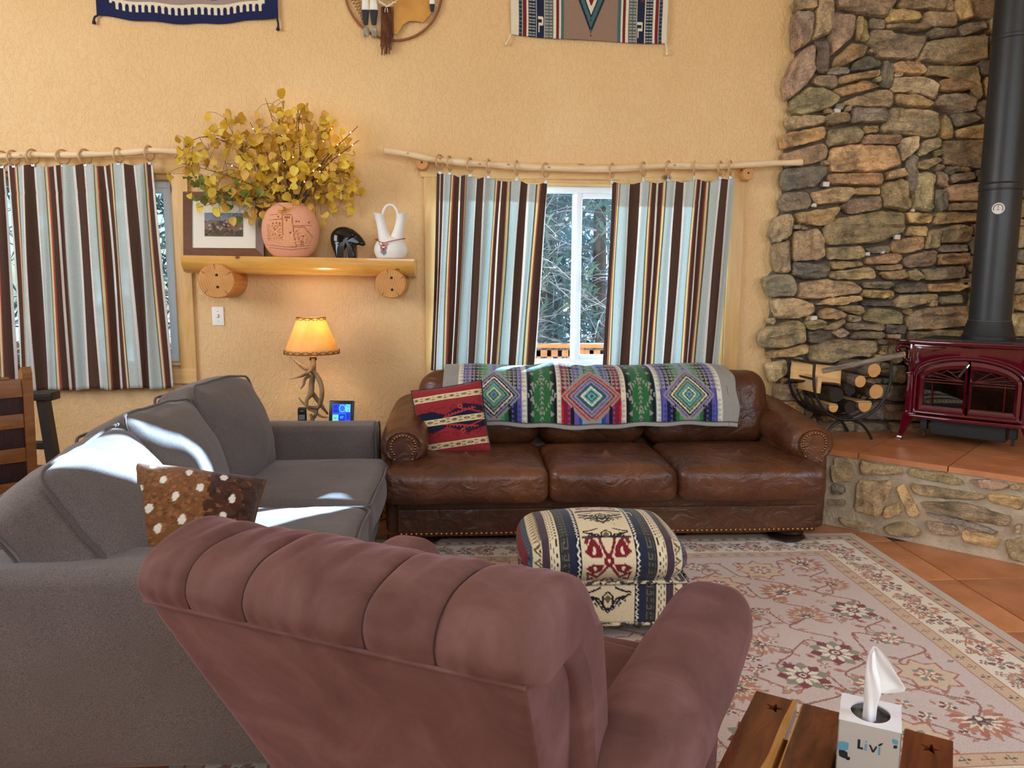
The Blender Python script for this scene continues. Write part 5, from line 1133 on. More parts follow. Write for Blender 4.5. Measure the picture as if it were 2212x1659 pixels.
# black bear
bx = at(752, 551, 4.74)[0]; br_ = thing('bear_figurine', 'glossy black carved bear figurine between the two vases', 'figurine', (bx, 4.755, shelf_z(bx)+.001))
out = smooth_path([(-.07, 0), (-.09, .05), (-.104, .10), (-.098, .145), (-.07, .176), (-.03, .187), (.01, .18), (.05, .158), (.085, .122), (.103, .09), (.101, .078), (.088, .073), (.062, .078), (.052, .07), (.05, 0), (.01, 0), (.008, .05), (-.004, .066), (-.016, .05), (-.024, 0)], 4)
c2 = np.array([-.01, .1]); P = []
for yv, k in ((-.060, .12), (-.058, .35), (-.054, .56), (-.047, .74), (-.036, .88), (-.02, .97), (0, 1), (.02, .97), (.036, .88), (.047, .74), (.054, .56), (.058, .35), (.060, .12)):
    row = []
    for a, b in out:
        kk = k if b > .07 else k+(1-k)*.80*(1-b/.07)**.5; row.append((c2[0]+(a-c2[0])*kk, yv*(1.0 if b > .03 else 1.0)*(.62 if a > .06 else 1), b if b < .015 else c2[1]+(b-c2[1])*kk))
    P.append(row)
P = np.array(P); V, F = grid(P, True); n_ = len(out)
F += [list(range(n_))[::-1], [12*n_+i for i in range(n_)]]
M_onyx = pm('black_glaze', (9, 8, 8), .12, coat=.25, spec=.35); ob('body', V, F, M_onyx, br_, sharp=60)
for s_ in (-1, 1): V, F = lathe([(.001, 0), (.012, .004), (.014, .012), (.008, .02), (.001, .022)], 14, 1, .6); ob('ear', V+np.array([.028, s_*.026, .148]), F, M_onyx, br_)
# white wedding vase
wx = at(844, 555, 4.74)[0]; wv = thing('wedding_vase', 'white two-spouted wedding vase with looped handle and painted medallion', 'vase', (wx, 4.755, shelf_z(wx)+.001))
M_white = pm('white_slip', (232, 226, 220), .55)
ob('body', *lathe(smooth_path([(.07, 0), (.085, .006), (.098, .035), (.1, .06), (.09, .09), (.07, .115), (.04, .13), (.01, .136)], 4), 40, 1, .78), M_white, wv)
for s_ in (-1, 1):
    pth = smooth_path([(s_*.026, 0, .09), (s_*.036, 0, .125), (s_*.047, 0, .165), (s_*.057, 0, .21), (s_*.065, 0, .25), (s_*.07, 0, .268)], 4); rr = np.interp(pth[:, 2], [.09, .125, .165, .21, .25, .268], [.046, .038, .031, .027, .030, .036])
    V, F = tube(pth, rr, 24); V[:, 2] += np.where(V[:, 2] > .24, s_*(V[:, 0]-s_*.07)*.45, 0); ob('spout', V, F[:-1], M_white, wv)
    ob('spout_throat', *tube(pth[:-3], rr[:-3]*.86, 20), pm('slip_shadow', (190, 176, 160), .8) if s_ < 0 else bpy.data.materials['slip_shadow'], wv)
ob('handle', *tube(smooth_path([(-.045, 0, .262), (-.04, 0, .285), (-.022, 0, .312), (0, 0, .32), (.022, 0, .312), (.04, 0, .285), (.045, 0, .262)], 5), .0085, 12), M_white, wv)
ob('red_cord', *tube(smooth_path([(-.088, -.03, .115), (-.06, -.062, .098), (-.035, -.073, .092), (.0, -.078, .1), (.05, -.058, .112), (.088, -.02, .122), (.06, .05, .12), (0, .066, .118), (-.06, .05, .116), (-.088, -.03, .115)], 4), .0024, 6), pm('red_cord', (160, 36, 44), .8), wv)
def medal(): 
    b = []; 
    for (cx, cz, r, c) in ((-.052, .086, .013, (170, 140, 110)), (-.022, .086, .012, (170, 140, 110)), (-.036, .064, .021, (90, 130, 150)), (-.036, .066, .017, (206, 70, 60)), (-.036, .068, .009, (232, 200, 120)), (-.052, .087, .007, (230, 220, 210)), (-.022, .087, .007, (226, 120, 100)), (-.036, .055, .006, (120, 30, 36)), (-.036, .074, .004, (30, 30, 34))): b.append((cx, cz, r, c))
    for i, (cx, cz, r, c) in enumerate(b):
        yv = -.078*math.sqrt(max(0, 1-(cx/.1)**2))-.0012*i*.35-.001
        V, F = lathe([(r, 0), (r*.9, .0016)], 16); nm = 'paint_%d' % i; ob('painted_medallion', V, F, pm(nm, c, .6), wv).matrix_local = rotm(math.pi/2, 0, -.28, (cx, yv, cz))
    bb = MB()
    for k in range(8): x = -.053+k*.0048; bb.tube([(x, -.071-.002*(k % 2)-k*.0006, .046), (x-.001, -.070-k*.0006, .018+.004*abs(k-4))], .0014, 5)
    bb.out('painted_fringe', pm('fringe_blue', (60, 84, 104), .7), wv)
medal()

# ------------------------------------------------------------------ aspen branches and lighted twigs in the vase
M_leaf = objcol('aspen_leaf', .55, 'leaf'); M_twig = pm('grey_brown_twig', (96, 72, 50), .8); M_dtwig = pm('dark_wired_twig', (44, 30, 22), .7); M_led = pm('warm_led', (255, 226, 150), .4, emit=(255, 214, 120), estr=9)
lv = []
for sd in range(3):
    r_ = np.random.RandomState(sd); V = [(0, 0, 0)]
    for k in range(11):
        a = 2*math.pi*k/11; q = 1+.06*math.sin(3*a)+(.28 if k == 0 else 0)-(.06 if k in (5, 6) else 0); V.append((.5*q*math.cos(a)+.5, .5*q*math.sin(a), .16*math.sin(2*a+sd)+r_.normal(0, .05)))
    V[0] = (.5, 0, -.10); V += [(-.35, .0, .02), (-.34, .025, .02), (0, .02, 0), (0, -.02, 0)]
    F = [[0, 1+k, 1+(k+1) % 11] for k in range(11)]+[[12, 15, 14, 13]]
    me = bpy.data.meshes.new('leaf'); me.from_pydata(V, [], F); me.polygons.foreach_set('use_smooth', [True]*len(F)); me.materials.append(M_leaf); lv.append(me)
LY = [(240, 204, 62), (232, 192, 56), (244, 212, 84), (220, 176, 62), (248, 220, 90), (206, 162, 70), (240, 204, 92), (228, 182, 84)]; LG = [(122, 142, 62), (140, 156, 70), (104, 128, 58)]
mouth = np.array([vx, 4.765, vz+.30])
BR = [([(620, 432), (585, 390), (545, 345), (500, 312), (430, 297), (378, 342)], 36, 0, 'arching far left over the window trim'), ([(612, 432), (560, 365), (510, 300), (482, 245)], 26, 0, 'rising to the upper left'), ([(630, 428), (606, 330), (592, 270), (573, 212)], 20, 0, 'tallest, standing upright'),
      ([(642, 428), (648, 330), (645, 275), (650, 238)], 26, 0, 'upright beside the tallest one'), ([(614, 434), (540, 398), (460, 370), (386, 352)], 34, 0, 'reaching level to the left'), ([(612, 436), (540, 425), (470, 415), (402, 375)], 30, .45, 'with green leaves drooping over the frame'),
      ([(610, 438), (560, 440), (500, 432), (428, 448)], 28, .3, 'hanging low over the framed print'), ([(652, 428), (690, 370), (722, 330), (752, 322)], 28, 0, 'leaning right among the lighted twigs'), ([(654, 430), (700, 395), (735, 372), (758, 380)], 28, 0, 'spreading to the far right'),
      ([(652, 432), (700, 418), (735, 412), (752, 432)], 20, 0, 'drooping right of the vase'), ([(634, 428), (620, 350), (606, 300), (600, 262)], 26, 0, 'in the middle left of centre'), ([(644, 428), (668, 352), (690, 300), (706, 288)], 28, 0, 'in the middle right of centre'), ([(628, 430), (590, 380), (560, 330), (552, 290)], 26, 0, 'between the arching and the upright ones'), ([(636, 430), (640, 380), (650, 330), (668, 300)], 26, 0, 'short and dense just above the vase')]
for bi, (pts, nl, gf, dsc) in enumerate(BR):
    nl = int(nl*1.45)
    yo = random.uniform(-.10, .08) if bi not in (0, 4, 5, 6) else (-.03, 0, 0, 0, -.06, -.07, -.09)[bi]
    p = [mouth+np.array([random.uniform(-.03, .03), random.uniform(-.02, .02), -.12])]
    for k, (x, yv) in enumerate(pts): p.append(at(x, yv, 4.765+yo*k/len(pts)))
    p = smooth_path(p, 5); t = thing('aspen_branch', 'golden aspen branch in the terracotta vase, '+dsc, 'branch', tuple(mouth+np.array([0, 0, -.1])), group='golden aspen branches in the terracotta vase')
    b = MB().tube(p, np.linspace(.0045, .0014, len(p)), 6); nodesP = []
    for k in range(nl):
        s = .34+.66*(k+random.random())/nl; q = p[min(len(p)-1, int(s*(len(p)-1)))]; sp = .085*(1 if s < .85 else .7)
        e = q+np.array([random.gauss(0, sp*.75), random.gauss(0, sp*.5), random.gauss(0, sp*.7)]); e[1] = min(e[1], W-.03); e[2] = max(e[2], shelf_z(e[0])+.06)
        b.tube(smooth_path([q, (q+e)/2+np.array([0, 0, .012]), e], 2), .0011, 4)
        nodesP.append(e)
    b.out('stem', M_twig, t, world=True); inv = XF[t.name].inverted()
    for k, e in enumerate(nodesP):
        o = bpy.data.objects.new('leaf', random.choice(lv)); COL.objects.link(o); o.parent = t; s = random.uniform(.040, .060)
        o.matrix_local = inv @ Matrix.Translation(Vector(tuple(e))) @ Euler((math.pi/2+random.gauss(0, .65), random.uniform(0, 6.3), random.gauss(0, .7))).to_matrix().to_4x4() @ Matrix.Scale(s, 4)
        o.color = (*lin(random.choice(LG) if random.random() < gf and k > nl*.35 else random.choice(LY)), 1)
TW = [(725, 263, 'tallest at the right'), (773, 273, 'second at the right'), (775, 303, 'third at the right'), (762, 350, 'lowest at the right'), (540, 264, 'pointing up to the left'), (600, 256, 'upright left of centre'), (645, 234, 'upright in the middle'), (607, 278, 'short, left of centre'), (668, 268, 'short, right of centre'), (490, 352, 'low at the left'), (700, 352, 'low among the right leaves')]
lp = []
for k, (x, yv, dsc) in enumerate(TW):
    e = at(x, yv, 4.76+random.uniform(-.06, .06)); p = smooth_path([mouth+np.array([random.uniform(-.03, .03), 0, -.1]), mouth+(e-mouth)*.45+np.array([0, 0, .03]), e], 6)
    t = thing('lighted_twig', 'dark twig with tiny warm lights in the vase, '+dsc, 'light', tuple(mouth+np.array([0, 0, -.1])), group='lighted twigs among the aspen branches'); ob('twig', *tube(p, np.linspace(.004, .0018, len(p)), 6), M_dtwig, t, world=True)
    for s in (.99, .78, .58):
        q = p[int(s*(len(p)-1))]+np.array([random.uniform(-.004, .004), -.004, 0]); V, F = rbox((.0066, .0066, .008), .0032, (1, 1, 1), 2); ob('bulb', V+q, F, M_led, t, world=True)
light('twig_glow_right', 'POINT', tuple(at(735, 300, 4.80)), .5, (1, .74, .3), size=.08); light('twig_glow_middle', 'POINT', tuple(at(630, 290, 4.82)), .4, (1, .74, .3), size=.08)
# ------------------------------------------------------------------ side table, antler lamp, phone, weather display, switch
LYY = 4.60; TZ = .50; lx = at(676, 760, LYY)[0]
M_tab = wood('table_wood', (120, 78, 46), (96, 58, 32), stretch=(2, 9, 9))
tb2 = thing('side_table', 'small wooden side table tucked behind the grey sofa arm', 'table', (lx+.02, 4.60, 0))
MB().box((-.26, -.26, TZ-.03), (.26, .26, TZ), .006).out('table_top', M_tab, tb2)
for x in (-.22, .22):
    for yv in (-.22, .22): MB().box((x-.02, yv-.02, 0), (x+.02, yv+.02, TZ-.03), .004).out('leg', M_tab, tb2)
lamp = thing('antler_lamp', 'table lamp of deer antlers with a glowing laced rawhide shade', 'lamp', (lx, LYY, TZ+.001))
def bonem(name, a, b):
    m, n, l, bs = nodes(name); l.new(ramp(n, l, noise_n(n, l, coords(n, l, (1, 1, .5)), 16, 5), [(.35, L4(a)), (.7, L4(b))]), bs.inputs['Base Color']); bs.inputs['Roughness'].default_value = .45; bump(n, l, noise_n(n, l, coords(n, l, (3, 3, .6)), 60, 3), .3, .003, bs); return m
M_ant = bonem('antler', (88, 64, 42), (176, 146, 104))
def zl(x, y): return (at(600+x*.1808, 640+y*.1808, LYY))
def antler(pts, rr, dy=0):
    p = np.array([zl(x, y) for x, y in pts]); 
    for i in range(len(p)): p[i, 1] += dy if np.isscalar(dy) else dy[i]
    sp = smooth_path(p, 5); r = np.interp(np.linspace(0, 1, len(sp)), np.linspace(0, 1, len(rr)), rr); ob('antler', *tube(sp, r, 12), M_ant, lamp, world=True)
antler([(165, 712), (235, 780), (330, 850), (440, 900), (510, 1000), (540, 1130), (520, 1270), (480, 1320), (380, 1310), (300, 1250), (262, 1198)], [.002, .008, .012, .014, .015, .014, .013, .011, .008, .005, .002], -.03)
antler([(425, 745), (430, 820), (400, 880), (320, 935), (175, 972)], [.014, .014, .011, .007, .0015], [-.01, -.02, -.05, -.07, -.08])
antler([(400, 930), (345, 980), (325, 1050), (290, 1095)], [.011, .009, .007, .002], -.045)
antler([(425, 745), (420, 900), (400, 1050), (390, 1160), (345, 1240), (350, 1330), (430, 1380), (520, 1440), (600, 1450)], [.014, .016, .017, .019, .011, .010, .009, .007, .002], .01)
antler([(395, 1160), (450, 1230), (520, 1330), (590, 1420)], [.015, .013, .011, .006], .03)
antler([(470, 1330), (450, 1420), (400, 1480), (350, 1570), (340, 1680)], [.011, .011, .010, .008, .005], .0)
antler([(400, 1400), (430, 1480), (455, 1560), (470, 1690)], [.009, .010, .009, .006], -.02)
zt = at(676, 760, LYY)[2]-TZ
ob('socket', *lathe([(.016, zt-.035), (.018, zt-.03), (.009, zt-.02), (.009, zt-.012), (.018, zt-.006), (.02, zt+.02), (.012, zt+.05)], 18), pm('brass_fitting', (196, 160, 96), .3, metal=1), lamp)
ob('antler_collar', *lathe([(.016, zt-.055), (.022, zt-.048), (.022, zt-.036), (.014, zt-.03)], 16), M_dwood, lamp)
m, n, l, bs = nodes('rawhide_shade'); l.new(ramp(n, l, noise_n(n, l, coords(n, l), 14, 5), [(.3, L4((226, 184, 118))), (.7, L4((242, 208, 146)))]), bs.inputs['Base Color']); tr = n.new('ShaderNodeBsdfTranslucent'); l.new(ramp(n, l, noise_n(n, l, coords(n, l), 14, 5), [(.3, L4((244, 208, 140))), (.7, L4((252, 226, 170)))]), tr.inputs[0]); mx = n.new('ShaderNodeMixShader'); mx.inputs[0].default_value = .55
l.new(bs.outputs[0], mx.inputs[1]); l.new(tr.outputs[0], mx.inputs[2]); l.new(mx.outputs[0], n['Material Output'].inputs[0]); M_shade = m
z0_, z1_ = at(672, 763, LYY)[2]-TZ, at(670, 686, LYY)[2]-TZ; R0, R1_ = .160, .077; n_ = 48; dxs = -.006
P = np.array([[(R*(1+.006*math.sin(3*t))*math.cos(t)+dxs, R*math.sin(t), z) for t in np.linspace(0, 2*math.pi, n_, endpoint=False)] for R, z in zip(np.linspace(R0, R1_, 8), np.linspace(z0_, z1_, 8))])
ob('shade', *grid(P, True), M_shade, lamp, solid=.0015)
b = MB()
for z, R, c, hgt, k in ((z0_+.009, R0-.003, 0, .011, 20), (z1_-.007, R1_+.004, 0, .009, 12)):
    for i in range(k):
        a0, a1 = 2*math.pi*i/k, 2*math.pi*(i+.8)/k
        for s_ in (-1, 1): b.tube([(dxs+(R+.0035-s_*0.0*q)*math.cos(a0+(a1-a0)*q), (R+.0035)*math.sin(a0+(a1-a0)*q), z+s_*hgt*(q-.5)*2*.9) for q in np.linspace(0, 1, 4)], .0016, 5)
b.out('lacing', M_lace, lamp); b = MB()
for z, R in ((z0_, R0+.001), (z1_, R1_+.001)): b.tube([(dxs+R*math.cos(t), R*math.sin(t), z) for t in np.linspace(0, 2*math.pi, 40, endpoint=False)], .0025, 6, True)
b.out('shade_rim', M_lace, lamp)
V, F = lathe([(.004, 0), (.02, .02), (.028, .05), (.02, .075), (.006, .085)], 18); ob('bulb', V+np.array([0, 0, zt+.05]), F, pm('lamp_bulb', (255, 236, 200), .4, emit=(255, 196, 120), estr=12), lamp)
light('lamp_light', 'POINT', (lx, LYY, TZ+zt+.15), 3.6, (1.0, .80, .48), size=.035)
# cordless phone
ph = thing('cordless_phone', 'black cordless phone upright on its stand beside the antler lamp', 'phone', (at(653, 900, 4.44)[0], 4.44, TZ+.001))
M_ph = pm('black_plastic', (18, 18, 20), .3); M_sil = pm('silver_key', (170, 172, 176), .35, metal=.6); hz = at(653, 880, 4.44)[2]-TZ
MB().box((-.035, -.04, 0), (.035, .045, .035), .01).out('cradle', M_ph, ph)
V, F = rbox((.05, .026, hz-.02), .011, (2, 2, 4), 3); ob('handset', V+np.array([0, 0, .02+(hz-.02)/2]), F, M_ph, ph)
MB().box((-.017, -.0145, hz-.072), (.017, -.012, hz-.042), .001).out('screen', pm('lcd_grey', (96, 104, 104), .3), ph); MB().box((-.01, -.0145, hz-.022), (.01, -.012, hz-.018), .0008).out('ear_slot', M_sil, ph)
V, F = lathe([(.010, 0), (.009, .002)], 18)
ob('navigation_key', V, F, M_sil, ph).matrix_local = rotm(math.pi/2, 0, 0, (0, -.0125, hz-.094))
for r in range(4):
    for c in range(3): MB().box((-.019+c*.0145, -.0148, hz-.118-r*.013), (-.0095+c*.0145, -.0122, hz-.111-r*.013), .0008).out('key', M_sil, ph)
for s_ in (-1, 1): MB().box((s_*.0165-.004, -.0148, hz-.102), (s_*.0165+.004, -.0122, hz-.086), .0008).out('key', M_sil, ph)
# weather display
wp = at(736, 895, 4.50); wd_ = thing('weather_display', 'small square weather display with a lit blue screen on the side table', 'display', (wp[0], 4.50, TZ+.001), R_(-8)); wM = rotm(-.2, 0, 0); wz = at(736, 866, 4.5)[2]-TZ; wh = .155
def wob_(nm, lo, hi, m, bev=.002): 
    b = MB().box(lo, hi, bev); V = np.concatenate(b.V); A = np.array(wM); return ob(nm, V@A[:3, :3].T+A[:3, 3]+np.array([0, 0, wz-wh]), b.F, m, wd_)
M_lcd = pm('blue_lcd', (20, 70, 200), .4, emit=(28, 104, 255), estr=1.1); M_lcd2 = pm('dark_blue_lcd', (16, 40, 150), .4, emit=(10, 50, 210), estr=.9); M_lcd3 = pm('cyan_lcd', (90, 180, 220), .4, emit=(110, 210, 235), estr=.9); M_lcd4 = pm('green_lcd', (110, 200, 170), .4, emit=(120, 225, 190), estr=.8)
wob_('rear_case', (-.076, .004, -.004), (.074, .02, wh+.004), pm('tan_plastic', (206, 178, 128), .5), .006); wob_('bezel', (-.074, -.008, 0), (.072, .012, wh), M_ph, .006)
for nm, a, m in (('screen_panel', (-.052, .028, .056, .134), M_lcd), ('screen_panel', (-.050, .080, -.012, .132), M_lcd2), ('screen_panel', (.026, .088, .054, .132), M_lcd3), ('screen_panel', (-.050, .030, -.016, .070), M_lcd4), ('screen_panel', (-.012, .034, .026, .074), M_lcd2), ('screen_panel', (.030, .040, .054, .084), M_lcd2)):
    wob_(nm, (a[0], -.0092-.0002*(m is not M_lcd), a[1]), (a[2], -.0082, a[3]), m, 0)
def wtext(s, size, x, z, m): V, F = text_mesh(s, size, .0002); A = np.array(wM @ rotm(math.pi/2, 0, 0, (x, -.0098, z))); ob('screen_digits', V@A[:3, :3].T+A[:3, 3]+np.array([0, 0, wz-wh]), F, m, wd_, smooth=False)
M_dig = pm('lcd_digit', (8, 40, 120), .5); 
for a in (('60', .022, -.034, .118, M_dig), ('22', .020, -.034, .092, M_dig), ('11', .022, .040, .120, M_dig), ('4', .014, .042, .098, M_dig), ('N', .016, -.034, .050, M_dig), ('07', .02, .006, .055, M_lcd3), ('92', .014, .042, .064, M_dig)): wtext(*a)
b = MB().tube([(.007+.018*math.cos(t), -.0094, .108+.020*math.sin(t)) for t in np.linspace(0, 2*math.pi, 30, endpoint=False)], .0022, 6, True); V = np.concatenate(b.V); A = np.array(wM); ob('dial_ring', V@A[:3, :3].T+A[:3, 3]+np.array([0, 0, wz-wh]), b.F, M_lcd3, wd_)
# switch
sp_ = at(471, 683, W-.004); sw = thing('light_switch', 'white single toggle light switch on the wall under the log shelf', 'switch', tuple(sp_)); M_ivory = pm('white_plate', (240, 234, 226), .4)
MB().box((-.036, -.004, -.058), (.036, .003, .058), .003).out('plate', M_ivory, sw); MB().box((-.005, -.014, -.004), (.005, -.003, .014), .002).out('toggle', M_ivory, sw); MB().box((-.006, -.0055, -.013), (.006, -.0035, .013), .0005).out('slot', pm('plate_slot', (190, 182, 172), .5), sw)
for z in (-.03, .03): ob('screw', *lathe([(.003, 0), (.003, .0012)], 10), M_sil, sw).matrix_local = rotm(math.pi/2, 0, 0, (0, -.004, z))
# power cable on the floor between the sofas
b = MB().tube(smooth_path([(-.40, 4.86, .16), (-.47, 4.84, .10), (-.54, 4.80, .06), (-.60, 4.72, .02), (-.50, 4.62, .008), (-.44, 4.66, .008), (-.46, 4.52, .008), (-.56, 4.44, .008), (-.62, 4.52, .008)], 6), .0042, 6)
tag(b.out('power_cable', pm('brown_cable', (52, 34, 28), .5)), 'dark power cable coiled on the tiles between the two sofas', 'cable')

# ------------------------------------------------------------------ wall hangings
YH = W-.014
def hanging(name, label, canvas, TLp, BRp, h, poly_z, cat, tass):
    n, m = 200, 330; u = np.linspace(0, 1, m); a, b = at(*TLp, YH), at(*BRp, YH); P = np.zeros((n, m, 3)); v = np.linspace(0, 1, n)
    for j in range(n):
        P[j, :, 0] = a[0]+(b[0]-a[0])*u+.004*np.sin(v[j]*12)*(u-.5); P[j, :, 2] = a[2]+(b[2]-a[2])*u+poly_z(u)*1.0+h*(1-v[j]); P[j, :, 1] = YH-.004-.004*np.sin(u*11+v[j]*4)
    U, VV = np.meshgrid(u, v); t = thing(name, label, cat, tuple((a+b)/2)); ob('weaving', *grid(P), M_cloth, t, world=True, cols=canvas.get(U.ravel()*.999, VV.ravel()*.999), solid=.006, sharp=0)
    for pts, r, m_ in tass:
        p = smooth_path([at(x, y, YH-.006) for x, y in pts], 4); ob('corner_tassel', *tube(p, np.concatenate([np.full(len(p)-3, r), [r*1.2, r*1.9, r*1.6]]), 8), m_, t, world=True)
    return t
NAVY, CRM2, MAU = (30, 36, 76), (226, 214, 188), (156, 136, 128); cv = Cv(390, 300, NAVY); cv.rect(28, 20, 362, 272, CRM2); cv.rect(40, 30, 348, 263, MAU)
for k in range(24):
    x = 30+k*14; [cv.rect(x+q*2.2, 284-q*5-9, x+14-q*2.2, 284-q*5, NAVY) for q in range(4)]; cv.rect(x-3, 268, x+3, 283, CRM2) if k else None
cv.rect(28, 262, 362, 268, CRM2)
for cx, c in ((72, CRM2), (136, NAVY), (202, CRM2), (250, NAVY), (312, CRM2)):
    for yb in (256, 170, 90):
        if c is NAVY: cv.rect(cx-11, yb-28, cx+11, yb-16, c); cv.rect(cx-6, yb-40, cx+6, yb-28, c); cv.line([(cx-6, yb-14), (cx+6, yb-14), (cx+6, yb-4), (cx-6, yb-4), (cx-6, yb-14)], 3, c); cv.line([(cx-17, yb-50), (cx-17, yb-36), (cx+17, yb-36), (cx+17, yb-50)], 4, c)
        else: cv.rect(cx-8, yb-34, cx+8, yb-16, c); cv.rect(cx-8, yb-16, cx-3, yb-6, c); cv.rect(cx+3, yb-16, cx+8, yb-6, c); cv.poly([(cx-14, yb-34), (cx, yb-46), (cx+14, yb-34)], c)
M_tn = pm('navy_tassel', (34, 34, 52), .9); M_tw = pm('cream_tassel', (222, 208, 182), .9)
hanging('woven_wall_rug', 'navy-bordered grey weaving with stepped edge hung high above the left window', cv, (209, 33), (602, 38), .82, lambda u: -.042*np.sin(math.pi*u)+.004*np.sin(u*25), 'wall hanging', [([(212, 33), (204, 38), (203, 52)], .006, M_tn), ([(598, 38), (601, 52), (600, 66)], .006, M_tn)])
cv = Cv(1890, 700, CRM2); TE, NV2, RD2, TP, PKk = (70, 106, 106), (34, 40, 66), (122, 34, 44), (150, 122, 104), (190, 150, 140)
q = lambda x: (x-1112)*2
def two(x0, x1, c): cv.rect(q(x0), 0, q(x1), 700, c); a, b = 1592*2-x1, 1592*2-x0; cv.rect(q(a), 0, q(b), 700, c)
for a in ((1160, 1180, NV2), (1183, 1205, RD2), (1218, 1262, NV2), (1266, 1312, NV2), (1315, 1365, TE), (1382, 1400, RD2), (1412, 1430, TE)): two(*a)
two(1180, 1183, CRM2); cv.rect(q(1430), 0, q(1754), 700, TP)
for x0 in (1160, 1412):
    for yv in range(0, 700, 20):
        for s_ in (0, 1): X0_ = q(x0 if not s_ else 1592*2-x0-18); cv.rect(X0_, yv, X0_+36, yv+10, TE)
for x0 in (1220, 1240, 1318, 1342):
    for yv in range(0, 700, 16):
        for s_ in (0, 1): X0_ = q(x0 if not s_ else 1592*2-x0-18); cv.rect(X0_, yv, X0_+36, yv+7, (150, 160, 150) if x0 < 1300 else PKk)
for s_ in (0, 1):
    for yv, c in ((570, CRM2), (350, CRM2)):
        X = lambda x: q(1266+x if not s_ else 1866+x); cv.line([(X(14), yv+100), (X(14), yv+60), (X(36), yv+60), (X(36), yv+30), (X(10), yv+30)], 14, c)
        for k in range(6): cv.rect(X(4+k*7), yv-20-k*30, X(46), yv+10-k*30, RD2 if k > 2 else NV2)
for ap, c in ((655, NV2), (628, TE), (578, NV2), (560, CRM2), (520, RD2), (440, CRM2), (400, NV2), (360, TE)):
    P_ = []
    for yv in np.arange(0, ap, 26): P_.append((yv, max(0, (ap-yv)*.93)))
    for yv, hw in P_: cv.poly([(q(1592)-hw-10, yv), (q(1592)+hw+10, yv), (q(1592)+hw-16, yv+30), (q(1592)-hw+16, yv+30)], c)
hanging('striped_weaving', 'cream and taupe striped weaving with stepped diamond hung above the right window', cv, (1103, 74), (1440, 94), .80, lambda u: -.012*np.sin(math.pi*u)-.004*np.sin(u*9), 'wall hanging', [([(1103, 74), (1099, 86), (1092, 98)], .005, M_tw), ([(1438, 93), (1440, 106), (1441, 120)], .005, M_tw)])
# mask and feather shield
mc = at(850, -22, YH); sd_ = thing('feathered_shield', 'round hoop wall shield with hide, mask, feathers and long fringe', 'wall decoration', tuple(mc)); MR = 97/1662*4.95
M_rawb = pm('willow', (140, 84, 50), .6); M_hide = pm('tanned_hide', (206, 150, 74), .85, (190, 132, 60), 9, .3, 40); M_fr2 = pm('leather_fringe', (122, 72, 42), .8, (86, 46, 28), 30)
ob('hoop', *tube([(MR*math.cos(t), 0, MR*math.sin(t)) for t in np.linspace(0, 2*math.pi, 60, endpoint=False)], .007, 10, True), M_rawb, sd_)
S = lambda zx, zy, y=0: at(700+zx/8.508, zy/8.508, YH+y)-mc
ob('hide_panel', *[(V, F) for V, F in [prism([(S(*p)[0], S(*p)[2]) for p in [(1270, -250), (1280, 200), (1290, 630), (1340, 650), (1400, 560), (1450, 470), (1560, 400), (1700, 400), (1820, 430), (1960, 270), (2030, 60), (2060, -250)]], -.012, -.008)]][0], M_hide, sd_, smooth=False)
b = MB()
for k in range(9):
    a = S(470+k*34, -40+k*60); c = S(680, -60+k*58); b.tube([a+np.array([0, -.006, 0]), c+np.array([0, -.006, 0])], .0022, 5); a2 = S(500+k*34, 20+k*60); b.tube([a2+np.array([0, -.008, 0]), S(690, -150+k*62)+np.array([0, -.008, 0])], .0018, 5)
b.out('web_lacing', M_rawb, sd_)
M_fw = pm('white_feather', (232, 226, 216), .9); M_fb = pm('black_feather', (44, 44, 52), .85); M_fg = pm('grey_down', (176, 166, 150), 1.0, (140, 130, 116), 40)
def feather(x, ytip, xw, ys, tag2=0, down=True):
    L0 = S(x, ys)[2]; 
    def strip(y0, y1, w0, w1, m, nm, d):
        u = np.linspace(0, 1, 12); P = np.array([[(S(x+(-1+2*q)*(w0+(w1-w0)*t)*(1-.0*t), 0)[0], d-.004*math.cos((q-.5)*3), S(x, y0+(y1-y0)*t)[2]+(.006*abs(q-.5) if t > .9 else 0)) for q in np.linspace(0, 1, 7)] for t in u]); return ob(nm, *grid(P), m, sd_, solid=.0015)
    f = strip(ys, ytip*.45, xw*.55, xw, M_fw, 'feather', -.028); strip(ytip*.43, ytip, xw, xw*.55, M_fb, 'feather_tip', -.030)
    if down:
        V, F = rbox((.034, .02, .042), .0099, (4, 2, 4), 3); V = puff(V, (.034, .02, .042), wr=.006, ws=60, seed=int(x)); c = S(x+14, ytip+110); ob('down_tuft', V*np.array([1, 1, 1.15])+np.array([c[0], -.026, c[2]]), F, M_fg, sd_)
        b = MB()
        for k in range(16): a = random.uniform(-.014, .014); b.tube([(c[0]+a, -.026, c[2]-.012), (c[0]+a*1.25, -.024, c[2]-.026-random.uniform(0, .014))], [.0016, .0003], 4)
        b.out('down_wisps', M_fg, sd_)
feather(770, 500, 70, -350); feather(920, 500, 78, -350); feather(1990, 255, 50, -350, down=False)
b = MB()
for k in range(46):
    x = random.uniform(1035, 1285); y1 = random.uniform(860, 1030) if 1060 < x < 1260 else random.uniform(600, 900); p = [S(x, 150), S(x+random.uniform(-10, 10), 400), S(x+random.uniform(-12, 12), 700), S(x+random.uniform(-22, 16), y1)]; b.tube(smooth_path([v+np.array([0, -.016-.012*random.random(), 0]) for v in p], 3), .0021, 4)
b.out('fringe', M_fr2, sd_)['kind'] = 'stuff'
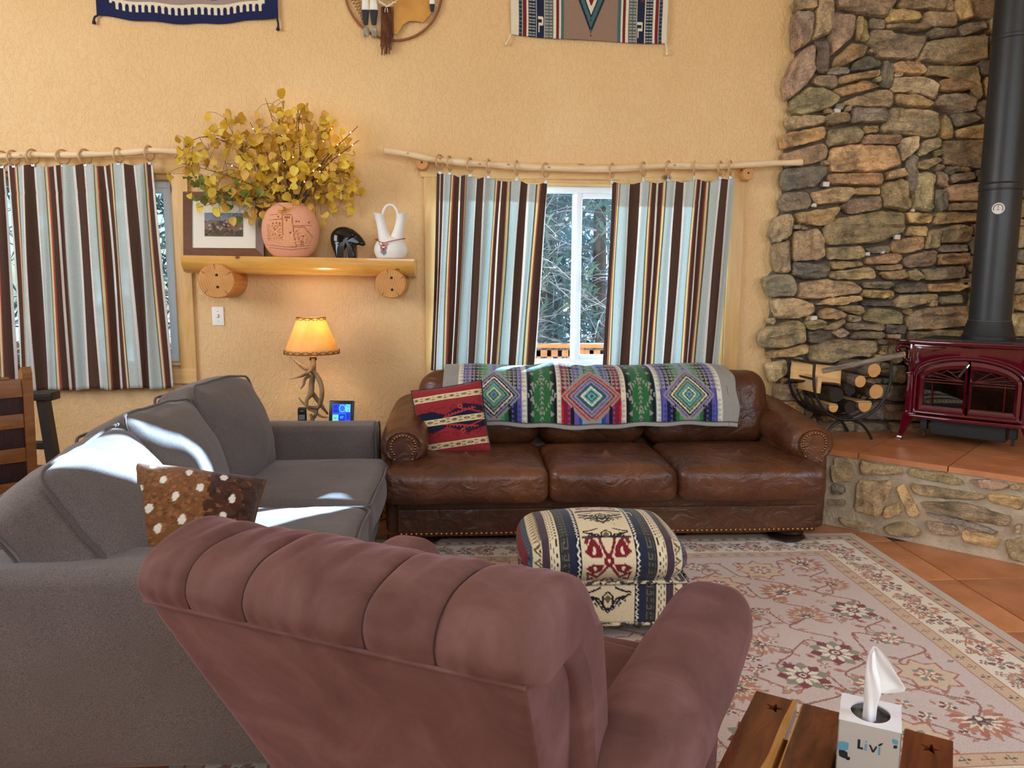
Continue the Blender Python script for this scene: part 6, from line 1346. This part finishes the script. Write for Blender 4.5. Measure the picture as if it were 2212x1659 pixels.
V, F = rbox((.09, .05, .16), .0249, (5, 3, 8), 4); V = puff(V, (.09, .05, .16), .002, .015, 0); k_ = np.clip((-V[:, 2]-.0)/.08, 0, 1); V[:, 0] *= 1-.42*k_**2; c = S(1195, -290); msk = ob('mask', V+np.array([c[0], -.03, c[2]-.008]), F, pm('painted_mask', (206, 150, 76), .5, (188, 122, 58), 12), sd_)
V, F = rbox((.018, .012, .013), .0058, (2, 1, 1), 3); c2_ = S(1195, 35); ob('lips', V+np.array([c2_[0], -.064, c2_[2]]), F, pm('mask_lips', (134, 62, 84), .5), msk); V, F = rbox((.014, .02, .04), .0068, (1, 1, 2), 3); ob('nose', V+np.array([c2_[0], -.066, c2_[2]+.055]), F, bpy.data.materials['painted_mask'], msk)
b = MB()
for k in range(7):
    t = k/6; p0 = S(1000+k*60, 50+95*(1-abs(1-2*t))**.8*1.25 if True else 0); b.tube([p0+np.array([-.012, -.05, .003*(1 if t < .5 else -1)]), p0+np.array([.012, -.05, -.003*(1 if t < .5 else -1)])], .0048, 8)
for s_ in (-1, 1): p0 = S(1160+s_*18, 240); b.tube([p0+np.array([0, -.05, .012]), p0+np.array([s_*.003, -.05, -.012])], .0022, 6)
b.out('bone_choker', pm('bone_beads', (228, 214, 190), .5), sd_)

# ------------------------------------------------------------------ wood stove on the hearth
M_enam = pm('burgundy_enamel', (92, 6, 28), .09, (76, 5, 22), 3, coat=1.0); M_iron = pm('matte_black_iron', (30, 30, 33), .55, bmp=.2, bscale=200); M_sglass = glass_mat('stove_glass', (.42, .40, .38), .16); M_fire = pm('firebox_lining', (26, 22, 20), .9)
SO = np.array([2.72, 4.54])+.315*np.array([.7071, -.7071]); st = thing('wood_stove', 'burgundy enamelled cast-iron wood stove with arched glass doors', 'stove', (SO[0], SO[1], HZ), R_(-45))
SW = .315; ZB, ZT = .165, .60; D = .40
b = MB(); b.box((-SW, .03, ZB), (-SW+.02, D, ZT)).box((SW-.02, .03, ZB), (SW, D, ZT)).box((-SW, D-.02, ZB), (SW, D, ZT)).box((-SW, .0, ZB), (SW, D, ZB+.02)).box((-SW, .03, ZT-.02), (SW, D, ZT)); b.out('firebox', M_enam, st, smooth=False)
MB().box((-SW+.02, .1, ZB+.02), (SW-.02, D-.02, ZB+.03)).out('firebox_floor', M_fire, st, smooth=False)
MB().box((-SW+.02, D-.03, ZB+.02), (SW-.02, D-.021, ZT-.02)).out('firebox_back', M_fire, st, smooth=False)
# arched front plate
aw, az0, az1, ah = .272, .182, .395, .118
def arch(k, n=24, w=aw, z0=az0, z1=az1, h=ah): return [(-w, z0), (-w, z1)]+[(-w*math.cos(t), z1+h*math.sin(t)) for t in np.linspace(0, math.pi, n)[1:-1]]+[(w, z1), (w, z0)]
inn = arch(0); N = len(inn); outp = []
for i, (a, c) in enumerate(inn):
    if i == 0: outp.append((-SW, ZB))
    elif i == N-1: outp.append((SW, ZB))
    elif i == 1: outp.append((-SW, az1-.02))
    elif i == N-2: outp.append((SW, az1-.02))
    else: t = (i-1)/(N-3); ang = t; outp.append((max(-SW, min(SW, -SW+2*SW*((t-.12)/.76))), min(ZT, az1+(ZT-az1)*min(1, min(t, 1-t)/.12))))
V = [(*p, 0) for p in []]; V = [(a, 0, c) for a, c in outp]+[(a, -.012, c) for a, c in [((o[0]*.25+i[0]*.75), (o[1]*.25+i[1]*.75)) for o, i in zip(outp, inn)]]+[(a, -.004, c) for a, c in inn]+[(a, .03, c) for a, c in inn]
F = [[k*N+i, k*N+i+1, (k+1)*N+i+1, (k+1)*N+i] for k in range(3) for i in range(N-1)]+[[N-1, 0, N, 2*N-1], [2*N-1, N, 2*N, 3*N-1], [3*N-1, 2*N, 3*N, 4*N-1]]
ob('front_plate', V, F, M_enam, st, sharp=30)
for k_, (off, r) in enumerate(((.012, .006), (.03, .004))):
    ob('arch_moulding', *tube([(a*(1+off*2.2), -.012, c+off*(.9 if c > az1 else 0)) for a, c in arch(0)[1:-1]], r, 8), M_enam, st)
ob('corner_moulding', *tube([(-.298, -.004, .45), (-.298, -.004, .585), (-.13, -.004, .585), (-.20, -.004, .56), (-.26, -.004, .52), (-.295, -.004, .46)], .0035, 6), M_enam, st)
for s_ in (-1, 1):                                                        # the two doors
    dr = []; 
    fr_ = [(0.006, az0+.0), (aw-.004, az0), (aw-.004, az1)]+[((aw-.004)*math.cos(t), az1+(ah-.003)*math.sin(t)) for t in np.linspace(0, math.pi/2, 10)[1:]]; fr_[-1] = (.006, fr_[-1][1])
    inn2 = [(.020, az0+.046), (aw-.036, az0+.046), (aw-.036, az1-.004)]+[((aw-.036)*math.cos(t), az1-.004+(ah-.044)*math.sin(t)) for t in np.linspace(0, math.pi/2, 10)[1:]]; inn2[-1] = (.020, inn2[-1][1]); n2 = len(fr_)
    V = [(s_*a, y, c) for lst, y in ((fr_, .012), (fr_, -.012), ([((o[0]+i[0])/2, (o[1]+i[1])/2) for o, i in zip(fr_, inn2)], -.022), (inn2, -.010), (inn2, .014)) for a, c in lst]
    F = [[k*n2+i, k*n2+(i+1) % n2, (k+1)*n2+(i+1) % n2, (k+1)*n2+i] for k in range(4) for i in range(n2)]
    door = ob('door', V, F, M_enam, st, sharp=30)
    ob('door_glass', *prism([(s_*a, c) for a, c in inn2], .004, .007), M_sglass, door, smooth=False)
    b = MB(); zr = az1-.006; b.tube([(s_*.024, -.006, zr), (s_*(aw-.034), -.006, zr)], .0035, 6).tube([(s_*.024, -.006, zr-.016), (s_*(aw-.034), -.006, zr-.016)], .0035, 6).tube([(s_*(aw-.085), -.006, az0+.046), (s_*(aw-.085), -.006, zr)], .004, 6)
    for t in (.35, .75, 1.15): b.tube([(s_*.028, -.006, zr), (s_*(.028+(aw-.06)*math.cos(t)), -.006, zr+.062*math.sin(t)+.006)], .003, 6)
    for q in range(3): b.tube([(s_*(.028+(aw-.075)*math.cos(t)), -.006, zr+.066*math.sin(t)-.012*math.sin((t-.2-q*.45)/.45*math.pi)) for t in np.linspace(.2+q*.45, .65+q*.45, 6)], .0025, 5)
    b.out('door_grille', M_enam, door)
    for k, z in enumerate((az0+.012, az0+.03)): ob('door_moulding', *tube([(s_*.012, -.018, z), (s_*(aw-.012-k*.02), -.018, z)], .004, 6), M_enam, door)
b = MB().tube([(-.006, -.018, .500), (.0, -.034, .492), (-.008, -.042, .476)], .007, 8); b.out('handle_mount', pm('bright_steel', (190, 184, 176), .25, metal=1), st); ob('door_handle', *tube([(-.008, -.042, .478), (-.024, -.05, .45), (-.042, -.056, .42)], [.006, .008, .0085], 10), M_iron, st)
b = MB().add(*prism([(-SW-.01, .16), (SW+.01, .16), (SW+.01, .175), (-SW-.01, .175)], -.03, .03)); V, F = rbox((2*SW-.02, .075, .022), .009, (16, 2, 1), 3); V[:, 1] -= .02*(1-(V[:, 0]/SW)**2)*(V[:, 1] < 0); ob('ash_lip', V+np.array([0, -.012, .163]), F, M_enam, st)
V, F = rbox((2*SW-.06, .04, .018), .008, (16, 2, 1), 3); V[:, 1] -= .014*(1-(V[:, 0]/SW)**2)*(V[:, 1] < 0); ob('ash_lip', V+np.array([0, -.01, .187]), F, M_enam, st)
V, F = rbox((2*SW+.04, D+.06, .03), .012, (10, 6, 1), 3); V[:, 1] -= .015*(1-(V[:, 0]/SW)**2)*(V[:, 1] < 0); top = ob('top_plate', V+np.array([0, D/2-.005, ZT+.012]), F, M_enam, st)
V, F = rbox((2*SW-.06, D-.06, .012), .005, (4, 4, 1), 2); ob('griddle', V+np.array([0, D/2+.01, ZT+.028]), F, M_iron, st)
V, F = rbox((.17, .26, .018), .008, (4, 6, 1), 3); V[:, 1] *= 1-.45*np.clip(-(V[:, 0])/.085, 0, 1)**1.5; ob('warming_shelf', V+np.array([-SW-.095, .17, ZT+.012]), F, M_enam, st)
ob('shelf_bracket', *tube(smooth_path([(-SW-.005, .1, ZT-.06), (-SW-.05, .1, ZT-.028), (-SW-.095, .1, ZT-.025), (-SW-.11, .1, ZT-.05), (-SW-.085, .1, ZT-.075), (-SW-.06, .1, ZT-.065), (-SW-.065, .1, ZT-.1), (-SW-.03, .1, ZT-.12), (-SW-.02, .1, ZT-.09)], 4), .014, 10), M_enam, st)
for s_ in (-1, 1):
    MB().box((s_*SW-.018, -.008, .165), (s_*SW+.018, .035, .42), .006).out('corner_post', M_enam, st); MB().box((s_*SW-.014, -.004, .42), (s_*SW+.014, .03, ZT), .005).out('corner_post', M_enam, st); MB().box((s_*SW-.024, -.013, .41), (s_*SW+.024, .04, .424), .004).out('post_cap', M_enam, st)
    for yv, sy in ((.012, -1), (D-.03, 1)):
        P = np.array([[(s_*(SW-.005+o)+a, yv+sy*o*.6+c, z) for a, c in ((-w, -w), (w, -w), (w, w), (-w, w))] for z, o, w in ((.18, -.01, .036), (.15, .0, .032), (.09, .018, .02), (.03, .034, .013), (.012, .04, .014), (0, .042, .018))]); V, F = grid(P, True); F += [[0, 1, 2, 3], [23, 22, 21, 20]]; ob('leg', V, F, M_enam, st, sharp=40)
MB().box((-.2, .06, .045), (.2, D-.06, .15), .006).out('ash_pan_housing', M_iron, st); 
for x in (-.235, .235): MB().box((x-.02, .05, .07), (x+.02, .1, .16), .003).tube([(x, .07, .03), (x, .07, .075)], .008, 8).out('leveling_bolt', M_iron, st)
for x in (-.1, .1):
    an = ob('andiron', *tube([(x, .09, ZB+.03), (x, .09, ZB+.13)], .012, 10), M_iron, st); ob('andiron_ring', *tube([(x+.02*math.cos(t), .09, ZB+.15+.02*math.sin(t)) for t in np.linspace(0, 2*math.pi, 16, endpoint=False)], .006, 8, True), M_iron, an)
M_bark = objcol('bark', .9, 'bark'); M_split = wood('split_wood', (226, 188, 128), (198, 150, 92), stretch=(9, 1, 9), rough=.8, coat=0, bmp=.4); M_cut = endgrain('cut_end', (222, 172, 108), (192, 136, 74)); M_cut.node_tree.nodes['Wave Texture'].inputs['Scale'].default_value = 40
def logobj(label, p0, p1, r, col, split=None, parent=None, nm='firewood_log', dark=False, sd=0, group='logs in the iron firewood rack', roll=0):
    p0, p1 = np.array(p0, float), np.array(p1, float); L = np.linalg.norm(p1-p0); M = frameM(p0, np.cross((p1-p0)/L, (0, 0, 1)), (0, 0, 1)); ex = Vector(tuple(np.cross((p1-p0)/L, (0, 0, 1)))).normalized(); ey = Vector(tuple((p1-p0)/L)); ez = ex.cross(ey)
    M = Matrix([[ex[i], ey[i], ez[i], p0[i]] for i in range(3)]+[[0, 0, 0, 1]])
    M = M @ Matrix.Rotation(roll, 4, 'Y')
    if parent is None: t = thing(nm, label, 'log', tuple(p0), group=group); XF[t.name] = M; t.matrix_world = M
    n_ = 20; th = np.linspace(0, 2*math.pi, n_, endpoint=False)
    def cs(t, s):
        rr = r*(1+.10*noise.noise(Vector((math.cos(t)*1.5+sd, math.sin(t)*1.5, s*4))))
        x, z = rr*math.cos(t), rr*math.sin(t)
        if split: z = min(z, split*r)+.06*r*noise.noise(Vector((x*40, s*9, sd)))*(z > split*r)
        return x, z
    P = np.array([[(cs(t, s)[0], s*L, cs(t, s)[1]) for t in th] for s in np.linspace(0, 1, 7)]); V, F = grid(P, True)
    if parent is None:
        ob('bark', V, F, M_bark, t, color=col); e = [(cs(a, 0)[0], 0, cs(a, 0)[1]) for a in th]; ob('cut_end', e+[(x, -.004, z) for x, _, z in e], [[i, (i+1) % n_, n_+(i+1) % n_, n_+i] for i in range(n_)]+[[n_+i for i in range(n_)]], M_cut if not dark else pm('dark_end', (46, 36, 30), .9), t)
        e = [(cs(a, 1)[0], L, cs(a, 1)[1]) for a in th]; ob('cut_end', e, [list(range(n_))], M_cut, t)
        if split:
            xs_ = np.linspace(-math.sqrt(1-split**2)*r*.97, math.sqrt(1-split**2)*r*.97, 8); P = np.array([[(x, s*L, split*r+.0035+.08*r*noise.noise(Vector((x*40, s*9, sd)))) for x in xs_] for s in np.linspace(0, 1, 10)]); ob('split_face', *grid(P), M_split, t, solid=.003)
        return t
    return ob('stove_log', V, F+[list(range(n_))[::-1], [6*n_+i for i in range(n_)]], M_bark, parent, color=col)
for yv, z, r, c in ((.20, ZB+.085, .05, (120, 92, 66)), (.27, ZB+.10, .05, (104, 78, 58)), (.24, ZB+.17, .045, (112, 84, 60))):
    V, F = tube([(-.24, yv, z), (.24, yv+.01, z+.005)], r, 16); ob('stove_log', V, F, M_bark, st, color=c)
# flue pipe and its thermometer
fpx = np.array([SO[0]+.7071*(.045+.20), SO[1]+.7071*(-.045+.20)]); pb = HZ+ZT+.034; PR = .111
fp_ = thing('flue_pipe', 'black double-wall flue pipe rising from the red stove', 'pipe', (fpx[0], fpx[1], pb)); M_flue = pm('flue_black', (44, 45, 48), .42, (36, 37, 40), 2)
ob('collar', *lathe([(.142, 0), (.142, .02), (.134, .03), (.122, .085), (.116, .10), (.116, .11)], 48), M_iron, fp_); ob('lower_section', *lathe([(PR, .09), (PR, .88)], 56), M_flue, fp_)
ob('joint_band', *lathe([(PR+.001, .865), (PR+.006, .868), (PR+.006, .872), (PR+.003, .876), (PR+.003, .90), (PR+.006, .904), (PR+.001, .91)], 56), M_flue, fp_); ob('upper_section', *lathe([(PR-.001, .86), (PR-.001, ZC-pb)], 56), M_flue, fp_)
ob('joint_ring', *lathe([(PR+.001, .105), (PR+.004, .109), (PR+.004, .113), (PR+.001, .117)], 56), pm('worn_edge', (88, 90, 90), .4, metal=.6), fp_); ob('joint_band', *lathe([(PR+.0, 1.70), (PR+.003, 1.704), (PR+.003, 1.72), (PR+.0, 1.724)], 56), M_flue, fp_)
d_ = np.array([-fpx[0]-.25, -fpx[1]]); d_ /= np.linalg.norm(d_); tz_ = at(2149, 450, fpx[1]-.1)[2]; tp = thing('stove_thermometer', 'round silver magnetic thermometer stuck to the flue pipe', 'thermometer', (fpx[0]+d_[0]*(PR+.001), fpx[1]+d_[1]*(PR+.001), tz_), math.atan2(d_[1], d_[0])+math.pi/2)
ob('dial', *lathe([(.033, 0), (.033, .006), (.03, .009)], 32), pm('silver_dial', (220, 214, 206), .4, metal=.2), tp).matrix_local = rotm(math.pi/2, 0, 0)
ob('scale_ring', *tube([(.023*math.cos(t), -.0092, .023*math.sin(t)) for t in np.linspace(-.6, 3.6, 24)], .002, 6), pm('scale_black', (40, 36, 36), .5), tp); ob('hub', *lathe([(.009, 0), (.009, .003), (.003, .005)], 16), M_sil, tp).matrix_local = rotm(math.pi/2, 0, 0, (0, -.009, 0)); MB().box((-.0012, -.0125, 0), (.0012, -.0105, .021)).out('needle', pm('needle_red', (150, 40, 36), .5), tp, smooth=False)

# ------------------------------------------------------------------ firewood rack and logs
rk = thing('firewood_rack', 'black wrought-iron cradle rack holding firewood beside the stove', 'firewood rack', (2.335, 4.50, HZ), R_(6)); M_wr = pm('wrought_iron', (26, 23, 22), .5)
RWd, RD_2 = .255, .29
def hoop(y, k=1): return smooth_path([(-RWd, y, .485), (-RWd, y, .40), (-RWd*.93, y, .30), (-RWd*.68, y, .20), (-RWd*.3, y, .145), (0, y, .135), (RWd*.35, y, .15), (RWd*.72, y, .21), (RWd*.95, y, .31), (RWd, y, .40), (RWd, y, .485)], 4)
for y, r in ((0, .0085), (RD_2, .0085)): ob('hoop', *tube(hoop(y), r, 8), M_wr, rk)
for k, y in enumerate((.075, .145, .215)): ob('rib', *tube(hoop(y)[8:-8], .006, 8), M_wr, rk)
for x in (-RWd, RWd):
    ob('top_rail', *tube([(x, 0, .485), (x, RD_2, .485)], .0085, 8), M_wr, rk); ob('side_rail', *tube([(x*.998, 0, .39), (x*.998, RD_2, .39)], .007, 8), M_wr, rk)
for y in (.02, RD_2-.02): ob('foot_arch', *tube(smooth_path([(-.17, y, .008), (-.145, y, .045), (-.09, y, .105), (0, y, .132), (.09, y, .105), (.145, y, .045), (.17, y, .008)], 4), .008, 8), M_wr, rk)
ca, sa = math.cos(R_(6)), math.sin(R_(6))
def rp(x, y, z): return (2.335+x*ca-y*sa, 4.50+x*sa+y*ca, HZ+z)
def seen(px, py, yo=0):                                                   # a point of the rack's front plane as seen
    w_ = onplane(px, py, (-sa, ca, 0), -sa*2.335+ca*4.50+yo); d = w_-np.array([2.335, 4.50, HZ]); return d[0]*ca+d[1]*sa, d[2]
for k, (lab, px, py, r, c, sp, dk, yo) in enumerate((('big split log with a pale face on top of the rack', 1815, 812, .066, (92, 72, 56), .1, False, .07), ('round log with cut end facing out on the upper right', 1858, 824, .036, (120, 104, 88), None, False, -.02), ('round log highest at the right of the rack', 1888, 800, .043, (124, 108, 92), None, False, .0),
        ('orange-ended round log low at the right of the rack', 1892, 846, .045, (96, 80, 64), None, False, .01), ('dark-ended round log in the middle of the rack', 1806, 853, .045, (70, 58, 48), None, True, -.0), ('split log at the bottom right of the rack', 1868, 874, .045, (104, 84, 66), .3, False, .0),
        ('small gnarled log at the bottom of the rack', 1800, 880, .03, (140, 116, 90), .5, False, .0), ('dark log lying in the bottom of the cradle', 1836, 880, .038, (48, 40, 34), None, True, .03), ('thick dark log under the pale split one', 1835, 842, .036, (64, 52, 44), None, True, .03))):
    x, z = seen(px, py, yo); logobj(lab, rp(x, yo, z), rp(x+random.uniform(-.01, .01)-(.25 if k == 0 else 0), yo+(.14 if k == 0 else .30), z+random.uniform(-.004, .004)+(.02 if k == 0 else 0)), r, c, sp, dark=dk, sd=k*3.1, roll=R_(-48) if k == 0 else 0)
x, z = seen(1746, 822, -.03)
sl = MB().box((-.011, -.006, -.048), (.011, .22, .048), .003).out('split_plank', M_split); sl.location = rp(seen(1766, 832)[0]+.004, -.012, seen(1766, 832)[1]); sl.rotation_euler = (0, R_(4), R_(6)); tag(sl, 'flat pale split plank standing at the left side of the rack', 'log', 'logs in the iron firewood rack')
logobj('thin grey stick poking out to the right above the rack', rp(*[seen(1950, 765)[0], -.01, seen(1950, 765)[1]]), rp(seen(1800, 800)[0], .12, seen(1800, 800)[1]-.02), .017, (150, 138, 122), sd=9)

# ------------------------------------------------------------------ outdoors: deck rail, ground, trees
M_cedar = wood('cedar', (176, 124, 84), (148, 98, 62), stretch=(2, 2, 8), rough=.6); M_ground = pm('forest_floor', (120, 100, 78), .95, (150, 136, 110), 2)
g_ = struct(MB().box((-40, W+.2, -1.3), (60, 70, -1.2)).out('outdoor_ground', M_ground, smooth=False))
dk = thing('deck', 'cedar deck outside the windows', 'deck', (1, 6.2, 0))
for k in range(16): MB().box((-6, W+.22+k*.15, -.10), (8, W+.36+k*.15, -.06)).out('deck_board', M_cedar, dk, world=True, smooth=False)
yR = W+2.6; rz1 = at(1220, 742, yR)[2]; rl = thing('deck_railing', 'orange cedar deck railing seen through the window gap', 'railing', (1, yR, 0))
MB().box((-6, yR-.07, rz1-.04), (8, yR+.07, rz1), .004).out('top_rail', M_cedar, rl, world=True); MB().box((-6, yR-.02, rz1-.13), (8, yR+.02, rz1-.06), .004).out('upper_rail', M_cedar, rl, world=True); MB().box((-6, yR-.02, .05), (8, yR+.02, .13), .004).out('lower_rail', M_cedar, rl, world=True)
for k in range(70):
    x = -3.6+k*.105
    if x < 3.5: MB().box((x-.02, yR-.02, .05), (x+.02, yR+.02, rz1-.06)).out('baluster', M_cedar, rl, world=True, smooth=False)
for x in (-3.4, -1.6, .2, 1.1, 2.0): MB().box((x-.045, yR-.045, -.1), (x+.045, yR+.045, rz1-.03)).out('post', M_cedar, rl, world=True, smooth=False)
M_trunk = pm('conifer_bark', (92, 80, 76), .9, (64, 56, 54), 6); M_need = pm('needles', (104, 130, 128), .8, (78, 106, 108), 4); M_bare = pm('bare_twigs', (176, 178, 192), .8, (130, 130, 146), 5)
def tree(label, x, y, h, r, nb, sd, green):
    q = random.Random(sd); t = thing('conifer_tree', label, 'tree', (x, y, -1.25), group='trees beyond the deck'); ob('trunk', *tube([(0, 0, 0), (q.uniform(-.1, .1), 0, h*.5), (q.uniform(-.15, .15), 0, h)], [r, r*.7, .03], 8), M_trunk, t)
    b = MB(); g = MB(); Vn, Fn = [], []
    for k in range(nb):
        z = .35+(h-.5)*q.random()**.85; a = q.uniform(0, 6.28); L = (1-z/h*.7)*q.uniform(.8, 1.8); e = np.array([L*math.cos(a), L*math.sin(a), z-q.uniform(-.15, .5)*L]); s = np.array([0, 0, z]); m_ = (s+e)/2+np.array([0, 0, .12*L]); p = smooth_path([s, m_, e], 3); b.tube(p, np.linspace(.016, .004, len(p)), 4)
        for w in range(7):
            f = q.uniform(.25, 1); c = s+(e-s)*f+np.array([0, 0, .1*L*math.sin(f*3.1)]); d = np.array([q.gauss(0, 1), q.gauss(0, 1), q.gauss(-.2, .6)]); d /= np.linalg.norm(d); b.tube([c, c+d*.22+np.array([0, 0, .03]), c+d*q.uniform(.3, .55)], [.006, .004, .0015], 3)
            if q.random() < green:
                for _ in range(9):
                    n1 = np.array([q.gauss(0, 1), q.gauss(0, 1), q.gauss(0, 1)]); n1 /= np.linalg.norm(n1); u_ = c+d*q.uniform(0, .45); i0 = len(Vn); w2 = np.cross(n1, (.3, .5, .8))*.05; Vn.extend([u_-w2*.3, u_+n1*.12+w2, u_+n1*.2]); Fn.append([i0, i0+1, i0+2])
    b.out('branches', M_bare, t, smooth=False)['kind'] = 'stuff'
    if Vn: ob('needles', Vn, Fn, M_need, t, smooth=False)['kind'] = 'stuff'
for k, (x, y, h, r, nb, gr, lab) in enumerate(((.55, 9.3, 7.5, .10, 150, .25, 'slim conifer with bare twigs nearest the window gap'), (1.75, 9.9, 8, .12, 150, .4, 'conifer with green needles right of the window mullion'), (1.15, 11.6, 9, .15, 170, .6, 'taller conifer between the two nearest trees'), (2.8, 12.8, 10, .16, 150, .7, 'dense conifer at the right of the window view'), (-.5, 12.2, 9, .14, 130, .6, 'conifer hidden mostly behind the left curtain of the sofa window'),
        (-3.7, 9.4, 8, .12, 120, .6, 'conifer seen in the sliver beside the left window frame'), (-5.4, 11, 9, .14, 110, .6, 'conifer seen through the slit at the left picture edge'), (1.9, 16, 12, .2, 150, .8, 'far conifer closing the view behind the others'), (.2, 16.5, 12, .2, 150, .8, 'far conifer behind the slim bare one'))): tree(lab, x, y, h, r, nb, 50+k, gr)
